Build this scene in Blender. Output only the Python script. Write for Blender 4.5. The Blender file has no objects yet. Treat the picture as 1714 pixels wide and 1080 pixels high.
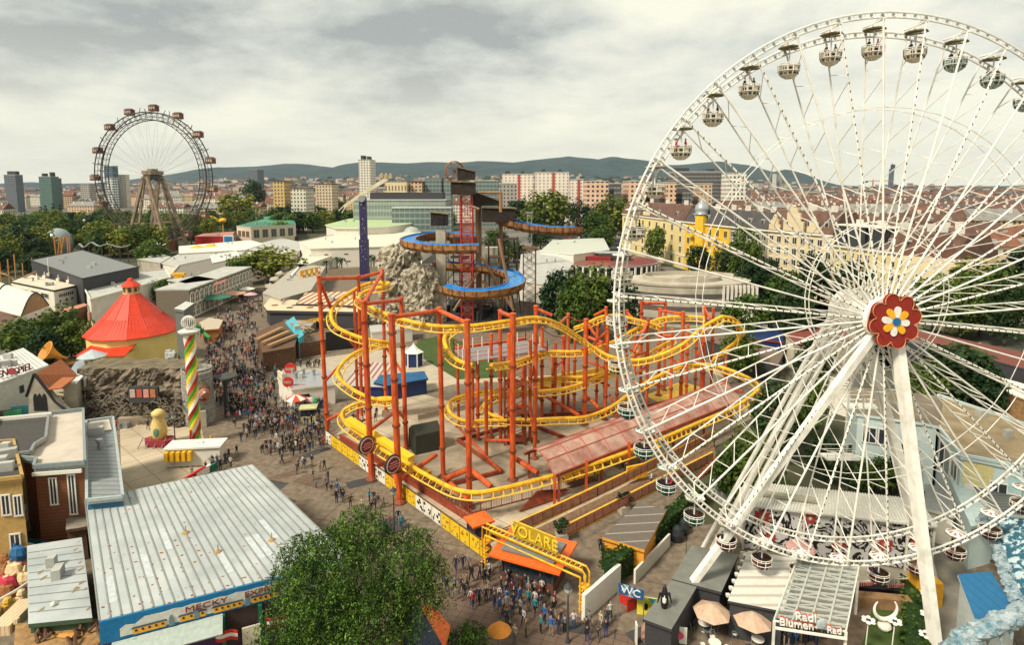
import bpy,math,random
from mathutils import Vector,Matrix
R_ = math.radians
random.seed(7)
SC = bpy.context.scene
COL = SC.collection
# ------------------------------------------------------------------ camera
H = 37.0
PITCH = 0.11; HOR = 314.0; F = 1000.0; CX = 857.0
V0 = HOR + F*math.tan(PITCH)
cp,sp = math.cos(PITCH),math.sin(PITCH)
cam = bpy.data.cameras.new('camera'); cam_o = bpy.data.objects.new('camera',cam); COL.objects.link(cam_o)
cam.sensor_width = 36; cam.lens = 36*F/1714; cam.clip_start = .5; cam.clip_end = 30000
cam.shift_y = -(540-V0)/1714
cam_o.location = (0,0,H); cam_o.rotation_euler = (math.pi/2-PITCH,0,0)
SC.camera = cam_o
# ------------------------------------------------------------------ world: overcast sky
W = bpy.data.worlds.new('World'); SC.world = W; W.use_nodes = True
SUN_EL,SUN_ROT = R_(48),R_(215)
def build_world():
    nt = W.node_tree; nt.nodes.clear(); N = nt.nodes.new; L = nt.links.new
    out = N('ShaderNodeOutputWorld'); bg = N('ShaderNodeBackground'); L(bg.outputs[0],out.inputs[0])
    bg.inputs[1].default_value = 0.1
    sky = N('ShaderNodeTexSky'); sky.sky_type = 'NISHITA'; sky.sun_disc = False
    sky.sun_elevation = SUN_EL; sky.sun_rotation = SUN_ROT
    tc = N('ShaderNodeTexCoord'); sep = N('ShaderNodeSeparateXYZ'); L(tc.outputs['Generated'],sep.inputs[0])
    def M(op,a,b=None):
        m = N('ShaderNodeMath'); m.operation = op
        for i,v in enumerate((a,b)):
            if v is None: continue
            if isinstance(v,(int,float)): m.inputs[i].default_value = v
            else: L(v,m.inputs[i])
        return m.outputs[0]
    z = M('MAXIMUM',sep.outputs[2],0.0)
    den = M('ADD',z,0.22)
    cb = N('ShaderNodeCombineXYZ'); L(M('DIVIDE',sep.outputs[0],den),cb.inputs[0]); L(M('DIVIDE',sep.outputs[1],den),cb.inputs[1])
    cb.inputs[2].default_value = 3.7
    n1 = N('ShaderNodeTexNoise'); n1.inputs['Scale'].default_value = 1.05; n1.inputs['Detail'].default_value = 9; n1.inputs['Roughness'].default_value = .56
    n1.inputs['Distortion'].default_value = .15; L(cb.outputs[0],n1.inputs['Vector'])
    n2 = N('ShaderNodeTexNoise'); n2.inputs['Scale'].default_value = 3.6; n2.inputs['Detail'].default_value = 8; n2.inputs['Roughness'].default_value = .6; L(cb.outputs[0],n2.inputs['Vector'])
    f = M('ADD',M('MULTIPLY',n1.outputs[0],.74),M('MULTIPLY',n2.outputs[0],.26))
    # darker bank to the left, brighter to the right
    f = M('ADD',f,M('MULTIPLY',sep.outputs[0],.07))
    r = N('ShaderNodeValToRGB'); e = r.color_ramp.elements
    e[0].position = .38; e[0].color = (.42,.43,.425,1); e[1].position = .60; e[1].color = (1.0,.96,.83,1)
    for p_,c_ in ((.44,(.60,.61,.58)),(.50,(.78,.77,.70))):
        x = e.new(p_); x.color = (*c_,1)
    L(f,r.inputs[0])
    # warm pale band low over the horizon
    hz = N('ShaderNodeMapRange'); hz.inputs[1].default_value = .02; hz.inputs[2].default_value = .24; hz.inputs[3].default_value = .75; hz.inputs[4].default_value = 0; hz.interpolation_type = 'SMOOTHSTEP'; L(sep.outputs[2],hz.inputs[0])
    mx = N('ShaderNodeMix'); mx.data_type = 'RGBA'; L(hz.outputs[0],mx.inputs[0]); L(r.outputs[0],mx.inputs[6]); mx.inputs[7].default_value = (.97,.92,.78,1)
    mul = N('ShaderNodeMix'); mul.data_type = 'RGBA'; mul.blend_type = 'MULTIPLY'; mul.inputs[0].default_value = 1; L(mx.outputs[2],mul.inputs[6]); mul.inputs[7].default_value = (7.5,7.6,7.2,1)
    mz = N('ShaderNodeMix'); mz.data_type = 'RGBA'; mz.inputs[0].default_value = .93; L(sky.outputs[0],mz.inputs[6]); L(mul.outputs[2],mz.inputs[7])
    L(mz.outputs[2],bg.inputs[0])
build_world()
sun = bpy.data.lights.new('sun','SUN'); sun.energy = 3.6; sun.angle = R_(12); sun.color = (1,.91,.76)
sun_o = bpy.data.objects.new('sun',sun); COL.objects.link(sun_o)
# light comes from behind-left of the camera, so shadows fall away to the right
sd = Vector((-.55,-.45,.0)).normalized()*math.cos(SUN_EL) + Vector((0,0,math.sin(SUN_EL)))
sun_o.rotation_euler = sd.to_track_quat('Z','Y').to_euler()
W.node_tree.nodes['Sky Texture'].sun_rotation = math.atan2(sd.x,sd.y)
SC.view_settings.view_transform = 'Standard'; SC.view_settings.look = 'None'
SC.view_settings.exposure = 0.5; SC.view_settings.gamma = 1.0
SC.cycles.max_bounces = 4; SC.cycles.diffuse_bounces = 2; SC.cycles.glossy_bounces = 2; SC.cycles.transparent_max_bounces = 12
SC.cycles.use_denoising = True
# ------------------------------------------------------------------ layout: a sight line of the survey photo met with a height
def ray(px,py):
    x = (px-CX)/F; y = -(py-V0)/F
    return Vector((x,cp+y*sp,-sp+y*cp))
def A(px,py,z=0.0):
    d = ray(px,py); t = (z-H)/d.z
    return Vector((d.x*t,d.y*t,z))
def AD(px,py,dist):
    d = ray(px,py); t = dist/d.y
    return Vector((d.x*t,dist,H+d.z*t))
def ztop(P,py):
    d = ray(CX,py); return H + d.z/d.y*P.y
def PX(P):
    v = P-Vector((0,0,H)); f = v.y*cp-v.z*sp; u = v.y*sp+v.z*cp
    return (CX+F*v.x/f,V0-F*u/f)
# ------------------------------------------------------------------ materials
MATS = {}
def mat(name,col,rough=.7,metal=0,var=.12,scale=3.0,bump=0,bscale=None,alpha=1,emit=None,stretch=None,col2=None,thr=None,spec=.35):
    if name in MATS: return MATS[name]
    m = bpy.data.materials.new(name); m.use_nodes = True; MATS[name] = m
    nt = m.node_tree; b = nt.nodes['Principled BSDF']; N = nt.nodes.new; L = nt.links.new
    b.inputs['Roughness'].default_value = rough; b.inputs['Metallic'].default_value = metal
    b.inputs['Specular IOR Level'].default_value = spec
    tc = N('ShaderNodeTexCoord'); vec = tc.outputs['Object']
    if stretch:
        mp = N('ShaderNodeMapping'); mp.inputs['Scale'].default_value = stretch; L(vec,mp.inputs[0]); vec = mp.outputs[0]
    n = N('ShaderNodeTexNoise'); n.inputs['Scale'].default_value = scale; n.inputs['Detail'].default_value = 6; n.inputs['Roughness'].default_value = .62; L(vec,n.inputs['Vector'])
    r = N('ShaderNodeValToRGB'); e = r.color_ramp.elements
    if col2 is None:
        e[0].position = .3; e[0].color = (*[c*(1-var*1.6) for c in col],1); e[1].position = .7; e[1].color = (*[min(1,c*(1+var)) for c in col],1)
    else:
        t0,t1 = thr or (.4,.6)
        e[0].position = t0; e[0].color = (*col,1); e[1].position = t1; e[1].color = (*col2,1)
    L(n.outputs[0],r.inputs[0]); L(r.outputs[0],b.inputs['Base Color'])
    if bump:
        bn = N('ShaderNodeTexNoise'); bn.inputs['Scale'].default_value = bscale or scale*4; bn.inputs['Detail'].default_value = 5; L(vec,bn.inputs['Vector'])
        bp = N('ShaderNodeBump'); bp.inputs['Strength'].default_value = bump; bp.inputs['Distance'].default_value = .2; L(bn.outputs[0],bp.inputs['Height']); L(bp.outputs[0],b.inputs['Normal'])
    if alpha < 1:
        b.inputs['Alpha'].default_value = alpha
    return m
def mmath(nt,op,a,b=None,c=None):
    m = nt.nodes.new('ShaderNodeMath'); m.operation = op
    for i,v in enumerate((a,b,c)):
        if v is None: continue
        if isinstance(v,(int,float)): m.inputs[i].default_value = v
        else: nt.links.new(v,m.inputs[i])
    return m.outputs[0]
def stripes(name,c1,c2,axis=0,period=1.0,duty=.12,rough=.6,metal=0,var=.08,scale=2,rust=None,angle=0,bump=0):
    """c1 with lines of c2 every `period` metres along an axis of the object (boards, metal sheets, slats)"""
    if name in MATS: return MATS[name]
    m = mat(name,c1,rough,metal,var,scale)
    nt = m.node_tree; b = nt.nodes['Principled BSDF']; N = nt.nodes.new; L = nt.links.new
    tc = N('ShaderNodeTexCoord'); mp = N('ShaderNodeMapping'); mp.inputs['Rotation'].default_value = (0,0,angle); L(tc.outputs['Object'],mp.inputs[0])
    s = N('ShaderNodeSeparateXYZ'); L(mp.outputs[0],s.inputs[0])
    fr = mmath(nt,'FRACT',mmath(nt,'DIVIDE',s.outputs[axis],period))
    k = mmath(nt,'LESS_THAN',fr,duty)
    src = b.inputs['Base Color'].links[0].from_socket
    if rust:
        n = N('ShaderNodeTexNoise'); n.inputs['Scale'].default_value = 1.1; n.inputs['Detail'].default_value = 8; n.inputs['Roughness'].default_value = .8; L(tc.outputs['Object'],n.inputs[0])
        rr = N('ShaderNodeValToRGB'); rr.color_ramp.elements[0].position = .63; rr.color_ramp.elements[1].position = .72; L(n.outputs[0],rr.inputs[0])
        mr = N('ShaderNodeMix'); mr.data_type = 'RGBA'; L(rr.outputs[0],mr.inputs[0]); L(src,mr.inputs[6]); mr.inputs[7].default_value = (*rust,1); src = mr.outputs[2]
    mx = N('ShaderNodeMix'); mx.data_type = 'RGBA'; L(k,mx.inputs[0]); L(src,mx.inputs[6]); mx.inputs[7].default_value = (*c2,1)
    L(mx.outputs[2],b.inputs['Base Color'])
    return m
def facade_mat(name,wall,win=(.05,.06,.07),wx=3.2,wz=3.3,fx=.45,fz=.5,var=.08,band=None):
    """rendered wall of a distant block with its window rows (for buildings too far to show a window as a part)"""
    if name in MATS: return MATS[name]
    m = mat(name,wall,.8,0,var,.15)
    nt = m.node_tree; b = nt.nodes['Principled BSDF']; N = nt.nodes.new; L = nt.links.new
    tc = N('ShaderNodeTexCoord'); s = N('ShaderNodeSeparateXYZ'); L(tc.outputs['Object'],s.inputs[0])
    g = N('ShaderNodeNewGeometry'); ti = N('ShaderNodeVectorTransform'); ti.vector_type = 'NORMAL'; ti.convert_from = 'WORLD'; ti.convert_to = 'OBJECT'
    L(g.outputs['True Normal'],ti.inputs[0]); sn = N('ShaderNodeSeparateXYZ'); L(ti.outputs[0],sn.inputs[0])
    ax = mmath(nt,'ABSOLUTE',sn.outputs[0]); az = mmath(nt,'ABSOLUTE',sn.outputs[2])
    sel = mmath(nt,'GREATER_THAN',ax,.7)
    u = mmath(nt,'ADD',mmath(nt,'MULTIPLY',s.outputs[0],mmath(nt,'SUBTRACT',1,sel)),mmath(nt,'MULTIPLY',s.outputs[1],sel))
    fu = mmath(nt,'FRACT',mmath(nt,'ADD',mmath(nt,'DIVIDE',u,wx),100.27)); fv = mmath(nt,'FRACT',mmath(nt,'ADD',mmath(nt,'DIVIDE',s.outputs[2],wz),100.75))
    k = mmath(nt,'MULTIPLY',mmath(nt,'LESS_THAN',fu,fx),mmath(nt,'LESS_THAN',fv,fz))
    k = mmath(nt,'MULTIPLY',k,mmath(nt,'LESS_THAN',az,.5))
    src = b.inputs['Base Color'].links[0].from_socket
    if band:
        bp_,bc = band
        kb = mmath(nt,'LESS_THAN',mmath(nt,'FRACT',mmath(nt,'ADD',mmath(nt,'DIVIDE',u,bp_),100.0)),.1)
        mb_ = N('ShaderNodeMix'); mb_.data_type = 'RGBA'; L(kb,mb_.inputs[0]); L(src,mb_.inputs[6]); mb_.inputs[7].default_value = (*bc,1); src = mb_.outputs[2]
    mx = N('ShaderNodeMix'); mx.data_type = 'RGBA'; L(k,mx.inputs[0]); L(src,mx.inputs[6]); mx.inputs[7].default_value = (*win,1)
    L(mx.outputs[2],b.inputs['Base Color'])
    return m
def leaf_mat(name,dark,light,orand=.6):
    m = mat(name,dark,.6,0,0,.9,col2=light,thr=(.36,.68),spec=.2)
    nt = m.node_tree; b = nt.nodes['Principled BSDF']; L = nt.links.new
    oi = nt.nodes.new('ShaderNodeObjectInfo'); hs = nt.nodes.new('ShaderNodeHueSaturation')
    src = b.inputs['Base Color'].links[0].from_socket
    L(mmath(nt,'ADD',mmath(nt,'MULTIPLY',oi.outputs['Random'],orand),1.02-orand*.5),hs.inputs['Value'])
    L(mmath(nt,'ADD',mmath(nt,'MULTIPLY',oi.outputs['Random'],-.06*orand),.5+.03*orand),hs.inputs['Hue']); L(src,hs.inputs['Color'])
    # per-leaf variation
    g = nt.nodes.new('ShaderNodeNewGeometry'); h2 = nt.nodes.new('ShaderNodeHueSaturation')
    L(mmath(nt,'ADD',mmath(nt,'MULTIPLY',g.outputs['Random Per Island'],.9),.6),h2.inputs['Value']); L(hs.outputs[0],h2.inputs['Color'])
    L(h2.outputs[0],b.inputs['Base Color'])
    tr = nt.nodes.new('ShaderNodeBsdfTranslucent'); L(h2.outputs[0],tr.inputs[0]); ms = nt.nodes.new('ShaderNodeMixShader'); ms.inputs[0].default_value = .25
    L(b.outputs[0],ms.inputs[1]); L(tr.outputs[0],ms.inputs[2]); L(ms.outputs[0],nt.nodes['Material Output'].inputs[0])
    return m
# palette
white = mat('white_paint',(.74,.71,.62),.45,var=.06)
whitem = mat('wheel_white',(.62,.59,.51),.45,scale=.9,col2=(.80,.78,.70),thr=(.34,.54))
cream = mat('cream_render',(.66,.58,.42),.8)
creamw = mat('pale_render',(.70,.66,.56),.8,var=.08,scale=.6)
orange = mat('orange_steel',(.38,.045,.012),.5,scale=1.1,col2=(.62,.115,.025),thr=(.35,.62),stretch=(1.6,1.6,.5),bump=.15)
flange = mat('flange_dark',(.20,.05,.02),.6,var=.3)
orange2 = mat('orange_panel',(.78,.13,.02),.5,var=.1)
redrust = mat('rust_red_steel',(.27,.055,.025),.6,var=.25,scale=2)
yellow = mat('yellow_steel',(.62,.28,.012),.45,scale=1.2,col2=(.84,.47,.03),thr=(.34,.58))
yellowp = mat('yellow_paint',(.66,.42,.05),.6,var=.18,scale=.8)
black = mat('black',(.012,.012,.014),.5)
dark = mat('dark_grey',(.045,.045,.05),.7)
glass = mat('dark_glass',(.03,.04,.05),.12,var=.3,spec=.6)
grey = mat('grey_roofing',(.20,.21,.21),.85,var=.15,scale=.8)
greyl = mat('light_grey_roofing',(.42,.42,.38),.85,var=.15,scale=.5)
stone = mat('concrete',(.40,.36,.28),.9,var=.18,scale=.5,bump=.15)
brown = mat('brown_wood',(.12,.06,.03),.7,var=.3,scale=2)
brownl = mat('light_brown_wood',(.34,.20,.09),.7,var=.25,scale=2)
red = mat('red_paint',(.50,.03,.02),.5)
blue = mat('blue_paint',(.01,.10,.36),.45)
navy = mat('navy_paint',(.012,.03,.11),.45)
green = mat('green_paint',(.01,.14,.08),.45)
pink = mat('pink_paint',(.72,.32,.26),.6)
skin = mat('skin',(.48,.27,.19),.6)
metal = mat('grey_steel',(.35,.36,.36),.4,.6)
# ------------------------------------------------------------------ mesh builder
class MB:
    def __init__(s): s.v = []; s.f = []; s.m = []
    def add(s,vs,fs,mi=0):
        b = len(s.v); s.v += [Vector(p) for p in vs]
        for f in fs: s.f.append([b+i for i in f]); s.m.append(mi)
        return s
    def box(s,c,size,rz=0,mi=0,M=None):
        x,y,z = [d/2 for d in size]; c = Vector(c)
        vs = [Vector((i,j,k)) for k in (-z,z) for j in (-y,y) for i in (-x,x)]
        Rm = M if M is not None else Matrix.Rotation(rz,3,'Z')
        return s.add([c+Rm@v for v in vs],[(0,2,3,1),(4,5,7,6),(0,1,5,4),(2,6,7,3),(0,4,6,2),(1,3,7,5)],mi)
    def beam(s,a,b,w,h,mi=0,up=Vector((0,0,1))):
        a = Vector(a); b = Vector(b); d = (b-a); L = d.length
        if L < 1e-6: return s
        d /= L; x = d.cross(up)
        if x.length < 1e-3: x = d.cross(Vector((0,1,0)))
        x.normalize(); y = x.cross(d)
        return s.add([p+x*i*w/2+y*j*h/2 for p in (a,b) for j in (-1,1) for i in (-1,1)],
                     [(0,2,3,1),(4,5,7,6),(0,1,5,4),(2,6,7,3),(0,4,6,2),(1,3,7,5)],mi)
    def prism(s,pts,z0,z1,mi=0,top=None,bottom=True):
        pts = [Vector((p[0],p[1])) for p in pts]
        ar = sum(pts[i].x*pts[(i+1) % len(pts)].y-pts[(i+1) % len(pts)].x*pts[i].y for i in range(len(pts)))
        if ar < 0: pts = pts[::-1]
        n = len(pts); vs = [(p.x,p.y,z0) for p in pts]+[(p.x,p.y,z1) for p in pts]
        s.add(vs,[(i,(i+1) % n,n+(i+1) % n,n+i) for i in range(n)],mi)
        s.add(vs,[tuple(range(n,2*n))],mi if top is None else top)
        if bottom: s.add(vs,[tuple(range(n-1,-1,-1))],mi)
        return s
    def slab(s,pts,t,mi=0,mi2=None):
        """polygon in 3-D with thickness t below it"""
        pts = [Vector(p) for p in pts]; n = len(pts)
        nr = Vector((0,0,0))
        for i in range(n): nr += (pts[i]-pts[0]).cross(pts[(i+1) % n]-pts[0])
        nr.normalize()
        if nr.z < 0 or (abs(nr.z) < 1e-4 and nr.y > 0): pts = pts[::-1]; nr = -nr
        lo = [p-nr*t for p in pts]
        s.add(pts+lo,[tuple(range(n))],mi)
        s.add(pts+lo,[tuple(range(2*n-1,n-1,-1))]+[(i,n+i,n+(i+1) % n,(i+1) % n) for i in range(n)],mi if mi2 is None else mi2)
        return s
    def tube(s,pts,r,n=6,mi=0,closed=False,cap=True):
        pts = [Vector(p) for p in pts]; m = len(pts); b = len(s.v); prev = None
        for i in range(m):
            if closed: t = pts[(i+1) % m]-pts[i-1]
            else: t = pts[min(i+1,m-1)]-pts[max(i-1,0)]
            t = t.normalized() if t.length > 1e-9 else Vector((0,0,1))
            if prev is None:
                x = t.cross(Vector((0,0,1)))
                if x.length < .05: x = t.cross(Vector((0,1,0)))
            else: x = prev-t*prev.dot(t)
            x.normalize(); prev = x; y = t.cross(x)
            rr = r[i] if isinstance(r,(list,tuple)) else r
            for k in range(n):
                a = 2*math.pi*k/n; s.v.append(pts[i]+(x*math.cos(a)+y*math.sin(a))*rr)
        for i in range(m if closed else m-1):
            j = (i+1) % m
            for k in range(n):
                s.f.append([b+i*n+k,b+i*n+(k+1) % n,b+j*n+(k+1) % n,b+j*n+k]); s.m.append(mi)
        if cap and not closed:
            s.f.append([b+k for k in range(n-1,-1,-1)]); s.m.append(mi); s.f.append([b+(m-1)*n+k for k in range(n)]); s.m.append(mi)
        return s
    def lathe(s,c,prof,n=12,mi=0,M=None,a0=0):
        """prof: [(radius, z)] bottom to top"""
        c = Vector(c); b = len(s.v); M = M or Matrix.Identity(3)
        for r,z in prof:
            for k in range(n):
                a = a0+2*math.pi*k/n; s.v.append(c+M@Vector((r*math.cos(a),r*math.sin(a),z)))
        for i in range(len(prof)-1):
            mm = mi[i] if isinstance(mi,(list,tuple)) else mi
            for k in range(n):
                s.f.append([b+i*n+k,b+i*n+(k+1) % n,b+(i+1)*n+(k+1) % n,b+(i+1)*n+k]); s.m.append(mm)
        m0 = mi[0] if isinstance(mi,(list,tuple)) else mi; m1 = mi[-1] if isinstance(mi,(list,tuple)) else mi
        s.f.append([b+k for k in range(n-1,-1,-1)]); s.m.append(m0); s.f.append([b+(len(prof)-1)*n+k for k in range(n)]); s.m.append(m1)
        return s
    def blob(s,c,r,mi=0,n=8,sq=(1,1,1),jit=0):
        c = Vector(c); m = max(4,n//2); prof = []
        b = len(s.v)
        for i in range(m+1):
            ph = -math.pi/2+math.pi*i/m
            for k in range(n):
                a = 2*math.pi*k/n; q = 1+random.uniform(-jit,jit)
                s.v.append(c+Vector((math.cos(ph)*math.cos(a)*r*sq[0]*q,math.cos(ph)*math.sin(a)*r*sq[1]*q,math.sin(ph)*r*sq[2]*q)))
        for i in range(m):
            for k in range(n):
                s.f.append([b+i*n+k,b+i*n+(k+1) % n,b+(i+1)*n+(k+1) % n,b+(i+1)*n+k]); s.m.append(mi)
        return s
    def build(s,name,mats,parent=None,loc=None,smooth=False):
        if not isinstance(mats,(list,tuple)): mats = [mats]
        if parent is not None: org = wloc(parent)
        elif loc is not None: org = Vector(loc)
        else:
            xs = [v.x for v in s.v]; ys = [v.y for v in s.v]; org = Vector(((min(xs)+max(xs))/2,(min(ys)+max(ys))/2,min(v.z for v in s.v)))
        me = bpy.data.meshes.new(name); me.from_pydata([tuple(v-org) for v in s.v],[],s.f)
        for m in mats: me.materials.append(m)
        me.polygons.foreach_set('material_index',s.m)
        if smooth: me.polygons.foreach_set('use_smooth',[True]*len(me.polygons))
        me.update()
        o = bpy.data.objects.new(name,me); COL.objects.link(o)
        if parent is not None: o.parent = parent
        else: o.location = org
        return o
def wloc(o):
    v = Vector(o.location)
    while o.parent: o = o.parent; v += Vector(o.location)
    return v
def tag(o,label=None,cat=None,group=None,kind=None):
    if label: o['label'] = label
    if cat: o['category'] = cat
    if group: o['group'] = group
    if kind: o['kind'] = kind
    return o
def empty(name,loc,label,cat,group=None):
    o = bpy.data.objects.new(name,None); COL.objects.link(o); o.location = loc; o.empty_display_size = .3
    return tag(o,label,cat,group)
KIDS = {}
def copy_tree(o,loc,rz=0,sc=1,label=None,group=None,src=None):
    c = o.copy(); COL.objects.link(c); c.location = loc; c.rotation_euler = (0,0,rz)
    if isinstance(sc,(int,float)): sc = (sc,sc,sc)
    c.scale = sc
    if label: c['label'] = label
    if group: c['group'] = group
    for ch in (src if src is not None else [x for x in COL.objects if x.parent is o]):
        d = ch.copy(); COL.objects.link(d); d.parent = c
    return c
def text(body,size,matrix,mt,parent,name='lettering',depth=.04,sx=1.0,label=None):
    cu = bpy.data.curves.new(name,'FONT'); cu.body = body; cu.size = size; cu.extrude = depth; cu.align_x = 'CENTER'; cu.align_y = 'CENTER'
    t = bpy.data.objects.new(name+'_tmp',cu); COL.objects.link(t)
    dg = bpy.context.evaluated_depsgraph_get(); me = bpy.data.meshes.new_from_object(t.evaluated_get(dg)); bpy.data.objects.remove(t)
    me.materials.clear(); me.materials.append(mt)
    org = wloc(parent) if parent else Vector((0,0,0))
    for v in me.vertices:
        p = v.co.copy(); p.x *= sx; v.co = (matrix@p)-org
    o = bpy.data.objects.new(name,me); COL.objects.link(o); o.parent = parent
    return o
def frame_mat(origin,xdir,updir):
    x = Vector(xdir).normalized(); n = x.cross(Vector(updir)).normalized(); y = n.cross(x)
    M = Matrix((x,y,n)).transposed().to_4x4(); M.translation = Vector(origin); return M
def lerp(a,b,t): return a+(b-a)*t
# ================================================================== SETTING
def sheet(name,pts,z,m,sub=0):
    mb = MB(); mb.add([(p[0],p[1],z) for p in pts],[tuple(range(len(pts)))])
    f = mb.f[0]; a = sum(mb.v[f[i]].x*mb.v[f[(i+1) % len(f)]].y-mb.v[f[(i+1) % len(f)]].x*mb.v[f[i]].y for i in range(len(f)))
    if a < 0: mb.f[0] = f[::-1]
    return tag(mb.build(name,m,loc=(0,0,z)),kind='structure')
ground_m = mat('city_ground',(.15,.14,.12),.95,var=.35,scale=.02)
pave_m = mat('pavement',(.13,.10,.07),.9,col2=(.215,.17,.12),thr=(.38,.64),scale=1.3,bump=.15,bscale=9)
pave2_m = mat('brick_paving',(.115,.075,.055),.9,col2=(.175,.12,.085),thr=(.35,.7),scale=.5,bump=.15,bscale=9)
pad_m = mat('concrete_pad',(.36,.29,.20),.9,col2=(.50,.42,.30),thr=(.3,.65),scale=.25,bump=.05)
def joints(m,px,py,w,col,ang=0):
    nt = m.node_tree; b = nt.nodes['Principled BSDF']; L = nt.links.new; tc = nt.nodes.new('ShaderNodeTexCoord'); mp = nt.nodes.new('ShaderNodeMapping'); mp.inputs['Rotation'].default_value = (0,0,ang); L(tc.outputs['Object'],mp.inputs[0]); s = nt.nodes.new('ShaderNodeSeparateXYZ'); L(mp.outputs[0],s.inputs[0])
    k = mmath(nt,'MAXIMUM',mmath(nt,'LESS_THAN',mmath(nt,'FRACT',mmath(nt,'DIVIDE',s.outputs[0],px)),w/px),mmath(nt,'LESS_THAN',mmath(nt,'FRACT',mmath(nt,'DIVIDE',s.outputs[1],py)),w/py))
    src = b.inputs['Base Color'].links[0].from_socket; mx = nt.nodes.new('ShaderNodeMix'); mx.data_type = 'RGBA'; L(mmath(nt,'MULTIPLY',k,.75),mx.inputs[0]); L(src,mx.inputs[6]); mx.inputs[7].default_value = (*col,1); L(mx.outputs[2],b.inputs['Base Color'])
joints(pad_m,3.1,3.1,.09,(.16,.12,.08),.72); joints(pave_m,6.5,9,.12,(.07,.055,.04),.3); joints(pave2_m,1.1,.7,.06,(.06,.04,.03),.35)
grass_m = mat('lawn',(.035,.065,.012),.95,col2=(.07,.10,.025),thr=(.35,.7),scale=.6,bump=.3,bscale=12)
park_m = mat('park_ground',(.03,.04,.015),.95,col2=(.09,.085,.05),thr=(.4,.7),scale=.05)
asph_m = mat('asphalt',(.055,.055,.055),.9,var=.2,scale=.3)
sheet('ground',[(-9000,-300),(9000,-300),(9000,7300),(-9000,7300)],-.012,ground_m)
sheet('park_ground',[(-900,190),(-55,190),(-60,260),(-40,620),(-900,700)],-.008,park_m)
sheet('plaza_pavement',[(-140,15),(90,15),(90,120),(10,175),(-25,215),(-75,300),(-160,300)],-.004,pave_m)
sheet('street',[(A(905,440)[0],A(905,440)[1]),(150,380),(60,420),(A(1000,385)[0],A(1000,385)[1]),A(960,400)[:2]],-.0,asph_m)
sheet('street',[(78,98),(74,240),(76,430),(84,430),(84,240),(108,150),(120,98)],0.004,asph_m)
sheet('promenade_paving',[A(690,1100)[:2],A(690,900)[:2],A(820,945)[:2],A(980,1040)[:2],A(1200,1100)[:2]],0.0,pave2_m)
sheet('parking_yard',[A(200,700)[:2],A(330,690)[:2],A(350,770)[:2],A(300,830)[:2],A(205,850)[:2]],0.004,pad_m)
sheet('lawn',[A(700,570)[:2],A(745,560)[:2],A(860,610)[:2],A(860,650)[:2],A(790,650)[:2],A(690,590)[:2]],0.004,grass_m)
sheet('lawn',[A(1432,1000)[:2],A(1560,1000)[:2],A(1560,1110)[:2],A(1432,1110)[:2]],0.004,grass_m)
sheet('verge',[A(1190,500)[:2],A(1330,470)[:2],A(1580,520)[:2],A(1760,560)[:2],A(1760,700)[:2],A(1570,690)[:2],A(1330,640)[:2]],0.004,mat('dark_verge',(.05,.055,.04),.95,col2=(.11,.10,.075),thr=(.4,.65),scale=.2))
rg = random.Random(55)
for k in range(16):
    c = A(rg.uniform(380,720),rg.uniform(700,900)) if k < 11 else A(rg.uniform(830,1150),rg.uniform(1040,1070)); w,h,a = rg.uniform(.8,3.4),rg.uniform(.5,1.6),rg.uniform(-.5,.9); M_ = Matrix.Rotation(a,2)
    sheet('asphalt_patch',[c.xy+M_@Vector((i*w,j*h)) for i,j in ((-1,-1),(1,-1),(1,1),(-1,1))],.008+.0002*k,[asph_m,pave2_m][k % 2])
sheet('garden_ground',[A(1130,790)[:2],A(1340,660)[:2],A(1560,690)[:2],A(1590,830)[:2],A(1300,850)[:2],A(1180,880)[:2]],0.004,park_m)
# ---- hills: one terrain behind the city, foothills carrying the far suburbs
RIDGE = [(-260,312),(-60,306),(0,308),(60,305),(110,308),(150,307),(200,305),(230,300),(290,292),(330,285),(370,280),(430,279),(480,275),(520,277),(560,281),(575,276),(640,272),(700,274),(750,273),(800,270),(860,273),(905,269),(950,262),(985,268),(1000,270),(1025,263),(1060,267),(1110,277),(1150,275),(1200,271),(1250,277),(1290,288),(1310,284),(1335,287),(1360,299),(1400,312),(1500,314),(1700,311),(1980,310)]
FOOT = [(-260,316),(0,316),(200,313),(300,306),(400,299),(500,297),(650,295),(850,294),(1000,294),(1100,297),(1200,299),(1300,306),(1400,313),(1980,315)]
def interp(T,x):
    if x <= T[0][0]: return T[0][1]
    for (a,b),(c,d) in zip(T,T[1:]):
        if x <= c: return b+(d-b)*(x-a)/(c-a)
    return T[-1][1]
from mathutils import noise as NZ
def terrain_z(px,D):
    z1 = max(0,AD(px,interp(FOOT,px),4500).z-6); z2 = max(z1,AD(px,interp(RIDGE,px),7000).z)
    if D <= 1800: return 0
    if D <= 4500: t = (D-1800)/2700; z = z1*t**1.15
    elif D <= 7000: t = (D-4500)/2500; z = z1+(z2-z1)*(t*t*(3-2*t))
    else: z = z2-(D-7000)*.12
    w = 0 if D < 2500 else min(1,(D-2500)/2500)*(1 if D < 6800 else .25)
    X = (px-CX)/1000*D
    return max(-2,z+w*NZ.noise(Vector((X/420,D/420,1.3)))*34)
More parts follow.
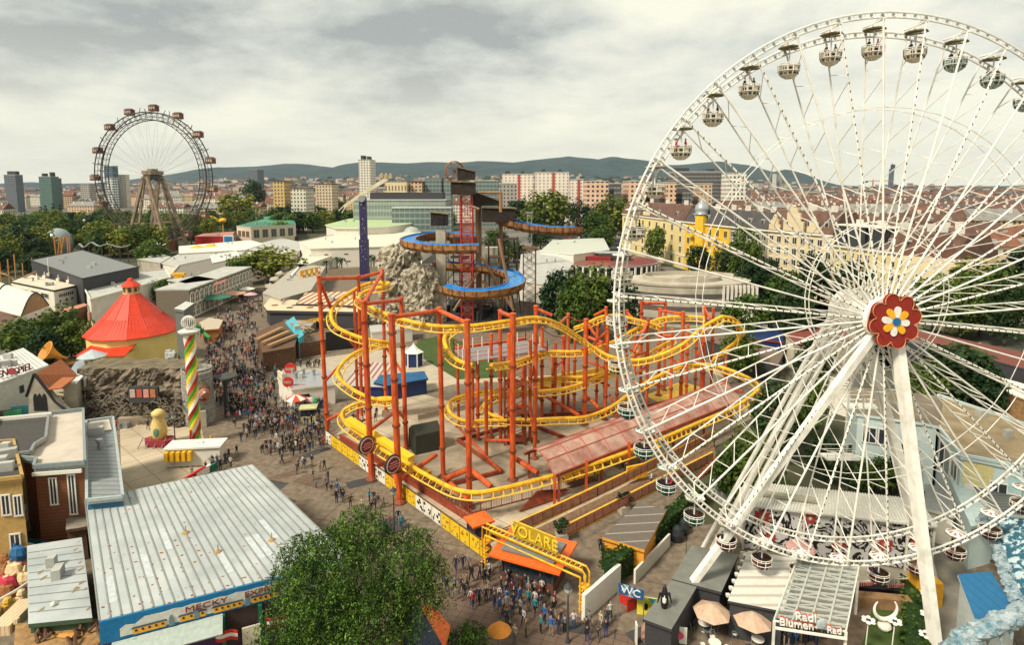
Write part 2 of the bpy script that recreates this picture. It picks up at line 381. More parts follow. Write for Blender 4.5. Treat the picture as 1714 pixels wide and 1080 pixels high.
def hills():
    mb = MB(); cols = list(range(-260,1981,10)); rows = [1800,2100,2500,2900,3300,3700,4100,4500,4800,5100,5400,5700,6000,6300,6600,6850,7000,7150,7400]
    for D in rows:
        for px in cols: mb.v.append(Vector(((px-CX)/1000*D,D,terrain_z(px,D))))
    n = len(cols)
    for j in range(len(rows)-1):
        for i in range(n-1): mb.f.append([j*n+i,j*n+i+1,(j+1)*n+i+1,(j+1)*n+i]); mb.m.append(0)
    m = mat('hill_woods',(.008,.026,.030),.95,col2=(.03,.055,.052),thr=(.38,.62),scale=.006,bump=.6,bscale=.02)
    tag(mb.build('hills',m,loc=(0,0,0),smooth=True),kind='structure')
hills()
roofm = [mat('roof_brown',(.13,.07,.05),.8,var=.25,scale=.4),mat('roof_rust',(.20,.085,.05),.8,var=.25,scale=.4),mat('roof_dark',(.07,.065,.065),.8,var=.2,scale=.4),mat('roof_grey',(.24,.23,.21),.8,var=.2,scale=.4),mat('roof_redbrown',(.15,.07,.05),.8,var=.2,scale=.4)]
roofn = ['brown','rust red','slate','grey','red-brown']
wallm = [facade_mat('facade_cream',(.62,.50,.33)),facade_mat('facade_pale',(.66,.60,.48),wx=2.8),facade_mat('facade_peach',(.60,.42,.27),wx=3.6),facade_mat('facade_grey',(.36,.33,.29)),facade_mat('facade_ochre',(.58,.40,.16),wx=3)]
walln = ['cream','pale','peach','grey','ochre']
def far_stuff():
    rnd = random.Random(3); mb = MB()
    for i in range(3400):
        px = rnd.uniform(-60,1800); D = 1500+3000*rnd.random()**1.1
        if D > 1900 and rnd.random() > .5*(1.05-D/5200)*2: continue
        X = (px-CX)/1000*D; z = terrain_z(px,D)
        w = rnd.uniform(14,42); h = rnd.uniform(9,20)+(10 if rnd.random() < .04 else 0); c = rnd.choice([0,0,1,1,2,3])
        mb.prism([(X-w/2,D),(X+w/2,D+rnd.uniform(-5,5)),(X+w/2,D+14),(X-w/2,D+14)],z-8,z+h,c,bottom=False)
        r = 4+rnd.choice([0,0,1,2,3]); x0,x1 = X-w/2-1,X+w/2+1
        mb.add([(x0,D-1,z+h),(x1,D-1,z+h),(x1,D+15,z+h),(x0,D+15,z+h),(x0,D+7,z+h+6),(x1,D+7,z+h+6)],[(0,1,5,4),(2,3,4,5),(1,2,5),(3,0,4)],r)
    tag(mb.build('distant_city',wallm[:4]+roofm[:4],loc=(0,0,0)),kind='stuff',label='far off houses of the city running up to the wooded hills',cat='houses')
far_stuff()
def far_trees():
    rnd = random.Random(5); mb = MB()
    for i in range(900):
        px = rnd.uniform(-60,1800); D = 1900+2500*rnd.random(); X = (px-CX)/1000*D
        mb.blob((X,D,terrain_z(px,D)+3),rnd.uniform(7,16),0,7,(1.6,1,.8),.25)
    tag(mb.build('distant_trees',leaf_mat('far_green',(.02,.035,.012),(.05,.075,.025)),loc=(0,0,0)),kind='stuff',label='far off dark trees between the suburbs on the slopes',cat='trees')
far_trees()
# ------------------------------------------------------------------ far individual buildings
def block(name,px0,px1,ytop,D,depth,m,label,cat='building',roof=None,yaw=0,top=None,group=None):
    xm = ((px0+px1)/2-CX)/1000
    if abs(xm) > .3: depth = min(depth,.4*(px1-px0)/1000*D/abs(xm))
    px0,px1 = CX+(px0-CX)*cp,CX+(px1-CX)*cp; sh = min(depth*abs(xm)/D*1000,(px1-px0)*.45)
    if xm < 0: px1 -= sh
    else: px0 += sh
    a = (px0-CX)/1000*D; b = (px1-CX)/1000*D
    zt = AD((px0+px1)/2,ytop,D).z
    c = Vector(((a+b)/2,D+depth/2,0)); w = (b-a)/2; d = depth/2
    pts = [c.xy+Matrix.Rotation(yaw,2)@Vector(p) for p in ((-w,-d),(w,-d),(w,d),(-w,d))]
    mb = MB(); mb.prism(pts,0,zt,0,top=1)
    pp = [c.xy+Matrix.Rotation(yaw,2)@Vector(p) for p in ((-w-.3,-d-.3),(w+.3,-d-.3),(w+.3,d+.3),(-w-.3,d+.3))]
    mb.prism(pp,zt+.01,zt+.9,1)
    if top:
        for (f0,f1,hh) in top:
            mb.box((a+(b-a)*(f0+f1)/2,c.y,zt+.91+hh/2),((b-a)*(f1-f0),depth*.5,hh),yaw,2)
    return tag(mb.build(name,[m,roof or greyl,dark],loc=(c.x,c.y,0)),label=label,cat=cat,group=group)
W1 = facade_mat('facade_tower_grey',(.15,.17,.18),(.05,.06,.08),2.2,3.4,.6,.55)
W2 = facade_mat('facade_tower_green',(.12,.19,.165),(.045,.09,.08),2.0,3.4,.7,.6)
W3 = facade_mat('facade_tower_blue',(.10,.16,.20),(.03,.06,.09),2.0,3.6,.7,.6)
W4 = facade_mat('facade_white_lattice',(.60,.60,.56),(.10,.14,.16),6,4.5,.7,.6)
W5 = facade_mat('facade_apartment',(.70,.66,.56),(.13,.12,.11),3.3,3.1,.5,.5)
W6 = facade_mat('facade_white_red',(.74,.66,.56),(.24,.20,.17),4.2,3.3,.35,.45,band=(30,(.40,.07,.04)))
W7 = facade_mat('facade_peach_grid',(.70,.47,.32),(.04,.04,.05),4.0,4.0,.5,.5)
W8 = facade_mat('facade_dark_band',(.09,.09,.09),(.30,.29,.26),3,4.4,.8,.22)
W9 = facade_mat('facade_white_grid',(.74,.70,.60),(.05,.05,.06),4.4,4.6,.5,.5)
W10 = facade_mat('facade_glass_teal',(.24,.28,.26),(.10,.14,.13),3.4,4,.88,.72)
W11 = facade_mat('facade_cream_long',(.68,.55,.33),(.16,.12,.08),3.0,8,.4,.6)
block('office_tower',8,40,293,900,30,W1,'grey high-rise office tower standing far left on the horizon','tower',top=[(.15,.9,5)])
block('office_tower',66,100,296,1000,30,W2,'green glass high-rise office block behind the park trees','tower',top=[(.1,.3,5),(.75,.9,7)])
block('office_tower',92,104,299,1040,20,W1,'narrow grey tower wing beside the green glass block','tower')
block('office_tower',176,200,278,1100,26,W3,'blue glass tower seen through the rim of the old ferris wheel','tower')
block('office_block',176,199,298,1060,18,W4,'white gridded block in front of the blue glass tower','building')
block('office_tower',200,218,293,1120,26,wallm[1],'beige tower right beside the blue glass tower','tower')
block('apartment_building',134,160,309,1000,24,wallm[3],'grey stepped block left of the old ferris wheel','building')
block('apartment_tower',601,630,268,720,26,W5,'tall white apartment tower block rising above the city centre','tower',top=[(.1,.35,5),(.6,.8,4)])
block('apartment_block',416,443,284,2300,60,W1,'dark slab block standing on the slope below the hills','building')
block('housing_block',840,893,292,660,22,W6,'white housing slab with red bands, left half','building',top=[(.1,.25,3),(.6,.7,3)])
block('housing_block',894,952,289,640,22,W6,'white housing slab with red bands, taller right half','building',top=[(.2,.3,3),(.7,.8,3)])
block('housing_block',953,976,301,600,22,W6,'lower end of the white housing slab with red bands','building')
block('office_building',797,836,303,560,30,W10,'low glass office building right of the wooden flume hut','building')
block('office_building',836,866,308,520,30,wallm[3],'pale grey office cube below the white housing slab','building')
for i,(a,b,t,mm,lb) in enumerate([(975,1018,304,W7,'peach office block with square windows, leftmost of its row'),(1019,1040,308,W8,'dark glazed link between the first two peach office blocks'),(1041,1080,304,W7,'peach office block with square windows behind the wheel rim'),(1081,1102,309,W8,'dark glazed link behind the wheel rim'),(1103,1132,306,W7,'short peach office block with square windows'),(1133,1158,309,W8,'wide dark glazed link at the right of the peach row'),(1159,1192,308,wallm[2],'ochre striped office block at the right end of the peach row')]):
    block('office_building',a,b,t,520+i*2,30,mm,lb,'building')
block('office_building',1116,1206,288,700,30,W8,'long dark office building with white bands behind the peach row','building',top=[(.02,.35,4),(.8,.9,3)])
block('office_building',1206,1249,290,660,30,W9,'white office cube with a grid of dark windows','building')
block('apartment_tower',1292,1299,291,2500,40,W5,'slim far tower, left of a pair below the last hill','tower')
block('apartment_tower',1301,1308,292,2520,40,wallm[3],'slim far tower, right of a pair below the last hill','tower')
o = block('skyscraper',1486,1495,283,3400,40,mat('sky_tower_glass',(.10,.13,.15),.2),'slim dark glass skyscraper on the horizon behind the big wheel','skyscraper',roof=dark)
mb = MB(); X = (1492-CX)/1000*3400; mb.box((X,3420,AD(1490,279,3400).z),(14,20,26)); mb.tube([(X-4,3420,AD(1490,279,3400).z),(X-4,3420,AD(1490,273,3400).z)],2,5); mb.build('mast',dark,o)
for (a,b,t,D,mm,lb) in [(457,488,304,560,4,'tall ochre town house left of the white house row'),(486,526,316,520,1,'long pale town house with a dark hipped roof'),(528,566,309,640,0,'cream town house left of the slanted ride arm'),(645,688,304,560,-1,'long cream office wing above the glass station hall'),(688,712,305,570,2,'peach office wing joining the cream one'),(712,744,299,580,-2,'dark teal glass office above the station hall'),(744,758,297,575,-2,'narrow dark glass stair tower above the station hall')]:
    block('town_house' if mm >= 0 else 'office_building',a,b,t,D,22,W11 if mm == -1 else W10 if mm == -2 else wallm[mm],lb,'building',roof=roofm[0] if mm >= 0 else grey)
block('station_hall',590,762,336,440,40,facade_mat('facade_station',(.30,.34,.30),(.17,.21,.19),2.2,5,.8,.6),'long green glass railway station hall','station',roof=greyl,top=[(.15,.95,5)])
block('station_building',655,760,349,400,14,W10,'low glazed front building before the railway station','station')
# crane
def crane():
    D = 2600; X0 = (1457-CX)/1000*D; zt = AD(1457,303,D).z; r = empty('tower_crane',(X0,D,0),'tiny orange tower crane on the horizon behind the wheel spokes','crane')
    m = mat('crane_orange',(.45,.16,.07)); MB().box((X0,D,zt/2),(3.5,3.5,zt)).build('mast',m,r)
    MB().beam((X0-32,D,zt),(X0+90,D,zt+2),3,3).build('jib',m,r); MB().box((X0-28,D,zt-4),(9,4,6)).build('counterweight',dark,r); MB().beam((X0,D,zt),(X0,D,zt+10),2,2).build('apex',m,r)
crane()
# ------------------------------------------------------------------ town houses as far as the eye can tell them apart
def house(x,y,w,d,h,rot,wi,ri,label,hip=False,rh=None,group=None):
    rh = rh or 5.5; Rm = Matrix.Rotation(rot,2); mb = MB()
    q = lambda a,b: (Vector((x,y))+Rm@Vector((a,b)))
    mb.prism([q(-w/2,-d/2),q(w/2,-d/2),q(w/2,d/2),q(-w/2,d/2)],0,h,0)
    e = .7; a = [q(-w/2-e,-d/2-e),q(w/2+e,-d/2-e),q(w/2+e,d/2+e),q(-w/2-e,d/2+e)]; ins = d/2 if hip else 0
    r0,r1 = q(-w/2-e+ins,0),q(w/2+e-ins,0)
    mb.add([(p.x,p.y,h+.03) for p in a]+[(r0.x,r0.y,h+rh),(r1.x,r1.y,h+rh)],[(0,1,5,4),(2,3,4,5),(1,2,5),(3,0,4),(3,2,1,0)],1)
    rr = random.Random(int(x*7+y*13))
    for k in range(max(2,int(w/9))):
        t = (k+.5)/max(2,int(w/9)); s = rr.choice((-1,1)); p = q(-w/2+w*t,s*d*.16); mb.box((p.x,p.y,h+rh*.68+.8),(1.6,1.0,2.6),rot,2)
        for s2 in (-1,1):
            p = q(-w/2+w*(t+.5/max(2,int(w/9))*.9),s2*d*.36)
            mb.box((p.x,p.y,h+1.5),(1.5,2.2,1.7),rot,3)
    o = mb.build('town_house',[wallm[wi],roofm[ri],creamw,greyl],loc=(x,y,0)); o.rotation_euler = (0,0,0)
    return tag(o,label=label,cat='house',group=group)
def city():
    rnd = random.Random(11); n = 0
    # right: blocks beyond the yellow street, in long rows along and across it
    rows = [(100,128),(150,180),(205,245),(270,320),(350,420)]
    y = 168
    while y < 1150:
        step = 17+y*.022
        x = (142-(y-165)*.33 if y < 335 else 72)+rnd.uniform(0,8)
        xmax = y*.98+60
        while x < xmax:
            w = rnd.uniform(18,34)*(1+y/1500); wi = rnd.choice([0,0,1,2,3,4]); ri = rnd.choice([0,0,0,1,2,4,4,3])
            gap = rnd.random()
            if gap > .16:
                h = rnd.uniform(13,18)+(2 if y > 300 else 0)
                u,v = (x+w/2-0)/y*1000+CX,0
                if u < 1765 and u > 1120:
                    house(x+w/2,y+6,w-.6,12,h,rnd.uniform(-.04,.04)+.06,wi,ri,'town house, %s walls, %s roof, %s rows, %s of the hub' % (walln[wi],roofn[ri],'near' if y < 260 else 'middle' if y < 480 else 'back' if y < 780 else 'farthest','far left' if u < 1300 else 'left' if u < 1480 else 'right' if u < 1600 else 'far right'),rnd.random() < .25,rnd.uniform(4,6.5),group='town houses behind the big wheel'); n += 1
            x += w+(rnd.uniform(5,11) if gap < .3 else 0)
        y += step*1.75
    # left and centre, beyond the park
    y = 640
    while y < 1500:
        px = -30
        while px < 800:
            w = rnd.uniform(20,42); wpx = w/y*1000
            blocked = any(a-2 < px+wpx/2 < b+2 and y < D_ for a,b,D_ in ((0,44,900),(60,105,1000),(170,220,1060),(598,634,720),(450,570,660),(640,762,610),(566,762,660)))
            if rnd.random() > .34 and not blocked:
                wi = rnd.choice([0,1,1,2,3,4]); ri = rnd.choice([0,1,1,2,3,3,4])
                house((px+wpx/2-CX)/1000*y,y,w-1,14,rnd.uniform(13,24),rnd.uniform(-.3,.3),wi,ri,'town house, %s walls, %s roof, %s rows beyond the park, %s' % (walln[wi],roofn[ri],'near' if y < 850 else 'middle' if y < 1150 else 'back','far left' if px < 150 else 'by the old wheel' if px < 350 else 'by the pavilion' if px < 520 else 'by the ride tower' if px < 650 else 'behind the huts'),rnd.random() < .3,rnd.uniform(4,7),group='town houses beyond the park'); n += 1
            px += wpx*rnd.uniform(1.0,1.5)
        y += 95+y*.06
    return n
NH = city(); print('houses',NH)
# ------------------------------------------------------------------ the yellow street: real windows
def wall_windows(P0,P1,z0,z1,nx,nz,parent,m=glass,frame=None,fw=.45,fh=.55,out=.05,shape=None,budget=None):
    P0 = Vector((P0[0],P0[1],0)); P1 = Vector((P1[0],P1[1],0)); d = P1-P0; L = d.length; d.normalize(); nrm = Vector((d.y,-d.x,0))
    cw,ch = L/nx,(z1-z0)/nz; w,h = min(cw*fw,1.8),ch*fh
    mid = (P0+P1)/2
    if (Vector((0,0,0))-mid).dot(nrm) < 0: nrm = -nrm
    a = math.atan2(d.y,d.x)
    for j in range(nz):
        for i in range(nx):
            c = P0+d*(cw*(i+.5)); z = z0+ch*(j+.5)
            mb = MB(); mb.box(c+nrm*out+Vector((0,0,z)),(w,.12,h),a,0)
            if frame is not None:
                mb.box(c+nrm*(out+.05)+Vector((0,0,z+h/2+.1)),(w+.3,.2,.2),a,1); mb.box(c+nrm*(out+.05)+Vector((0,0,z-h/2-.1)),(w+.3,.2,.2),a,1)
                mb.box(c+nrm*(out+.05)+Vector((0,0,z)),(.1,.06,h),a,1)
            mb.build('window',[m]+([frame] if frame is not None else []),parent)
def palace(name,c0,c1,ze,depth,wm,rm,label,nx,nz,rh=7,frame=white,extra=None):
    """c0,c1: (px,py) of the eave line ends; the house runs between them, its roof behind"""
    P0,P1 = A(c0[0],c0[1],ze),A(c1[0],c1[1],ze); d = (P1-P0).normalized(); n = Vector((d.y,-d.x,0))
    if n.dot((P0+P1)/2-Vector((0,0,ze))) < 0: n = -n       # away from camera
    if n.x < 0 and abs(n.x) > abs(n.y): n = -n
    Q0,Q1 = P0+n*depth,P1+n*depth
    r = empty(name,(((P0+P1)/2).x,((P0+P1)/2).y,0),label,'house')
    MB().prism([P0.xy,P1.xy,Q1.xy,Q0.xy],0,ze,0).build('wall',wm,r)
    e = .6; a0,a1,b1,b0 = P0-n*e,P1-n*e,Q1+n*e,Q0+n*e; m0,m1 = (P0+Q0)/2,(P1+Q1)/2
    mb = MB(); up = Vector((0,0,.04)); k0 = P0+n*3.2; k1 = P1+n*3.2; g0 = Q0-n*3.2; g1 = Q1-n*3.2; u5 = Vector((0,0,rh))
    mb.add([a0+up,a1+up,b1+up,b0+up,k0+u5,k1+u5,g1+u5,g0+u5],[(0,1,5,4),(4,5,6,7),(2,3,7,6),(1,2,6,5),(3,0,4,7),(3,2,1,0)])
    ro = mb.build('roof',rm,r)
    for k in range(nx//3+1):
        c = lerp(k0,k1,(k+.5)/(nx//3+1))+n*2+u5; MB().box(c+Vector((0,0,.8)),(1.6,1.2,2.6)).build('chimney',creamw,ro)
    for k in range(nx//2):
        c = lerp(P0,P1,(k+.5)/(nx//2))+n*1.4+Vector((0,0,rh*.42)); a = math.atan2(d.y,d.x); MB().box(c,(1.6,1.7,2.0),a,0).box(c-n*.9,(1.1,.1,1.3),a,1).build('dormer',[greyl,glass],ro)
    mb = MB(); a = math.atan2(d.y,d.x); mb.beam(P0-n*.35+Vector((0,0,-.4)),P1-n*.35+Vector((0,0,-.4)),.5,.6); mb.beam(P0-n*.1+Vector((0,0,-ze*.72)),P1-n*.1+Vector((0,0,-ze*.72)),.25,.35); mb.build('cornice',frame,r)
    wall_windows(P0,P1,1.5,ze-1.2,nx,nz,r,frame=frame)
    return r,P0,P1,n
paleyel = mat('render_pale_yellow',(.68,.55,.25),.8,var=.06,scale=.3); strongyel = mat('render_yellow',(.70,.44,.03),.8,var=.06,scale=.3)
greyy = mat('render_grey_green',(.30,.29,.20),.8,var=.1,scale=.3); creamo = mat('render_cream',(.64,.53,.33),.8,var=.07,scale=.3)
r1,P0,P1,n1 = palace('apartment_house',(1042,357),(1147,370),22,13,paleyel,roofm[0],'pale yellow house with brown mansard roof and white scrolled gable',9,4)
c = lerp(P0,P1,.45); a = math.atan2((P1-P0).y,(P1-P0).x)
MB().box(c+Vector((0,0,1.2)),(9,.6,2.4),a).box(c+Vector((0,0,3.4)),(5.5,.6,2.0),a).box(c+Vector((0,0,4.9)),(3,.6,1.1),a).lathe(c+Vector((0,0,5.4)),[(.9,0),(1.1,.5),(.6,1.2),(.1,1.7)],8).build('gable',creamo,r1)
r2,P0,P1,n2 = palace('apartment_house',(1147.6,370),(1222,378),22,13,strongyel,roofm[2],'bright yellow house with a silver onion dome on its corner bay',6,4,rh=6)
c = lerp(P0,P1,.42)-n2*.8; dm = MB(); dm.prism([(c.x+2.6*math.cos(k*math.pi/4),c.y+2.6*math.sin(k*math.pi/4)) for k in range(8)],0,25.5); dm.build('bay',strongyel,r2)
MB().lathe(Vector((c.x,c.y,25.5)),[(2.9,0),(2.9,.5),(2.4,.9),(2.9,2.0),(2.6,3.6),(1.6,4.9),(.5,5.8),(.12,7.4)],14).build('dome',mat('zinc',(.42,.45,.47),.35,.5),r2,smooth=True)
for t in (.2,.75):
    c = lerp(P0,P1,t)-n2*.9
    for z in (5,9.5,14): MB().box(c+Vector((0,0,z-20)),(3.4,1.6,1.0),math.atan2((P1-P0).y,(P1-P0).x)).build('balcony',strongyel,r2)
r3,*_ = palace('apartment_house',(1222.6,378),(1285,384),22,13,greyy,roofm[2],'grey green apartment house with dark skylit roof',6,5,rh=6)
r4,P0,P1,n4 = palace('apartment_house',(1286,384),(1396,393),22,13,creamo,roofm[0],'ornate cream house with stepped gable and arched windows',8,5,rh=7)
a = math.atan2((P1-P0).y,(P1-P0).x)
for t,s in ((.42,1.2),(.12,.7),(.72,.7)):
    c = lerp(P0,P1,t)-n4*.2
    MB().box(c+Vector((0,0,1.5*s)),(7*s,.7,3*s),a).box(c+Vector((0,0,4.2*s)),(4.6*s,.7,2.4*s),a).box(c+Vector((0,0,6.1*s)),(2.4*s,.7,1.5*s),a).blob(c+Vector((0,0,7.2*s)),.6,0,6).build('gable',creamo,r4)
r5,P0,P1,n5 = palace('apartment_house',(1397,409),(1602,434),19,13,paleyel,roofm[0],'long pale yellow house with modern glazed loft and brown roof',14,4,rh=6)
a = math.atan2((P1-P0).y,(P1-P0).x)
for k,(t0,t1) in enumerate([(.02,.12),(.14,.3),(.33,.46)]):
    c = lerp(P0,P1,(t0+t1)/2)+n5*3; MB().box(c+Vector((0,0,3.2)),((P1-P0).length*(t1-t0),7,6),a,0).box(c+Vector((0,0,6.4)),((P1-P0).length*(t1-t0)+1,8,.4),a,1).build('loft',[glass,white],r5)
r6,*_ = palace('apartment_house',(1603,434),(1650,416),19,12,creamo,roofm[4],'cream corner house turning into the side street',3,4,rh=6)
# ------------------------------------------------------------------ trees
lm = [leaf_mat('leaf_mid',(.016,.045,.006),(.10,.155,.02)),leaf_mat('leaf_dark',(.012,.032,.009),(.035,.07,.018)),leaf_mat('leaf_light',(.05,.08,.01),(.22,.235,.03))]
bark = mat('bark',(.07,.05,.035),.9,var=.3)
def crown(mb,c,rx,rz,clumps,leaves,ls,rnd,kind='round',droop=0,wild=0):
    for q in range(clumps):
        while True:
            v = Vector((rnd.uniform(-1,1),rnd.uniform(-1,1),rnd.uniform(-1,1)))
            if .25 < v.length < 1: break
        v = v.normalized()*(v.length**.35)*rnd.uniform(.62,1.0)
        cr = rnd.uniform(.22,.40)
        if wild: cr = rnd.uniform(.13,.27); v *= rnd.uniform(.8,1.18)
        if kind == 'cone': f = max(.12,(1-(v.z+1)/2)); v.x *= f; v.y *= f; cr *= .25+.7*f
        if kind == 'column': cr *= .8
        cc = Vector((v.x*rx*.82,v.y*rx*.82,v.z*rz*.82))
        for k in range(leaves):
            d = Vector((rnd.gauss(0,1),rnd.gauss(0,1),rnd.gauss(0,1)+.35)).normalized()*rnd.uniform(.55,1.1)
            p = cc+Vector((d.x*cr*rx,d.y*cr*rx,d.z*cr*min(rx,rz)*.85))
            if droop: p.z -= rnd.random()**2*droop
            n = (d+Vector((rnd.uniform(-.9,.9),rnd.uniform(-.9,.9),rnd.uniform(-.2,1.0)))).normalized()
            x = n.cross(Vector((rnd.uniform(-1,1),rnd.uniform(-1,1),rnd.uniform(-1,1)))).normalized(); y = n.cross(x); s = ls*rnd.uniform(.6,1.3); s2 = s*rnd.uniform(.5,.9)
            mb.add([c+p-x*s,c+p-y*s2,c+p+x*s,c+p+y*s2],[(0,1,2,3)])
def make_tree(mi,rx,h,clumps,leaves,ls,seed,kind='round',trunk=.3,name='tree'):
    rnd = random.Random(seed); r = bpy.data.objects.new(name,None); COL.objects.link(r)
    rz = h*.49 if kind == 'round' else h*.485; cz = h-rz*.98
    mb = MB(); crown(mb,Vector((0,0,cz)),rx,rz,clumps,leaves,ls,rnd,kind)
    c = mb.build('crown',lm[mi],r)
    mb = MB(); mb.tube([(0,0,0),(.1,0,h*.2),(0,.1,cz)],[trunk,trunk*.75,trunk*.4],6)
    for k in range(5):
        a = k*1.26+rnd.random(); z = h*rnd.uniform(.18,.4); mb.tube([(0,0,z),(math.cos(a)*rx*.35,math.sin(a)*rx*.35,z+h*.18),(math.cos(a)*rx*.7,math.sin(a)*rx*.7,z+h*.3)],[trunk*.5,trunk*.3,trunk*.1],5)
    mb.build('trunk',bark,r)
    return r,[c]+[x for x in COL.objects if x.parent is r and x is not c]
# unit prototypes: radius 1 x height 2.4 scaled on placing
PROTO = {}
def proto(key,*a,**k):
    r,ch = make_tree(*a,**k); PROTO[key] = (r,ch,[False]); return r
for s in range(3):
    proto(('mid',s),0,5,11,46,46,.36,20+s); proto(('dark',s),1,5,12,46,46,.36,30+s); proto(('light',s),2,5,10.5,44,46,.36,40+s)
proto(('cone',0),1,2.6,11,46,30,.3,50,kind='cone'); proto(('column',0),1,1.7,12,30,34,.3,52,kind='column')
BASE = {'mid': (5,11),'dark': (5,12),'light': (5,10.5),'cone': (2.6,11),'column': (1.7,12),'near': (5,10)}
def plant(kind,x,y,h,r,label,group=None,z=0,rnd=random.Random(99)):
    ks = [k for k in PROTO if k[0] == kind]; k = ks[rnd.randrange(len(ks))]; root,ch,used = PROTO[k]
    b = BASE[kind]; sc = (r/b[0],r/b[0],h/b[1]); rz = rnd.uniform(0,6.28)
    if not used[0]:
        used[0] = True; o = root; o.location = (x,y,z); o.rotation_euler = (0,0,rz); o.scale = sc
    else: o = copy_tree(root,(x,y,z),rz,sc,src=ch)
    o.name = {'cone': 'conifer','column': 'poplar'}.get(kind,'tree'); tag(o,label,'tree'); 
    if group: o['group'] = group
    elif 'group' in o: del o['group']
    return o
def ptree(kind,px,yt,yb,wpx,label,group=None):
    P = A(px,yb); h = ztop(P,yt); return plant(kind,P.x,P.y,h,wpx*P.y/2000*(1.3 if kind in ('mid','dark','light') else 1.1),label,group)
def park():
    rnd = random.Random(21); pts = []
    tries = 0
    while len(pts) < 118 and tries < 9000:
        tries += 1
        Y = rnd.uniform(235,600); px = rnd.uniform(-30,480); X = (px-CX)/1000*Y
        if Y < 385 and 100 < px: 
            if not (px < 280 and Y > 260): continue
        if Y < 300 and px > 90 and not (150 < px < 262 and Y > 268): continue
        if 240 < px < 310 and Y < 420 and Y > 330: continue
        if 380 < px and Y < 420: continue
        if any((X-a)**2+(Y-b)**2 < 105 for a,b in pts): continue
        pts.append((X,Y)); kd = rnd.choice(['mid','mid','dark','light','light']); h = rnd.uniform(12,20) if Y > 300 else rnd.uniform(10,15)
        w = {'mid': 'green','dark': 'dark green','light': 'yellow green'}[kd]
        plant(kd,X,Y,h,rnd.uniform(6.5,10),'%s %s tree in the %s of the park, %s' % ('tall' if h > 15.5 else 'lower',w,'back' if Y > 480 else 'middle' if Y > 350 else 'front','at the far left' if px < 70 else 'left of the old ferris wheel' if px < 160 else 'below the old ferris wheel' if px < 350 else 'right of the old ferris wheel'),'park trees')
park()
for px,yt,yb in ((70,342,372),(78,340,372),(91,336,372),(103,338,373)):
    ptree('column',px,yt,yb,8,'slim dark poplar of a short row in front of the pale houses','poplars in the park')
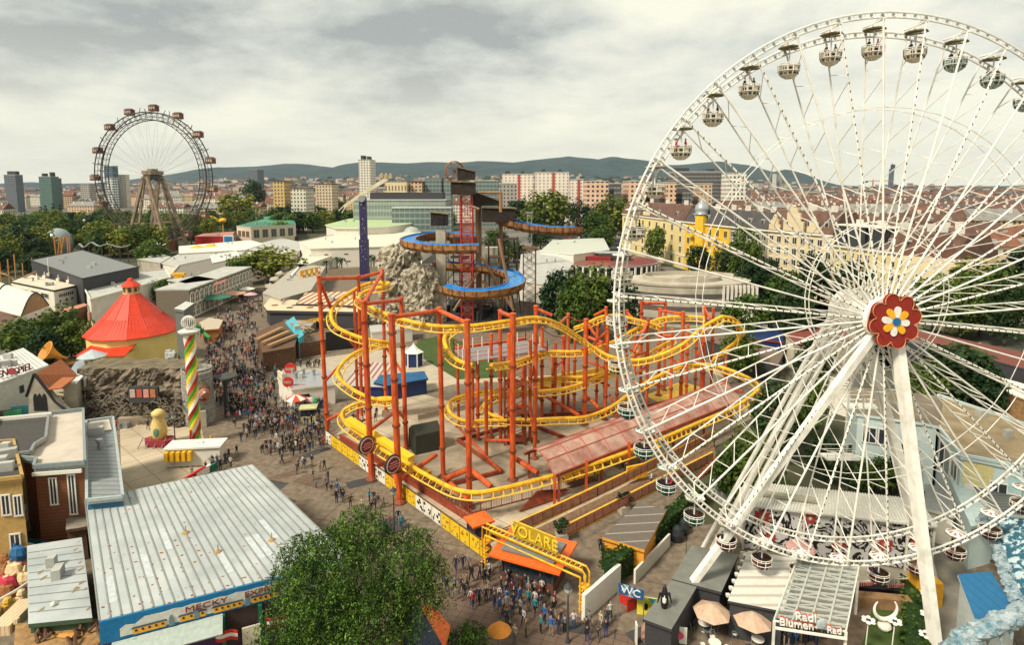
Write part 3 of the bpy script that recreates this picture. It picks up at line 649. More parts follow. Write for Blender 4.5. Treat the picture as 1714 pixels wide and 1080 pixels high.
T = [('mid',476,352,392,40,'green tree right of the pavilion, nearest the avenue'),('dark',500,348,390,36,'dark tree beside the green-roofed pavilion end'),('mid',524,352,390,36,'green tree between pavilion and theatre'),('light',546,350,386,32,'light tree left of the ride tower arm'),('dark',572,346,380,38,'dark tree under the slanted ride arm'),('mid',590,350,384,40,'green tree in front of the station hall, left one'),('dark',640,352,380,34,'dark tree in front of the station hall, middle one'),('mid',668,354,380,30,'green tree in front of the station hall, right one'),('dark',530,340,378,40,'dark tree between the pavilion and the ride tower'),('mid',500,345,372,34,'green tree behind the pavilion roof, right side'),('light',750,352,385,30,'bright shrubby tree by the small flume hut'),('dark',905,372,420,40,'dark tree under the high flume channel'),('mid',830,380,425,44,'green tree between the flume posts'),('dark',1258,430,530,56,'street tree between the round concrete hall and the cream house'),('mid',1310,445,545,60,'street tree below the cream house gable'),('mid',1605,468,572,62,'round street tree between the right spokes'),('dark',1680,462,580,70,'dark street tree at the lower right street edge'),('dark',1360,560,680,66,'dark tree behind the hub of the wheel'),('mid',1545,600,712,60,'green tree below right of the hub'),('dark',1640,600,716,66,'dark tree behind the right spokes by the railway'),('light',1050,335,405,50,'light green tree cut by the wheel rim'),('mid',890,345,400,40,'green tree left of the large bright one'),('mid',1010,375,420,40,'low tree by the street behind the round hall'),('light',398,318,376,62,'big round bright green tree above the green-roofed pavilion'),('dark',425,298,362,40,'tall dark tree behind the big round bright tree'),('dark',352,352,388,36,'dark tree beside the rim of the old ferris wheel'),
     ('mid',553,326,364,38,'round green tree left of the purple ride tower'),('dark',508,350,388,34,'dark tree right of the green-roofed pavilion'),('dark',478,338,380,44,'brownish dark tree behind the pavilion'),
     ('light',456,408,470,88,'wide bright green tree over the avenue'),('mid',398,426,478,48,'small green tree left of the wide avenue tree'),('light',725,336,362,24,'small bright tree before the station'),('mid',702,342,364,20,'small green tree before the station'),
     ('light',922,310,398,84,'large bright green tree behind the blue flume channel'),('dark',972,330,405,40,'dark slender tree right of the large bright one'),('light',1022,320,404,62,'bright tree left of the wheel rim'),('dark',868,328,386,44,'dark tree behind the wooden huts'),('mid',1000,352,412,44,'olive tree standing by the street left of the rim'),
     ('dark',935,446,560,66,'dense dark tree, leftmost of the clump right of the lattice tower'),('mid',985,440,565,84,'dense green tree, middle of the clump right of the lattice tower'),('dark',1035,458,566,66,'dense dark tree, rightmost of the clump behind the coaster'),('mid',958,470,575,60,'lower green tree at the front of the clump behind the coaster'),
     ('mid',1095,374,446,36,'young tree in front of the pale yellow house'),('dark',1168,408,470,44,'dark tree below the bright yellow house'),('dark',1210,412,480,44,'dark tree at the corner of the bright yellow house'),('mid',1244,372,486,48,'tall tree in front of the grey green house'),('dark',1280,425,505,50,'street tree before the ornate cream house'),
     ('dark',1358,414,520,60,'dark street tree at the ornate cream house corner'),('dark',1425,432,530,64,'dark street tree left of the flower hub'),('mid',1560,452,560,70,'street tree right above the flower hub'),('mid',1640,432,565,100,'wide street tree at the right edge'),('dark',1700,410,560,80,'dark tree in the right corner of the street'),
     ('mid',1250,488,580,78,'tree by the round concrete building'),('dark',1325,470,590,70,'dark tree behind the left spokes'),('mid',1238,540,640,60,'tree beside the blue hall'),
     ('dark',1600,566,704,118,'large dark tree right of the hub behind the spokes'),('dark',1295,632,770,84,'dark tree right of the coaster'),('mid',1345,610,740,64,'tree behind the left wheel legs'),('mid',1252,716,846,100,'bushy green tree beside the left wheel legs'),('mid',1222,744,850,60,'low green tree next to the coaster steps'),
     ('mid',1465,762,826,52,'spreading garden tree between the two conifers'),('dark',1382,720,812,60,'dark garden tree left of the conifers'),('mid',1440,770,826,40,'low garden tree in front of the pale blue house'),
     ('dark',860,400,440,44,'dark tree behind the brown lattice tower'),('mid',840,410,448,36,'green tree seen through the flume posts'),('mid',42,530,612,80,'green tree left of the red-roofed hall'),('mid',104,508,606,64,'tall green tree between the barrel roof and the red-roofed hall'),('mid',134,528,612,54,'green tree touching the red-roofed hall'),('dark',78,548,625,60,'low dark tree above the white-roofed arcade'),
     ('mid',272,464,512,42,'green tree behind the red cone roof'),('mid',215,474,512,28,'small tree left of the red cupola'),('mid',176,494,530,40,'tree behind the white hall'),('mid',334,482,512,22,'small tree before the arcaded front'),('mid',172,378,432,44,'round tree at the foot of the old ferris wheel'),('mid',232,372,430,56,'broad tree right below the old ferris wheel'),('light',200,380,428,46,'bright tree between the broad park trees'),('dark',25,372,440,60,'dark tree at the left edge of the park'),('light',70,372,436,44,'bright tree beside the glass bubble'),('mid',112,362,424,50,'green tree hiding the glass bubble'),('light',22,385,452,40,'yellow green tree at the far left'),('dark',60,392,450,44,'dark tree behind the orange coaster posts')]
for t in T: ptree(*t[:5],t[5])
ptree('cone',1418,738,822,36,'narrow dark conifer left of the garden tree'); ptree('cone',1512,716,826,56,'tall dark conifer in front of the pale blue house'); ptree('cone',1490,752,828,36,'smaller conifer beside the tall one')
# big tree near the camera
def near_tree(lobes,seed,label,tx,ty):
    rnd = random.Random(seed); B = A(tx,ty); r = empty('tree',B,label,'tree'); mb = MB(); tw = MB(); big = max(l[2] for l in lobes) > 5; hub = B+Vector((0,0,3.5 if big else 1.6))
    for (px,py,z,R) in lobes:
        c = A(px,py,z); tw.tube([hub,lerp(hub,c,.5)+Vector((0,0,.4)),c],[.2,.12,.05] if big else [.06,.04,.02],5)
        for q in range(int(84*R*R)+20):
            d = Vector((rnd.gauss(0,1),rnd.gauss(0,1),rnd.gauss(0,1)+.25)).normalized(); f = rnd.random()**.35; p = c+Vector((d.x*R,d.y*R,d.z*R*.82))*f
            h = Vector((d.x,d.y,0))*.6+Vector((rnd.uniform(-.5,.5),rnd.uniform(-.5,.5),0)); L = rnd.uniform(.6,1.7)
            if q % 9 == 0: tw.tube([lerp(c,p,.35),p],[.03,.012],4)
            for k in range(15):
                t = k/14; m_ = p+h*(t*L)+Vector((rnd.uniform(-.1,.1),rnd.uniform(-.1,.1),.35*t-1.15*t*t*L+rnd.uniform(-.07,.07)))
                n = Vector((rnd.gauss(0,1),rnd.gauss(0,1),rnd.gauss(0,1)+.9)).normalized(); x = n.cross(Vector((rnd.uniform(-1,1),rnd.uniform(-1,1),.3))).normalized(); y = n.cross(x); s_ = rnd.uniform(.06,.12); mb.add([m_-x*s_,m_-y*s_*.42,m_+x*s_,m_+y*s_*.42],[(0,1,2,3)])
    mb.build('crown',leaf_mat('leaf_near',(.008,.030,.004),(.085,.15,.02),.0),r); tw.tube([B,lerp(B,hub,.6)+Vector((.1,0,0)),hub],[.36,.28,.24] if big else [.1,.08,.07],8); tw.build('trunk',bark,r)
near_tree([(603,885,12.5,1.9),(560,918,11.5,1.9),(512,925,10.5,1.7),(492,968,9,1.6),(530,975,10,2.2),(600,960,11,2.0),(488,1034,7,1.8),(540,1040,8,2.2),(610,1030,8.5,2.1),(470,1088,5.5,1.8),(520,1090,6,2),(600,1085,6.5,2),(640,905,11.5,1.2)],5,'large feathery green tree standing over the booths at the bottom, left of the fork',575,1140)
near_tree([(694,908,11,1.3),(716,955,10,1.4),(676,950,11,1.6),(650,1000,9.5,1.4),(706,1000,8.5,1.5),(675,1045,7.5,1.3)],6,'feathery green tree at the bottom nearest the yellow boards',672,1120)
near_tree([(786,1062,3.2,1.0),(770,1074,2.8,.8),(800,1072,2.6,.7)],8,'small bushy tree at the bottom beside the round orange parasol',780,1075)
# ================================================================== BIG WHITE WHEEL
WR = 23.4; YAW = .108; LEAN = -.035
wh = Vector((math.cos(YAW),math.sin(YAW),0)); wn0 = Vector((math.sin(YAW),-math.cos(YAW),0))   # wn0 looks to the camera
wu = Vector((0,0,1))*math.cos(LEAN)+wn0*math.sin(LEAN); wn = wh.cross(wu).normalized()
if wn.dot(wn0) < 0: wn = -wn
WC = Vector((31.36,49.6,H-9.25)); HC = WC-wu*1.55-wh*.75      # hub
NG = 38; GAP = 2.0
def WP(a,r,t=0): return WC+wh*(r*math.cos(a))+wu*(r*math.sin(a))+wn*t
GA = [R_(93.2)+2*math.pi*k/NG for k in range(NG)]
def wheel():
    r = empty('ferris_wheel',(WC.x,WC.y,0),'huge white ferris wheel with open round gondolas and a red flower at its hub','ferris wheel')
    R2 = WR-1.0
    def ring(name,R,t,n=152,w=.2):
        mb = MB(); mb.tube([WP(2*math.pi*k/n,R,t) for k in range(n)],w*.42,6,closed=True); mb.tube([WP(2*math.pi*k/n,R-.42,t) for k in range(n)],w*.42,6,closed=True)
        for k in range(n*2):
            a = math.pi*k/n; mb.beam(WP(a,R,t),WP(a,R-.42,t),.07,.07,0)
        for k in range(n): a = 2*math.pi*(k+.5)/n; mb.box(WP(a,R-.2,t+.06),(.16,.16,.16),0,1)
        return mb.build(name,[whitem,metal],r)
    ring('rim',WR,.2); ring('rim',R2,.2-GAP)
    mb = MB()
    for (q,rr) in ((.275,.045),(.68,.035)):
        for t in (.2-GAP*.5+GAP*.5*q,.2-GAP*.5-GAP*.5*q):
            mb.tube([WP(GA[k],WR*q,t) for k in range(NG)],rr,5,closed=True)
    mb.build('brace_ring',whitem,r)
    for k,a in enumerate(GA):
        mb = MB(); n0,n1 = HC+(WP(a,1.6,.9)-WC),WP(a,WR-.2,.2); f0,f1 = HC+(WP(a,1.6,-2.1)-WC),WP(a,R2,.2-GAP)
        mb.tube([n0,n1],.085,6); mb.tube([f0,f1],.068,6)
        nb = 14
        for i in range(nb):
            t0,t1 = (i+.3)/nb,(i+1.0)/nb
            p,q = (lerp(n0,n1,t0),lerp(f0,f1,t1)) if i % 2 else (lerp(f0,f1,t0),lerp(n0,n1,t1))
            mb.beam(p,q,.06,.06)
        for i in range(34 if k % 2 else 0):
            mb.box(lerp(n0,n1,(i+.5)/34)+wn*.05,(.09,.09,.16),0,1)
        mb.beam(WP(a,WR,.2),WP(a,WR-1.0,.2-GAP),.09,.09); mb.tube([WP(a,WR-.55,.45),WP(a,WR-.55,-.2-GAP)],.07,6)
        mb.build('spoke',[whitem,mat('lamp_stud',(.12,.10,.07),.5)],r)
    mb = MB(); Mh = Matrix((wh,wu,wn)).transposed()
    mb.lathe(HC,[(1.2,-3.6),(1.9,-3.5),(1.9,-2.0),(1.1,-1.9),(1.1,.8),(1.9,.9),(1.9,1.5),(1.0,1.6),(.8,2.0)],20,0,Mh); mb.build('hub',whitem,r)
    # flower emblem
    FC = HC+wn*2.05; fl = MB(); prof = lambda n,amp,Rr: [(Rr*(1+amp*abs(math.cos(n*t/2+.2))) * math.cos(t),Rr*(1+amp*abs(math.cos(n*t/2+.2)))*math.sin(t)) for t in [2*math.pi*i/120 for i in range(120)]]
    def plate(pts,t0,t1,mi=0,m=None):
        mb = MB(); n = len(pts); lo = [FC+wh*x+wu*y+wn*t0 for x,y in pts]; hi = [FC+wh*x+wu*y+wn*t1 for x,y in pts]
        mb.add(lo+hi,[tuple(range(n,2*n)),tuple(range(n-1,-1,-1))]+[(i,(i+1) % n,n+(i+1) % n,n+i) for i in range(n)],mi); return mb
    em = None
    def lobes(n,rc,rl,ph):
        out = []
        for k in range(n):
            a = 2*math.pi*k/n+ph; c = (rc*math.cos(a),rc*math.sin(a))
            half = math.pi*.5+.3
            for i in range(11):
                b = a-half+2*half*i/10; out.append((c[0]+rl*math.cos(b),c[1]+rl*math.sin(b)))
        return out
    em = plate(lobes(8,1.66,.66,.2),0,.22).build('flower_emblem',mat('flower_red',(.26,.02,.012),.6),r)
    for k in range(8):
        a = 2*math.pi*k/8+.2; c = Vector((math.cos(a),math.sin(a)))
        rim_ = [(c.x*1.66+.62*math.cos(b),c.y*1.66+.62*math.sin(b)) for b in [a-1.7+3.4*i/12 for i in range(13)]]
        mb = MB(); mb.tube([FC+wh*x+wu*y+wn*.26 for x,y in rim_],.035,5); mb.build('petal_outline',mat('gold_line',(.60,.25,.10),.5),em)
    for k in range(8):
        a = R_(81)+k*math.pi/4; pts = []
        for i in range(16):
            b = 2*math.pi*i/16; u = .72+.50*math.cos(b); v = .27*math.sin(b)*(1+.35*math.cos(b)); pts.append((u*math.cos(a)-v*math.sin(a),u*math.sin(a)+v*math.cos(a)))
        plate(pts,.23,.32+(.03 if k % 2 else 0)).build('petal',mat('petal_white',(.80,.78,.72),.4) if k % 2 == 0 else mat('petal_yellow',(.85,.42,.02),.4),em)
    plate([(.33*math.cos(2*math.pi*i/20),.33*math.sin(2*math.pi*i/20)) for i in range(20)],.33,.42).build('flower_centre',mat('flower_blue',(.01,.14,.33),.4),em)
    # legs
    def leg(p,q,w,d): MB().beam(p,q,w,d,0,up=wn).build('leg',whitem,r)
    HF = HC+wn*1.3-wu*1.0
    leg(HF-wh*.9,A(1126,1022,.3),.5,.65); leg(HF+wh*.9,A(1568,1100,.0),.66,.8)
    mb = MB(); top = HC-wn*3.2-wu*.6-wh*1.2; ft = A(1188,930,0)
    mb.tube([top,ft],.32,8); mb.tube([top+wh*.8,ft+Vector((1.0,-.2,0))],.28,8); mb.tube([top-wh*.7,ft+Vector((-1.0,.2,0))],.2,8); mb.build('leg',whitem,r)
    leg(HC-wn*3.2+wh*.9-wu*.6,A(1564,985,0),.7,.8)
    # service ladder platforms
    mb = MB()
    for (x,y,z) in ((1405,765,9),(1440,680,13)):
        P = A(x,y,z); s = 1.7
        mb.box(P,(3.4,1.6,.12)); 
        for dz in (.5,1.0): mb.box(P+Vector((0,-.8,dz)),(3.4,.05,.05)); mb.box(P+Vector((0,.8,dz)),(3.4,.05,.05))
        for dx in (-1.7,-.85,0,.85,1.7): mb.box(P+Vector((dx,-.8,.5)),(.05,.05,1.0))
        mb.beam(P+Vector((-1.7,0,0)),lerp(top,ft,.55),.08,.08)
    mb.build('service_platform',whitem,r)
    return r
wheel()
# ---- gondolas
olive = mat('gondola_roof_underside',(.17,.145,.065),.7)
gcols = {'beige': (mat('gondola_beige',(.62,.55,.40),.5),'beige'),'green': (mat('gondola_green',(.01,.12,.08),.45),'dark green'),'red': (mat('gondola_red',(.13,.02,.02),.45),'red'),'blue': (mat('gondola_blue',(.26,.36,.33),.45),'pale blue'),'yellow': (mat('gondola_yellow',(.60,.40,.05),.45),'yellow')}
def gondola(col,label):
    g = empty('gondola',(0,0,0),label,'gondola','gondolas of the big wheel'); m = gcols[col][0]
    mb = MB(); mb.lathe((0,0,0),[(.30,0),(.58,.22),(.80,.58),(.86,.98),(.80,.98),(.74,.6),(.5,.3),(.2,.12)],12,[0,0,0,0,1,1,1])
    for k in range(12):
        if k % 3 == 0: continue
        a = 2*math.pi*(k+.5)/12; c = Vector((math.cos(a)*.80,math.sin(a)*.80,.76)); mb.box(c,(.05,.27,.20),a,2)
    for k in range(12):
        a = 2*math.pi*(k+.5)/12; c = Vector((math.cos(a)*.71,math.sin(a)*.71,.40)); mb.box(c,(.05,.2,.14),a,2)
    mb.build('basket',[m,brown,black],g)
    mb = MB()
    for z,rr in ((.99,.86),(.60,.83),(1.14,.84)): mb.tube([(rr*math.cos(2*math.pi*k/16),rr*math.sin(2*math.pi*k/16),z) for k in range(16)],.03,5,closed=True)
    for k in range(8):
        a = 2*math.pi*k/8; mb.tube([(.3*math.cos(a),.3*math.sin(a),.02),(.62*math.cos(a),.62*math.sin(a),.22),(.85*math.cos(a),.85*math.sin(a),.6),(.85*math.cos(a),.85*math.sin(a),1.14)],.028,4)
    mb.build('railing',whitem,g)
    mb = MB(); mb.tube([(0,0,.1),(0,0,3.0)],.06,6); mb.build('pole',whitem,g)
    mb = MB(); mb.lathe((0,0,2.42),[(.88,0),(.88,.09)],8,1,a0=.39); mb.lathe((0,0,2.515),[(.86,0),(.12,.22)],8,0,a0=.39)
    rf = mb.build('roof',[whitem,olive],g)
    mb = MB(); wc = mat('roof_wedge_'+col,{'beige': (.30,.2,.1),'green': (.02,.16,.10),'red': (.35,.16,.13),'blue': (.04,.14,.3),'yellow': (.1,.2,.1)}[col],.5)
    for k in range(8):
        a = .39+2*math.pi*(k+.5)/8; R0,R1 = .30,.64; z = lambda r_: 2.515+.22*(.86-r_)/.74*1.02+.02
        mb.add([(R0*math.cos(a-.12),R0*math.sin(a-.12),z(R0)),(R1*math.cos(a-.2),R1*math.sin(a-.2),z(R1)),(R1*math.cos(a+.2),R1*math.sin(a+.2),z(R1)),(R0*math.cos(a+.12),R0*math.sin(a+.12),z(R0))],[(0,1,2,3)])
    mb.build('roof_inlay',wc,rf); 
    return g
GPOS = []
_protoG = {}
for k,a in enumerate(GA):
    P = WP(a,WR-.55,-.8); deg = (math.degrees(a)) % 360
    px,py = PX(P)
    if px > 1790: continue
    col = 'beige' if 75 < deg < 150 else 'blue' if deg < 75 and deg > 20 else 'green' if 195 < deg < 235 else 'red' if 235 <= deg < 330 else 'beige' if deg < 185 else 'yellow' if deg < 195 else 'blue'
    where = 'at the very top' if 85 < deg < 98 else ('%s on the %s' % (['first','second','third','fourth','fifth','sixth','seventh','eighth','ninth','tenth','eleventh','twelfth','thirteenth','fourteenth','fifteenth','sixteenth','seventeenth','eighteenth','nineteenth','twentieth','twenty-first','twenty-second','twenty-third','twenty-fourth','twenty-fifth','twenty-sixth','twenty-seventh','twenty-eighth'][min(27,k-1 if deg <= 270 and k < 20 else NG-k-1)],'left side from the top' if 90 < deg < 270 else 'right side from the top'))
    lab = '%s gondola with octagonal roof, %s' % (gcols[col][1],where)
    if col not in _protoG:
        _protoG[col] = gondola(col,lab); _protoG[col].location = P-Vector((0,0,3.0)); o = _protoG[col]
        _protoG[col+'k'] = [x for x in COL.objects if x.parent is o]
        _protoG[col+'kk'] = [(x,[y for y in COL.objects if y.parent is x]) for x in _protoG[col+'k']]
    else:
        g0 = _protoG[col]; o = g0.copy(); COL.objects.link(o); o.location = P-Vector((0,0,3.0)); o['label'] = lab
        for ch,gk in _protoG[col+'kk']:
            d = ch.copy(); COL.objects.link(d); d.parent = o
            for y in gk: e_ = y.copy(); COL.objects.link(e_); e_.parent = d
    GPOS.append((deg,o))
# ================================================================== OLD GIANT WHEEL
def riesenrad():
    D = 352; c0 = AD(256,296,D); R = 37.0; yaw = -.18
    h = Vector((math.cos(yaw),math.sin(yaw),0)); n = Vector((math.sin(yaw),-math.cos(yaw),0)); u = Vector((0,0,1))
    r = empty('ferris_wheel',(c0.x,c0.y,0),'old giant iron ferris wheel with red wagons standing in the park','ferris wheel')
    steel = mat('old_wheel_steel',(.055,.045,.035),.6,var=.3,scale=.3); st2 = mat('old_wheel_tower',(.24,.18,.12),.7,var=.35,scale=.3)
    P = lambda a,rr,t: c0+h*(rr*math.cos(a))+u*(rr*math.sin(a))+n*t
    mb = MB()
    for t in (-2.6,2.6):
        for rr,w in ((R,.32),(R-4.2,.27),(R-2.2,.13)): mb.tube([P(2*math.pi*k/60,rr,t) for k in range(60)],w,5,closed=True)
        for k in range(60):
            a = 2*math.pi*k/60; mb.beam(P(a,R,t),P(a,R-4.2,t),.2,.2); mb.beam(P(a,R,t),P(a+math.pi/30,R-4.2,t),.1,.1)
    for k in range(60):
        a = 2*math.pi*k/60; mb.beam(P(a,R,-2.6),P(a,R,2.6),.22,.22); mb.beam(P(a,R-4.2,-2.6),P(a,R-4.2,2.6),.2,.2)
    for k in range(30):
        a = 2*math.pi*k/30; mb.beam(P(a,R,-2.6),P(a,R+2.6,-1.5),.3,.3); mb.beam(P(a,R,2.6),P(a,R+2.6,1.5),.3,.3)
    mb.build('rim',steel,r)
    for k in range(60): MB().tube([P(2*math.pi*k/60,1.2,4*(1 if k % 2 else -1)*.6),P(2*math.pi*k/60,R-4.2,2.6*(1 if k % 2 else -1))],.05,4).build('spoke_cable',mat('cable',(.30,.28,.24),.5),r)
    Mh = Matrix((h,u,n)).transposed()
    MB().lathe(c0,[(1.6,-5),(2.6,-4.6),(2.6,-3),(1.6,-2.6),(1.6,2.6),(2.6,3),(2.6,4.6),(1.6,5)],14,0,Mh).build('hub',steel,r)
    for t in (-5.6,5.6):
        top = c0+n*t; mb = MB()
        for s in (-1,1):
            ft = c0+n*(t*1.5)+h*(s*14); ft.z = 0; ins = c0+n*(t*1.1)+h*(s*9); ins.z = 0
            mb.beam(top+h*s*1.2,ft,1.5,1.5,0,up=n); mb.beam(top+h*s*.5,ins,1.1,1.1,0,up=n)
            for k in range(7):
                q = (k+.5)/7; mb.beam(lerp(top+h*s*1.2,ft,q),lerp(top+h*s*.5,ins,min(1,q+.1)),.4,.4,0,up=n)
        for q in (.3,.62): mb.beam(lerp(top,c0+n*(t*1.5)-h*14-u*c0.z,q),lerp(top,c0+n*(t*1.5)+h*14-u*c0.z,q),.8,.8,0,up=n)
        mb.build('support_tower',st2,r)
    MB().box(c0+u*2.4,(6,10,2.2),yaw).box(c0+u*4,(3,5,1.2),yaw).build('axle_house',st2,r)
    MB().box(Vector((c0.x,c0.y,3)),(16,12,6),yaw).build('boarding_house',mat('station_wood',(.22,.08,.05)),r)
    wm = mat('wagon_red',(.13,.045,.03),.6); w0 = None; names = ['upper left','top left','topmost','top right','upper right','right','lower right','low right','bottom right','bottom','bottom left','low left','lower left','far left','left']
    for k in range(15):
        a = R_(157)-2*math.pi*k/15; Pp = P(a,R+2.2,0); lab = 'red wooden wagon of the old ferris wheel, %s one' % names[k]
        if w0 is None:
            w0 = empty('wagon',Pp-Vector((0,0,1.6)),lab,'wagon','wagons of the old ferris wheel'); b = w0.location
            bd = MB().box(Vector(b)+Vector((0,0,1.6)),(4.6,3.2,2.8),yaw).build('cabin',wm,w0)
            MB().box(Vector(b)+Vector((0,0,3.3)),(4.9,3.4,.3),yaw).box(Vector(b)+Vector((0,0,3.7)),(3.4,2.2,.5),yaw).build('roof',mat('wagon_roof',(.17,.12,.08)),w0)
            mb = MB()
            for i in range(3):
                for s in (-1,1):
                    mb.box(Vector(b)+Vector((0,0,1.9))+h*((i-1)*1.4)+n*s*1.62,(.95,.1,1.4),yaw)
            mb.build('window',mat('wagon_window',(.42,.34,.24),.3),w0)
            kids = [x for x in COL.objects if x.parent is w0]
        else:
            copy_tree(w0,Pp-Vector((0,0,1.6)),0,1,lab,src=kids)
riesenrad()
# ================================================================== ROLLER COASTER
K = 1.233
RC = empty('roller_coaster',A(840,790),'flying roller coaster with orange tube posts and twisting yellow track','roller coaster')
def catmull(P,n=8,closed=False):
    out = []; m = len(P)
    for i in range(m-1 if not closed else m):
        p0 = P[i-1] if (i > 0 or closed) else P[0]; p1 = P[i]; p2 = P[(i+1) % m]; p3 = P[(i+2) % m] if (i+2 < m or closed) else P[-1]
        for k in range(n):
            t = k/n; out.append(.5*((2*p1)+(p2-p0)*t+(2*p0-5*p1+4*p2-p3)*t*t+(3*p1-p0-3*p2+p3)*t*t*t))
    if not closed: out.append(P[-1])
    return out
def track(pts,name='track',spine=.26,bank=0):
    P = catmull([A(x,y,z*K) for x,y,z in pts],9)
    # even spacing
    mb = MB(); mb.tube(P,spine,8)
    L = [];
    for i,p in enumerate(P):
        t = (P[min(i+1,len(P)-1)]-P[max(i-1,0)]).normalized(); s = t.cross(Vector((0,0,1))).normalized(); L.append((p,t,s))
    for sg in (-1,1): mb.tube([p+s*sg*.62-Vector((0,0,.62)) for p,t,s in L],.1,6,1)
    acc = 0
    for i in range(1,len(P)):
        acc += (P[i]-P[i-1]).length
        if acc > 1.05:
            acc = 0; p,t,s = L[i]; a,b = p-s*.62-Vector((0,0,.62)),p+s*.62-Vector((0,0,.62))
            mb.beam(a,b,.09,.09,1); mb.beam(a,p,.09,.16,0); mb.beam(b,p,.09,.16,0)
    return mb.build(name,[yellow,mat('track_rail_yellow',(.80,.50,.08),.4)],RC,smooth=False)
track([(652,474,18.2),(640,480,17.9),(620,485,17.5),(605,492,17.3),(602,503,17.2),(630,519,17.1),(674,535,16.9),(730,546,16.6),(780,546,16.4),(813,543,16.4),(860,536,16.4),(890,532,16.2),(915,535,15.6),(942,546,14),(969,564,12),(994,582,10.4),(1022,597,9.4),(1061,603,9.2),(1100,596,10),(1142,577,11.5),(1169,553,13),(1189,540,14),(1208,530,14.6)])
track([(652,474,18.2),(620,474,17.8),(590,487,17.2),(566,505,16.4),(554,524,15.4),(563,547,14.4),(602,565,13.4),(636,572,12.8),(652,574,12.4),(638,575,12),(598,589,11),(572,610,10),(566,630,9),(590,652,8),(619,666,7.4),(646,671,7),(660,668,6.8),(640,667,6.4),(602,674,5.6),(577,686,4.8),(573,699,4.2),(582,712,3.8)])
track([(582,712,3.8),(610,732,3.6),(645,756,3.4),(683,776,3.2),(697,786,3.1),(720,799,3),(744,812,2.9),(770,822,2.8),(800,825,2.8),(827,821,2.8),(860,814,2.7),(910,801,2.6),(960,787,2.6),(1020,768,2.6),(1090,742,2.6),(1160,712,2.6),(1225,684,3),(1256,664,3.6),(1270,650,4.2),(1262,638,4.8),(1228,622,5.6),(1190,611,6),(1150,612,5.8),(1114,624,5.2),(1072,646,4.4),(1050,662,4),(1030,677,3.7),(1005,690,3.4),(975,699,3.2),(930,701,3.2),(883,703,3.2),(841,700,3.3),(815,690,3.5),(811,676,3.8),(826,664,4.2),(850,660,4.5),(869,656,4.7),(919,654,5),(955,648,5.3),(989,636,5.6),(1022,623,6),(1050,612,6.6),(1075,600,7.4),(1100,583,8.4),(1128,567,9.2)])
track([(849,704,3.2),(813,704,3.2),(780,705,3.3),(760,697,3.6),(750,682,4),(760,668,4.4),(800,658,4.7),(840,652,5),(869,644,5.2),(892,637,5.4),(930,632,5.6),(975,631,5.8),(1005,625,6),(1031,612,6.4),(1055,598,7),(1068,588,7.4)])
track([(822,652,12),(791,611,12.6),(766,603,12.8),(749,586,13.4),(744,567,14),(752,555,14.6),(769,547,15),(790,545,15.2)][1:])
track([(822,611,12.2),(860,606,11),(914,590,9.6),(961,589,9.4),(989,586,9.4),(1031,570,10),(1061,552,11),(1089,539,11.8),(1114,532,12.2),(1155,530,12.4),(1180,532,12.4)])
track([(961,549,12),(983,541,12.4),(1005,531,12.8),(1031,527,13),(1055,533,12.6),(1083,540,12),(1105,548,11.2)])
track([(1208,530,14.6),(1228,534,14),(1240,548,12.8),(1235,568,11.2),(1215,585,9.8),(1195,600,8)])
P_ = {}
def post(key,tx,ty,bx,by,r=.42,top=None):
    r *= .74
    B = A(bx,by); z = ztop(B,ty) if top is None else top*K
    q = PX(Vector((B.x,B.y,z)))
    T_ = Vector((B.x+(tx-q[0])/F*B.y*.45,B.y,z))
    mb = MB(); mb.tube([B,T_],r,10); zz = 4
    while zz < z-2: mb.lathe(lerp(B,T_,zz/z),[(r+.12,-.12),(r+.12,.12)],10,1); zz += 5.5
    mb.lathe(B,[(r+.4,0),(r+.4,.15),(r,.5)],10,1); mb.lathe(T_,[(r+.06,-.05),(r+.06,.12),(r*.5,.2)],10)
    mb.build('support_post',[orange,flange],RC); P_[key] = (B,T_)
for a in [('A',526,463,549,736),('B',601,462,606,706,.36),('B2',640,452,646,690,.38),('C',592,488,600,722,.3),('D',602,505,622,803,.52),('E',667,499,680,753),('F',646,527,669,842,.52),('G',731,516,742,800),('H',780,537,786,852,.46),('I',859,526,858,806,.5),('J',836,520,838,742,.36),('K',897,513,896,742,.42),
          ('L',907,549,907,712,.34),('M',944,563,942,694,.42),('N',949,526,951,684,.34),('O',982,535,978,712,.5),('P',1014,515,1012,686,.34),('Q',1021,549,1012,704,.38),('R',1047,520,1048,676,.34),('S',1072,505,1072,662,.36),('T',1084,535,1082,690,.36),('U',1103,517,1102,664,.42),('V',1111,505,1112,655,.34),('X',1143,523,1139,678,.42),('Y',1124,552,1122,690,.34),('Z',1179,514,1175,660,.62),('Z2',1193,517,1190,655,.36),
          ('a',764,602,768,716,.3),('b',800,610,800,738,.34),('c',824,560,822,734,.3),('d',875,606,876,740,.34),('e',924,590,925,690,.3),('f',1050,640,1050,712,.28),('h',852,560,852,742,.34),('i',888,570,887,738,.32),('j',930,575,929,706,.3),('k',962,560,961,700,.3),('l',1000,545,998,694,.3),('m',1034,552,1032,700,.3),('n',1062,560,1061,694,.3),('o',1150,545,1148,684,.32),('p',1165,560,1163,672,.3),('q',814,640,814,770,.34),('r',895,650,895,770,.34),('s',790,600,792,724,.3),('g',1215,590,1213,665,.3)]:
    post(*a)
def cb(a,b,r=.34): r *= .8; MB().tube([a,b],r,8).build('cross_beam',orange,RC)
up = lambda k: P_[k][1]-Vector((0,0,.3))
for a,b in (('A','B'),('B','B2'),('D','E'),('F','G'),('G','H'),('J','I'),('S','V'),('U','X'),('B2','D')): cb(up(a),up(b))
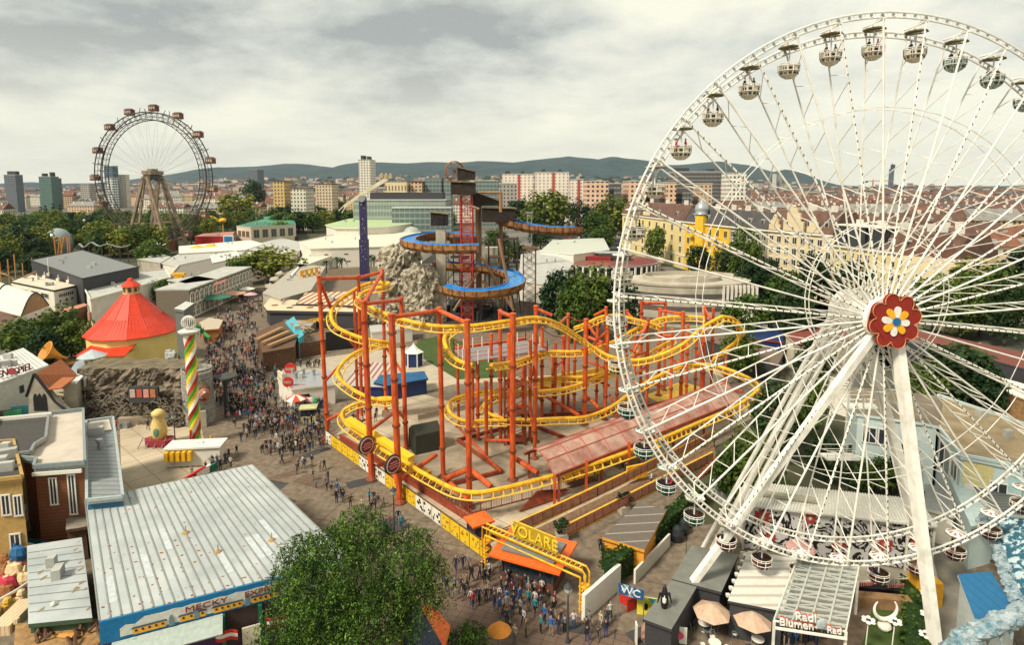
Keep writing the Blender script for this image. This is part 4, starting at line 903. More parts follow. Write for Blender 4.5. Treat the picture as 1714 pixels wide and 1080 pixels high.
for k,(x,y,z) in (('K',(924,528,15.4)),('I',(838,522,16.8)),('O',(1000,566,11.5)),('N',(938,540,13.6)),('P',(995,528,12.8)),('Q',(990,580,9.9)),('T',(1061,590,8.8)),('R',(1060,534,12.5)),('X',(1105,520,12.6)),('Z',(1190,535,14)),('A',(556,521,15.2)),('D',(598,500,16.8))): cb(up(k),A(x,y,z*K),.28)
def arm(k,zf,x,y,z,r=.24):
    B,T_ = P_[k]; cb(Vector((lerp(B,T_,zf).x,B.y,B.z+(T_.z)*zf)),A(x,y,z*K),r)
arm('A',.80,556,505,15.8); arm('A',.36,568,612,9.6); arm('A',.12,575,690,4.2,.3); arm('D',.06,660,768,1.5,.3); arm('F',.12,730,762,2.2,.34); arm('F',.07,640,742,3,.25)
arm('D',.28,656,694,3.6,.3); arm('E',.2,650,668,6.4); arm('E',.5,640,572,11.8); arm('C',.6,566,547,13.4,.2); arm('H',.03,745,800,.5,.4)
for (x0,y0,z0,x1,y1,z1,r) in ((786,785,1.4,745,802,1.0,.42),(786,785,1.4,822,815,.6,.42),(768,716,.5,838,790,.5,.22),(858,765,2,900,792,1.5,.42),(907,660,3,970,696,2.5,.34),(858,620,4,900,600,4,.26),(980,662,3.2,1003,684,3,.34),(978,628,5,1020,646,4.5,.3),(979,604,6.5,1016,617,6,.3),(983,564,9.5,1009,574,9,.36),(1021,662,3,1025,672,3,.3),(1072,640,3,1112,646,3,.3),(1082,590,8,1060,596,8.4,.3),(1215,650,2,1243,656,2,.36),(1100,560,9,1142,566,9,.34),(870,655,3,905,668,2.5,.3)):
    cb(A(x0,y0,z0*K),A(x1,y1,z1*K),r)
for a,b,t in (('h','I',.5),('i','K',.6),('h','i',.35),('j','M',.7),('k','O',.75),('l','Q',.8),('m','n',.8),('n','T',.5),('o','X',.7),('p','Z',.6),('q','I',.25),('r','i',.3),('s','H',.3),('L','j',.4),('M','k',.3),('O','l',.45),('U','o',.5)): cb(lerp(*P_[a],t),lerp(*P_[b],t),.24)
# cables between post heads
for a,b in (('K','L'),('N','O'),('L','M'),('O','Q'),('P','R'),('S','U')): MB().tube([up(a),lerp(up(a),up(b),.5)-Vector((0,0,.3)),up(b)],.07,5).build('tie_rod',redrust,RC)
# inner lift tower of thin steel
mb = MB(); c = A(862,742); 
for dx,dy in ((-1.5,-1.2),(1.5,-1.2),(-1.5,1.2),(1.5,1.2)): mb.tube([c+Vector((dx,dy,0)),c+Vector((dx,dy,12.5))],.14,6)
for i in range(9):
    z = i*1.4
    for s in (-1.2,1.2): mb.beam(c+Vector((-1.5,s,z)),c+Vector((1.5,s,z+1.4)),.1,.1)
    mb.box(c+Vector((0,0,z+.7)),(3,2.4,.06)) if i % 3 == 0 else None
mb.build('stair_tower',redrust,RC)
# work platform
zp = 10.2*K; q = [A(x,y,zp) for x,y in ((782,607),(916,586),(880,570),(760,586))]
pf = MB().slab(q,.18,0,1).build('platform',[mat('grating',(.24,.22,.22),.6,var=.25,scale=5),orange],RC)
mb = MB()
for i in range(4):
    a,b = q[i],q[(i+1) % 4]; n = 8 if i % 2 == 0 else 3
    for k in range(n+1): p = lerp(a,b,k/n); mb.box(p+Vector((0,0,.5)),(.12,.12,2.0))
    for z in (.7,1.3): mb.beam(a+Vector((0,0,z)),b+Vector((0,0,z)),.06,.06,1)
mb.build('railing',[white,orange],pf)
mb = MB()
for a,b in (((782,603),(916,583)),((762,584),(880,568))): mb.beam(A(*a,zp-.35),A(*b,zp-.35),.4,.5)
mb.build('platform_girder',orange,RC)
# maintenance covers, round emblems
mb = MB(); qs = [(577,702,5.0),(683,767,3.8),(694,762,3.8),(588,697,5.0)]
mb.slab([A(x,y,z*K) for x,y,z in qs],.5); mb.build('track_cover',mat('cover_yellow',(.82,.50,.02),.45,var=.06),RC)
bl = mat('coaster_black',(.02,.02,.025),.5)
for (x,y,z) in ((613,746,4.2),(657,778,4.2)):
    c = A(x,y,z*K); M = Matrix.Rotation(R_(52),3,'Z')@Matrix.Rotation(math.pi/2,3,'X')
    e = MB().lathe(c,[(1.15,-.12),(1.15,.12)],24,0,M).build('round_sign',bl,RC); MB().lathe(c,[(1.0,-.17),(1.0,.17)],24,0,M).build('sign_ring',cream,e); MB().lathe(c,[(.86,-.2),(.86,.2)],24,0,M).build('sign_disc',mat('sign_maroon',(.18,.02,.04)),e)
    x_ = M@Vector((1,0,0)); t_ = M@Vector((0,0,1)); mb = MB()
    for k,s in enumerate((.5,.7,.55)): mb.beam(c-x_*s-t_*.0+Vector((0,0,.3-.3*k)),c+x_*s+Vector((0,0,.3-.3*k)),.48,.1)
    mb.build('sign_mark',pink,e)
# ---- pad, kerbs, fence
def quadpts(L): return [A(x,y)[:2] for x,y in L]
mbp = MB(); mbp.prism(quadpts([(549,742),(830,932),(1262,700),(1200,618),(700,640),(640,662)]),-.05,.16); tag(mbp.build('coaster_pad',pad_m),kind='structure')
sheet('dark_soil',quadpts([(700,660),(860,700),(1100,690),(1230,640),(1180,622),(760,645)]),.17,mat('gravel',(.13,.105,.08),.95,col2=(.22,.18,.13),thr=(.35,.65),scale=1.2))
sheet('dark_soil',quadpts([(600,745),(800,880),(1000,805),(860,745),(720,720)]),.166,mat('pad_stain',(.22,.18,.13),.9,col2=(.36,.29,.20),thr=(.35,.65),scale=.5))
def wall_line(name,pts,h,w,m,label,cat='wall',z=0):
    mb = MB()
    for a,b in zip(pts,pts[1:]): mb.beam(A(*a)+Vector((0,0,z+h/2)),A(*b)+Vector((0,0,z+h/2)),w,h)
    return tag(mb.build(name,m),label=label,cat=cat)
# panel fence along the promenade: yellow and white boards with holes
def panel_fence():
    a,b = A(546,741),A(822,945); n = 22
    wp = mat('panel_white',(.72,.68,.58),.6); yp = mat('panel_yellow',(.72,.46,.02),.55)
    P0 = None; d = (b-a).normalized(); ang = math.atan2(d.y,d.x); nr = Vector((d.y,-d.x,0)); L = (b-a).length/n
    r = empty('panel_fence',lerp(a,b,.5),'fence of yellow and white punched boards along the coaster edge','fence'); rnd = random.Random(4)
    for k in range(n):
        c = lerp(a,b,(k+.5)/n); w = k < 1 or 6 <= k < 10 or 14 <= k < 17
        p = MB().box(c+Vector((0,0,.95)),(L-.1,.1,1.6),ang).build('board',wp if w else yp,r)
        mb = MB()
        for i in range(7): 
            q = c+d*rnd.uniform(-L*.38,L*.38)+Vector((0,0,rnd.uniform(.35,1.5))); s = rnd.uniform(.09,.2) if w else rnd.uniform(.07,.13)
            mb.lathe(q,[(s,-.07),(s,.07)],8,0,Matrix.Rotation(ang,3,'Z')@Matrix.Rotation(math.pi/2,3,'X'))
        mb.build('hole',black if w else mat('panel_hole',(.25,.14,.02)),p)
    MB().beam(a+Vector((0,0,1.85)),b+Vector((0,0,1.85)),.12,.1).build('top_rail',brown,r)
panel_fence()
def railing(pts,z,label,m=redrust,h=1.1,step=1.3,panel=None,name='railing'):
    r = empty(name,A(*pts[len(pts)//2]),label,'railing'); mb = MB(); pm = MB()
    for a,b in zip(pts,pts[1:]):
        a,b = A(*a,z),A(*b,z); n = max(1,int((b-a).length/step))
        for k in range(n+1): mb.box(lerp(a,b,k/n)+Vector((0,0,h/2)),(.09,.09,h))
        for zz in (h,.12): mb.beam(a+Vector((0,0,zz)),b+Vector((0,0,zz)),.08,.08)
        if panel: pm.beam(a+Vector((0,0,h*.52)),b+Vector((0,0,h*.52)),.03,h*.66)
        else:
            m2 = max(1,int((b-a).length/.32))
            for k in range(m2): mb.box(lerp(a,b,(k+.5)/m2)+Vector((0,0,h/2)),(.03,.03,h-.1))
    mb.build('rail',m,r)
    if panel: pm.build('infill',panel,r)
    return r
pinkp = mat('pink_mesh_panel',(.50,.25,.18),.6,var=.2,scale=2,alpha=.8)
wall_line('kerb_wall',[(570,738),(842,912)],1.0,.35,redrust,'low rust red wall behind the punched board fence')
railing([(592,732),(700,800),(800,880)],.16,'thin red railing along the left walkway of the coaster')
railing([(672,838),(760,858),(838,908)][1:],.16,'pink paneled railing by the orange roofed booth',panel=pinkp)
wall_line('ramp_wall',[(870,895),(1195,738)],1.5,.3,yellowp,'upper yellow wall of the queue ramp')
wall_line('ramp_wall',[(950,897),(1192,772)],1.3,.3,yellowp,'lower yellow wall of the queue ramp beside the walkway')
sheet('queue_ramp',quadpts([(880,897),(1195,745),(1200,770),(945,900)]),.2,mat('ramp_brown',(.20,.12,.07),.9,var=.3))
railing([(838,905),(1000,832),(1190,734)],1.5,'pink paneled railing on top of the upper yellow wall',panel=pinkp)
railing([(950,897),(1192,772)],1.3,'pink paneled railing on top of the lower yellow wall',panel=pinkp)
railing([(640,700),(738,690)],.1,'grey chain fence behind the coaster helix',m=metal,step=1.8,panel=mat('mesh_fence',(.36,.27,.19),.7,alpha=.7),name='chain_fence')
railing([(700,705),(900,660)],.1,'pale panel fence between the coaster and the lane',m=metal,step=2.4,panel=mat('mesh_fence',(.36,.27,.19)),name='chain_fence')
wall_line('yellow_wall',[(900,655),(1040,628)],2.4,.3,yellowp,'yellow wall behind the low coaster track')
railing([(786,862),(1000,806)],.16,'brown picket railing under the front track curve')
railing([(690,800),(786,862)],.16,'rust red railing under the sloping front track')
# red steel base beams
mb = MB()
for a,b in (((766,742),(840,795)),((840,795),(760,815)),((766,742),(880,712)),((880,712),(1000,760)),((905,700),(1060,690)),((1000,700),(1180,665))): mb.beam(A(*a)+Vector((0,0,.5)),A(*b)+Vector((0,0,.5)),.35,.45)
mb.build('base_beam',redrust,RC)
# ---- station: arched red canopy
def station():
    zl = 3.6; a0,a1 = A(928,798,zl),A(1238,672,zl); b0,b1 = A(878,760,zl),A(1192,646,zl)
    r = empty('station_canopy',((a0+b1)/2).xy.to_3d(),'arched translucent red canopy on rust red posts over the coaster station','canopy')
    m = mat('red_polycarbonate',(.36,.14,.10),.5,col2=(.58,.38,.30),thr=(.36,.6),scale=.45,alpha=.62); n = 24; mb = MB(); fr = MB(); J = 8
    pt = lambda u,v: lerp(lerp(a0,a1,u),lerp(b0,b1,u),v)+Vector((0,0,math.sin(v*math.pi)*1.7))
    for i in range(n):
        q = [[pt((i+di)/n,j/J) for j in range(J+1)] for di in (0,1)]
        b = len(mb.v)
        for row in q:
            for p in row: mb.v.append(p)
        for row in q:
            for p in row: mb.v.append(p-Vector((0,0,.05)))
        w = J+1
        for j in range(J):
            mb.f.append([b+j,b+w+j,b+w+j+1,b+j+1]); mb.m.append(0); mb.f.append([b+2*w+j+1,b+3*w+j+1,b+3*w+j,b+2*w+j]); mb.m.append(0)
    rm = mat('canopy_rib',(.42,.10,.07),.5)
    for i in range(n+1):
        if i % 2 == 0: fr.tube([pt(i/n,j/J)+Vector((0,0,.04)) for j in range(J+1)],.07,5)
    for v in (0,.25,.5,.75,1): fr.tube([pt(i/n,v)+Vector((0,0,.04)) for i in range(n+1)],.07,5)
    for i in range(0,n,2): fr.beam(pt(i/n,.25)+Vector((0,0,.06)),pt((i+2)/n,.75)+Vector((0,0,.06)),.06,.06)
    mb.build('roof_skin',m,r); fr.build('roof_frame',rm,r)
    for k in range(6):
        for (p0,p1) in ((a0,a1),(b0,b1)):
            p = lerp(p0,p1,(k+.1)/5.4); g = Vector((p.x,p.y,0)); mb = MB(); mb.box(g+Vector((0,0,p.z/2)),(.28,.28,p.z)); mb.build('post',redrust,r)
    MB().beam(a0,a1,.25,.35).beam(b0,b1,.25,.35).build('eaves_beam',redrust,r)
station()
pc = MB().slab([A(x,y,.9) for x,y in ((948,800),(1190,705),(1225,690),(1180,670),(920,775))],.7).build('station_platform',pad_m); tag(pc,'raised concrete boarding platform under the red canopy','platform')
for i,(x,y) in enumerate(((928,862),(981,834),(1052,800))):
    z = A(x,y); r = empty('lamp_post',z,['rust red lamp post at the front of the queue ramp','second rust red lamp post up the queue ramp','third rust red lamp post beside the yellow board'][i],'lamp post','lamp posts along the ramp')
    MB().box(z+Vector((0,0,2.4)),(.3,.3,4.8)).build('post',orange,r); MB().blob(z+Vector((0,-.3,.9)),.24,0,10).build('lamp_globe',mat('globe_pink',(.8,.5,.42)),r)
tag(MB().box(A(1066,790,1.6),(3.0,.25,1.8),.4).build('notice_board',yellow),'yellow board standing by the station canopy','board')
mb = MB(); mb.slab([A(x,y,z) for x,y,z in ((870,856,.4),(901,822,1.5),(922,820,1.6),(956,820,.6),(925,838,.3))],.3); tag(mb.build('red_ramp',redrust),'rust red loading ramp lying on the coaster pad','ramp')
# yellow floor
sheet('yellow_floor',quadpts([(1080,664),(1140,640),(1190,655),(1120,684)]),.18,yellowp)
# dark tent on the pad
r = empty('tent',A(712,750),'dark olive tarpaulin tent on the coaster pad','tent'); c = A(712,752); mb = MB()
q = [c+Matrix.Rotation(.5,3,'Z')@Vector(v) for v in ((-2,-1.6,0),(2,-1.6,0),(2,1.6,0),(-2,1.6,0),(-1.9,-1.5,2.9),(1.9,-1.5,2.9),(1.9,1.5,2.9),(-1.9,1.5,2.9),(-1.9,0,3.9),(1.9,0,3.9))]
mb.add(q,[(0,1,5,4),(2,3,7,6),(1,2,6,9,5),(3,0,4,8,7),(4,5,9,8),(6,7,8,9)]); mb.build('tarpaulin',mat('tarp',(.035,.038,.025),.7,bump=.4),r)
# booth with orange roof
def booth(x,y,w,d,h,ang,body,roof,label,ov=.5,name='booth',rh=.35):
    c = A(x,y); r = empty(name,c,label,'booth'); M = Matrix.Rotation(ang,3,'Z')
    MB().box(c+Vector((0,0,.5)),(w,d,1.0),ang).build('counter',body,r)
    mb = MB()
    for i in (-1,1):
        for j in (-1,1): mb.box(c+M@Vector((i*(w/2-.08),j*(d/2-.08),h/2)),(.14,.14,h),ang)
    mb.build('corner_post',dark,r); MB().box(c+Vector((0,0,1+(h-1)/2)),(w-.25,d-.25,h-1.02),ang).build('glazing',glass,r)
    mb = MB(); mb.box(c+Vector((0,0,h+.1)),(w+ov,d+ov,.2),ang)
    mb.add([c+M@Vector(v) for v in ((-(w+ov)/2,-(d+ov)/2,h+.2),((w+ov)/2,-(d+ov)/2,h+.2),((w+ov)/2,(d+ov)/2,h+.2),(-(w+ov)/2,(d+ov)/2,h+.2),(0,0,h+.2+rh))],[(0,1,4),(1,2,4),(2,3,4),(3,0,4)]); mb.build('roof',roof,r)
    return r
booth(802,908,2.0,1.8,2.4,.55,orange2,orange2,'small orange roofed ticket booth at the front corner of the coaster')
# ---- trains (riders lie under the track)
def coaster_car(P,ang,lab):
    r = empty('coaster_train',P,lab,'train','yellow coaster trains'); M = Matrix.Rotation(ang,3,'Z')
    for k in range(4):
        c = P+M@Vector((k*1.5-2.2,0,0)); b = MB().box(c+Vector((0,0,.9)),(1.1,1.5,.25),ang).box(c+M@Vector((0,.75,.6)),(1.2,.12,.5),ang).box(c+M@Vector((0,-.75,.6)),(1.2,.12,.5),ang).build('car',yellow,r)
        MB().box(c+M@Vector((0,.35,.5)),(1.0,.45,.4),ang).box(c+M@Vector((0,-.35,.5)),(1.0,.45,.4),ang).build('seat',navy,b)
coaster_car(A(690,792,1.0),-.75,'yellow coaster train leaving the covered slope in the corner'); coaster_car(A(972,800,.9),.5,'yellow coaster train waiting at the front end of the station'); coaster_car(A(1048,770,.9),.5,'yellow coaster train standing deeper under the canopy')
# ---- gate with raised yellow letters
def gate():
    a,b = A(816,946),A(974,1022); r = empty('entrance_gate',lerp(a,b,.5),'yellow tubular entrance gate with a mesh sign reading VOLARE','gate')
    za,zb = 4.0,4.0; d = (b-a).normalized(); n = Vector((d.y,-d.x,0)); mb = MB()
    for s in (-.35,.35):
        for z in (0,.75): mb.tube([a+n*s,a+n*s+Vector((0,0,za-z))] if z else [a+n*s-d*.35,a+n*s-d*.35+Vector((0,0,za)),b+n*s+d*.2+Vector((0,0,zb)),b+n*s+d*.5+Vector((0,0,zb-.4)),b+n*s+d*.5],.09,8)
        mb.tube([a+n*s+Vector((0,0,za-.75)),b+n*s+Vector((0,0,zb-.75))],.09,8); mb.tube([b+n*s,b+n*s+Vector((0,0,zb-.75))],.09,8)
    for k in range(22):
        p = lerp(a,b,(k+.5)/22)+Vector((0,0,za)); mb.beam(p-n*.35,p+n*.35,.08,.08); mb.beam(p-n*.35,p-n*.35-Vector((0,0,.75)),.07,.07)
    for p in (a-d*.17,b+d*.25):
        for z in (.3,1.0,1.7,2.4): mb.box(p+Vector((0,0,z)),(.8,.8,.08),math.atan2(d.y,d.x))
    mb.build('frame',yellow,r)
    s0,s1 = lerp(a,b,.30),lerp(a,b,.74); zc = za+.95
    bd = MB().beam(s0+Vector((0,0,zc)),s1+Vector((0,0,zc)),.06,1.5).build('sign_board',mat('sign_mesh',(.42,.30,.02),.6,var=.2,scale=8,alpha=.93),r)
    mb = MB(); e = Vector((0,0,.8))
    for (p,q) in ((s0+Vector((0,0,zc))+e,s1+Vector((0,0,zc))+e),(s1+Vector((0,0,zc))+e,s1+Vector((0,0,zc))-e)): mb.tube([p,q],.07,6)
    mb.build('sign_frame',yellow,bd)
    M = frame_mat(lerp(s0,s1,.5)+Vector((0,0,zc))+n*(.1 if n.y < 0 else -.1),d,Vector((0,0,1)))
    text('VOLARE',1.45,M,mat('letter_yellow',(.85,.55,.05),.4),bd,'sign_letters',.05,1.0)
gate()
# ================================================================== MIDDLE GROUND BUILDINGS
def hall(name,pts,z,wm,rm,label,cat='building',t=.3,ov=.3,z0=0,parapet=None,fascia=None):
    """walls under a roof outline seen at height z"""
    P = [A(x,y,z) for x,y in pts]; c = sum(P,Vector((0,0,0)))/len(P)
    r = empty(name,(c.x,c.y,z0),label,cat)
    MB().prism([p.xy for p in P],z0,z-t-.003).build('wall',wm,r)
    mb = MB(); Q = [c+(p-c)*(1+ov/max(1,(p-c).length)) for p in P]; mb.prism([q.xy for q in Q],z-t,z,1,top=0)
    if parapet:
        for i in range(len(Q)): a,b = Q[i],Q[(i+1) % len(Q)]; mb.beam(a+Vector((0,0,parapet/2)),b+Vector((0,0,parapet/2)),.25,parapet,1)
    mb.build('roof',[rm,fascia or wm],r)
    rn = random.Random(int(P[0].x*13+P[1].y*7)); span = min((P[0]-P[2]).length,(P[1]-P[-1]).length)
    if span > 9 and z > 3.2 and not name.startswith(('brown','barge','train','shed')):
        for k in range(rn.randint(2,5)):
            q = lerp(lerp(P[0],P[1],rn.uniform(.2,.8)),lerp(P[-1],P[2],rn.uniform(.2,.8)),rn.uniform(.2,.8)); w = rn.uniform(.5,1.6)
            if rn.random() < .6: MB().box(q+Vector((0,0,.45)),(w,rn.uniform(.5,1.2),.9),rn.uniform(0,.8)).build('roof_unit',greyl,r)
            else: MB().lathe(q,[(.25,0),(.25,.8),(.4,.85),(.35,1.1)],8).build('roof_vent',metal,r)
    return r,P
def face_boxes(P0,P1,items,parent,m,name='window',out=.06,frame=None):
    """items: (u0,u1,z0,z1) on the wall from P0 to P1"""
    P0 = Vector((P0[0],P0[1],0)); P1 = Vector((P1[0],P1[1],0)); d = P1-P0; L = d.length; d.normalize(); n = Vector((d.y,-d.x,0)); mid = (P0+P1)/2
    if mid.dot(n) > 0: n = -n
    a = math.atan2(d.y,d.x)
    for (u0,u1,z0,z1) in items:
        mb = MB(); c = P0+d*(L*(u0+u1)/2)+Vector((0,0,(z0+z1)/2)); mb.box(c+n*out,(L*(u1-u0),.1,z1-z0),a,0)
        if frame is not None:
            w = L*(u1-u0); h = z1-z0
            for dx,dz,sx,sz in ((0,h/2,w+.16,.12),(0,-h/2,w+.2,.14),(-w/2,0,.12,h),(w/2,0,.12,h),(0,0,.08,h)): mb.box(c+n*(out+.04)+d*dx+Vector((0,0,dz)),(sx,.12,sz),a,1)
        mb.build(name,[m]+([frame] if frame is not None else []),parent)
    return n
gravel_r = mat('gravel_roof',(.24,.18,.10),.95,col2=(.36,.28,.17),thr=(.35,.65),scale=.5)
# grey roofed hall with black fascia
o,P = hall('event_hall',[(52,436),(137,419),(232,447),(138,467)],11,dark,mat('grey_membrane',(.19,.20,.20),.8,var=.08,scale=2),'large hall with flat grey roof and black fascia',parapet=.25)
o,P = hall('white_hall',[(139,476),(232,456),(276,452),(284,466),(152,503)][:],7.4,creamw,greyl,'long white hall wing in front of the black fascia hall',parapet=.5)
o,P = hall('white_building',[(18,472),(50,459),(129,478),(90,487)],8.2,creamw,mat('cream_roofing',(.60,.52,.40),.85,var=.15,scale=.4),'white flat roofed building with dark letter row on its wall',parapet=.2,fascia=dark)
face_boxes(P[3],P[0],[(.12,.28,5.6,7.0),(.36,.5,5.6,7.0),(.6,.72,5.4,6.9)],o,glass,frame=white)
face_boxes(P[3],P[2],[(.2+.09*k,.2+.09*k+.045,6.0,6.9) for k in range(7)],o,black,'letter'); face_boxes(P[3],P[2],[(.2,.26,4.6,5.2),(.46,.53,4.6,5.2),(.7,.76,4.6,5.2)],o,glass)
for k,(x,y) in enumerate(((75,466),(82,462),(98,471),(115,474),(62,468))):
    MB().box(A(x,y,8.2)+Vector((0,0,.5)),(.9,.9,1.0)).tube([A(x,y,8.2),A(x,y,8.2)+Vector((0,0,2 if k != 1 else 6))],.15,6).build('roof_vent',creamw,o)
# barrel roof
def barrel(x0,x1,label):
    a0,a1,b0,b1 = A(-30,500,6),A(78,528,6),A(-30,482,6),A(64,488,6)
    a0,a1,b0,b1 = A(2,522,6),A(40,540,6),A(25,482,6),A(92,512,6)
    a0,a1,b0,b1 = A(-60,505,6),A(36,530,6),A(-8,476,6),A(82,512,6)
    r = empty('barrel_hall',((a0+b1)/2).xy.to_3d(),label,'hall'); mb = MB(); n = 10; J = 10
    for i in range(n+1):
        for j in range(J+1): p = lerp(lerp(a0,a1,i/n),lerp(b0,b1,i/n),j/J); mb.v.append(p+Vector((0,0,4.4*math.sin(math.pi*j/J))))
    for i in range(n):
        for j in range(J): k = i*(J+1)+j; mb.f.append([k,k+1,k+J+2,k+J+1]); mb.m.append(0)
    mb.f.append([n*(J+1)+j for j in range(J+1)]); mb.m.append(1)
    mb.build('roof',[stripes('barrel_sheet',(.62,.60,.50),(.40,.38,.32),0,2.2,.05),brownl],r,smooth=False)
    MB().prism([a0.xy,a1.xy,b1.xy,b0.xy],0,6.0).build('wall',creamw,r)
    mb = MB()
    for q in (.0,.5,1): mb.tube([lerp(lerp(a0,a1,q),lerp(b0,b1,q),j/J)+Vector((0,0,.15+4.4*math.sin(math.pi*j/J))) for j in range(J+1)],.18,5)
    mb.build('arch_rib',[dark],r)
barrel(0,80,'white barrel vaulted hall at the left edge')
o,P = hall('brown_roof_hall',[(-40,560),(-40,500),(33,529),(0,551)],6,creamw,roofm[0],'hall with rusty brown sloping roof at the left edge')
hall('barge_roof',[(58,530),(140,508),(146,511),(66,538)],4.5,brown,mat('terracotta_edge',(.45,.22,.14)),'long low roof with terracotta edge before the white building')
tag(MB().beam(A(148,530,3),A(178,522,3),.5,2.4).build('hoarding',mat('salmon_board',(.55,.28,.2),.6)),'salmon pink hoarding beside the red cone roof','hoarding')
# old arcaded front (white lattice arches)
def arcade(p0,p1,z,rows,label,nx):
    a,b = A(*p0,z),A(*p1,z); r = empty('arcade_building',((a+b)/2).xy.to_3d(),label,'building'); d = (b-a).normalized(); n = Vector((-d.y,d.x,0)); n = n if n.dot(a) > 0 else -n
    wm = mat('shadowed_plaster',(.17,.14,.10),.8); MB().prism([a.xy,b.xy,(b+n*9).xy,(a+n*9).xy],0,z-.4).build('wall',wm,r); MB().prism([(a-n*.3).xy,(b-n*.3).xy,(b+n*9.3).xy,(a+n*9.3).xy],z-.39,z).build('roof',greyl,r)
    L = (b-a).length
    for row in range(rows):
        z0 = z-.9-(z-1)/rows*(row+1)+.6; hh = (z-1)/rows-.8
        for k in range(nx):
            c = a+d*(L*(k+.5)/nx)-n*.15; c.z = 0; w = L/nx*.42; mb = MB()
            pts = [c-d*w+Vector((0,0,z0)),c-d*w+Vector((0,0,z0+hh*.6))]+[c-d*w*math.cos(t)+Vector((0,0,z0+hh*.6+hh*.4*math.sin(t))) for t in (.5,1.0,1.57,2.1,2.6)]+[c+d*w+Vector((0,0,z0+hh*.6)),c+d*w+Vector((0,0,z0))]
            mb.tube(pts,.17,5); mb.tube([c+Vector((0,0,z0)),c+Vector((0,0,z0+hh))],.1,5); mb.tube([c-d*w+Vector((0,0,z0+hh*.4)),c+d*w+Vector((0,0,z0+hh*.4))],.1,5)
            mb.build('arch',creamw,r)
        MB().beam(a-n*.3+Vector((0,0,z0-z-.3)),b-n*.3+Vector((0,0,z0-z-.3)),.4,.35).build('string_course',creamw,r)
arcade((316,484),(420,446),8.6,2,'long two storey front with white arches along the avenue',16)
arcade((281,468),(312,474),8.6,1,'short arcaded wing with white arches beside the yellow letter',5)
o,P = hall('terrace_building',[(283,466),(312,472),(400,442),(380,428),(300,446)],6.0,creamw,mat('terrace_floor',(.20,.18,.15)),'flat roof terrace with white edge behind the arcades',parapet=.6)
tag(MB().box(A(300,500)+Vector((0,0,4)),(1.6,1.2,8)).box(A(306,500)+Vector((0,0,4)),(1.1,1.2,8)).box(A(302,500)+Vector((0,0,8.3)),(4.2,1.2,.9)).build('yellow_tower',mat('tower_yellow',(.80,.42,.02),.5)),'small yellow portal tower beside the avenue','tower')
LOW = [([(268,440),(300,425),(420,416),(420,428),(300,446)],4.7,creamw,greyl,'low white flat building behind the terrace'),
       ([(300,412),(420,402),(440,408),(410,418),(300,424)],5.5,creamw,creamw,'long pale flat roof in front of the red hall'),
       ([(410,414),(470,398),(515,408),(500,420),(440,428)],5.2,creamw,greyl,'pale grey roofed stall row left of the white theatre'),
       ([(352,428),(395,420),(402,430),(356,440)],6.5,white,white,'white roof structure with small arches'),
       ([(230,434),(268,424),(285,430),(268,440)],5,stone,greyl,'small grey flat roof right of the event hall')]
for pts,z,w,rr,lb in LOW: hall('stall_building',pts,z,w,rr,lb)
for (x,y) in ((330,413),(352,411)):
    c = A(x,y,6); r = empty('parasol',(c.x,c.y,5.5),'yellow parasol roof, %s of two on the pale flat roof' % ('left' if x == 330 else 'right'),'parasol'); MB().lathe(c,[(4.2,-.6),(.2,.9)],6).build('canopy',yellow,r); MB().tube([c+Vector((0,0,-.5)),c+Vector((0,0,.8))],.1).build('pole',metal,r)
o,P = hall('red_hall',[(326,396),(345,389),(392,388),(388,396)],7,red,mat('pink_roof',(.5,.22,.17)),'red box shaped hall with pale pink roof')
tag(MB().box(A(383,405,4)+Vector((0,0,1)),(6,1.2,6)).box(A(383,405,4)+Vector((0,-.7,1)),(4.8,.2,4.8),0,1).build('screen',[white,mat('screen_blue',(.02,.18,.4))]),'blue picture board in a white frame beside the red hall','board')
# pavilion
o,P = hall('pavilion',[(396,378),(432,368),(492,366),(495,376),(420,380)],11,cream,green,'cream pavilion with green roof and arched windows',t=.5)
P0 = A(432,376,0); c = A(460,368,11.2); mb = MB(); mb.add([A(430,373,11.1),A(494,374,11.1),A(488,364,11.1),A(440,363,11.1),A(466,360,12.6),A(476,360,12.6)],[(0,1,5,4),(1,2,5),(2,3,4,5),(3,0,4),(3,2,1,0)]); mb.build('green_roof',mat('copper_green',(.03,.22,.12),.5),o)
face_boxes(P[0],P[4],[(.1+.28*k,.1+.28*k+.2,4,8) for k in range(3)],o,brown,frame=creamw); face_boxes(P[4],P[3],[(.05+.19*k,.05+.19*k+.12,3.5,9) for k in range(5)],o,glass,frame=cream)
tag(MB().beam(A(396,404)+Vector((0,0,1)),A(500,402)+Vector((0,0,1)),.4,3.4).build('black_fence',dark),'black slatted fence below the pavilion','fence')
# glass bubble, leaning orange posts, small coaster
c = A(100,430); tag(MB().blob(c+Vector((0,0,7)),8.5,0,20,(.8,.8,1)).build('glass_bubble',mat('bubble_grey',(.28,.32,.33),.25),smooth=True),'grey glass bubble half hidden by trees','dome')
r = empty('orange_ride',A(105,440),'orange posts of a small ride behind the grey roofed hall','ride'); om = mat('ride_orange',(.55,.24,.05))
for (x,yt,yb,x2) in ((75,400,440,77),(94,396,440,95),(95,436,440,110),(105,396,440,105),(112,396,440,98),(116,396,440,115),(119,398,440,119),(104,396,440,96)):
    B = A(x2,yb); MB().tube([B,Vector((A(x,yb).x,B.y,ztop(B,yt)))],.3,6).build('post',om,r)
r = empty('small_coaster',A(20,470),'orange posts and grey track of a small coaster at the left edge','roller coaster')
for i,x in enumerate((3,17,28,41,57)): B = A(x,478+i % 2*3); MB().tube([B,B+Vector((0,0,9+i % 3*1.5))],.22,6).build('post',om,r)
MB().tube(catmull([A(x,y,z) for x,y,z in ((-10,455,9),(10,460,8),(28,470,6),(45,462,9),(60,455,10))],6),.3,6).build('track',brownl,r)
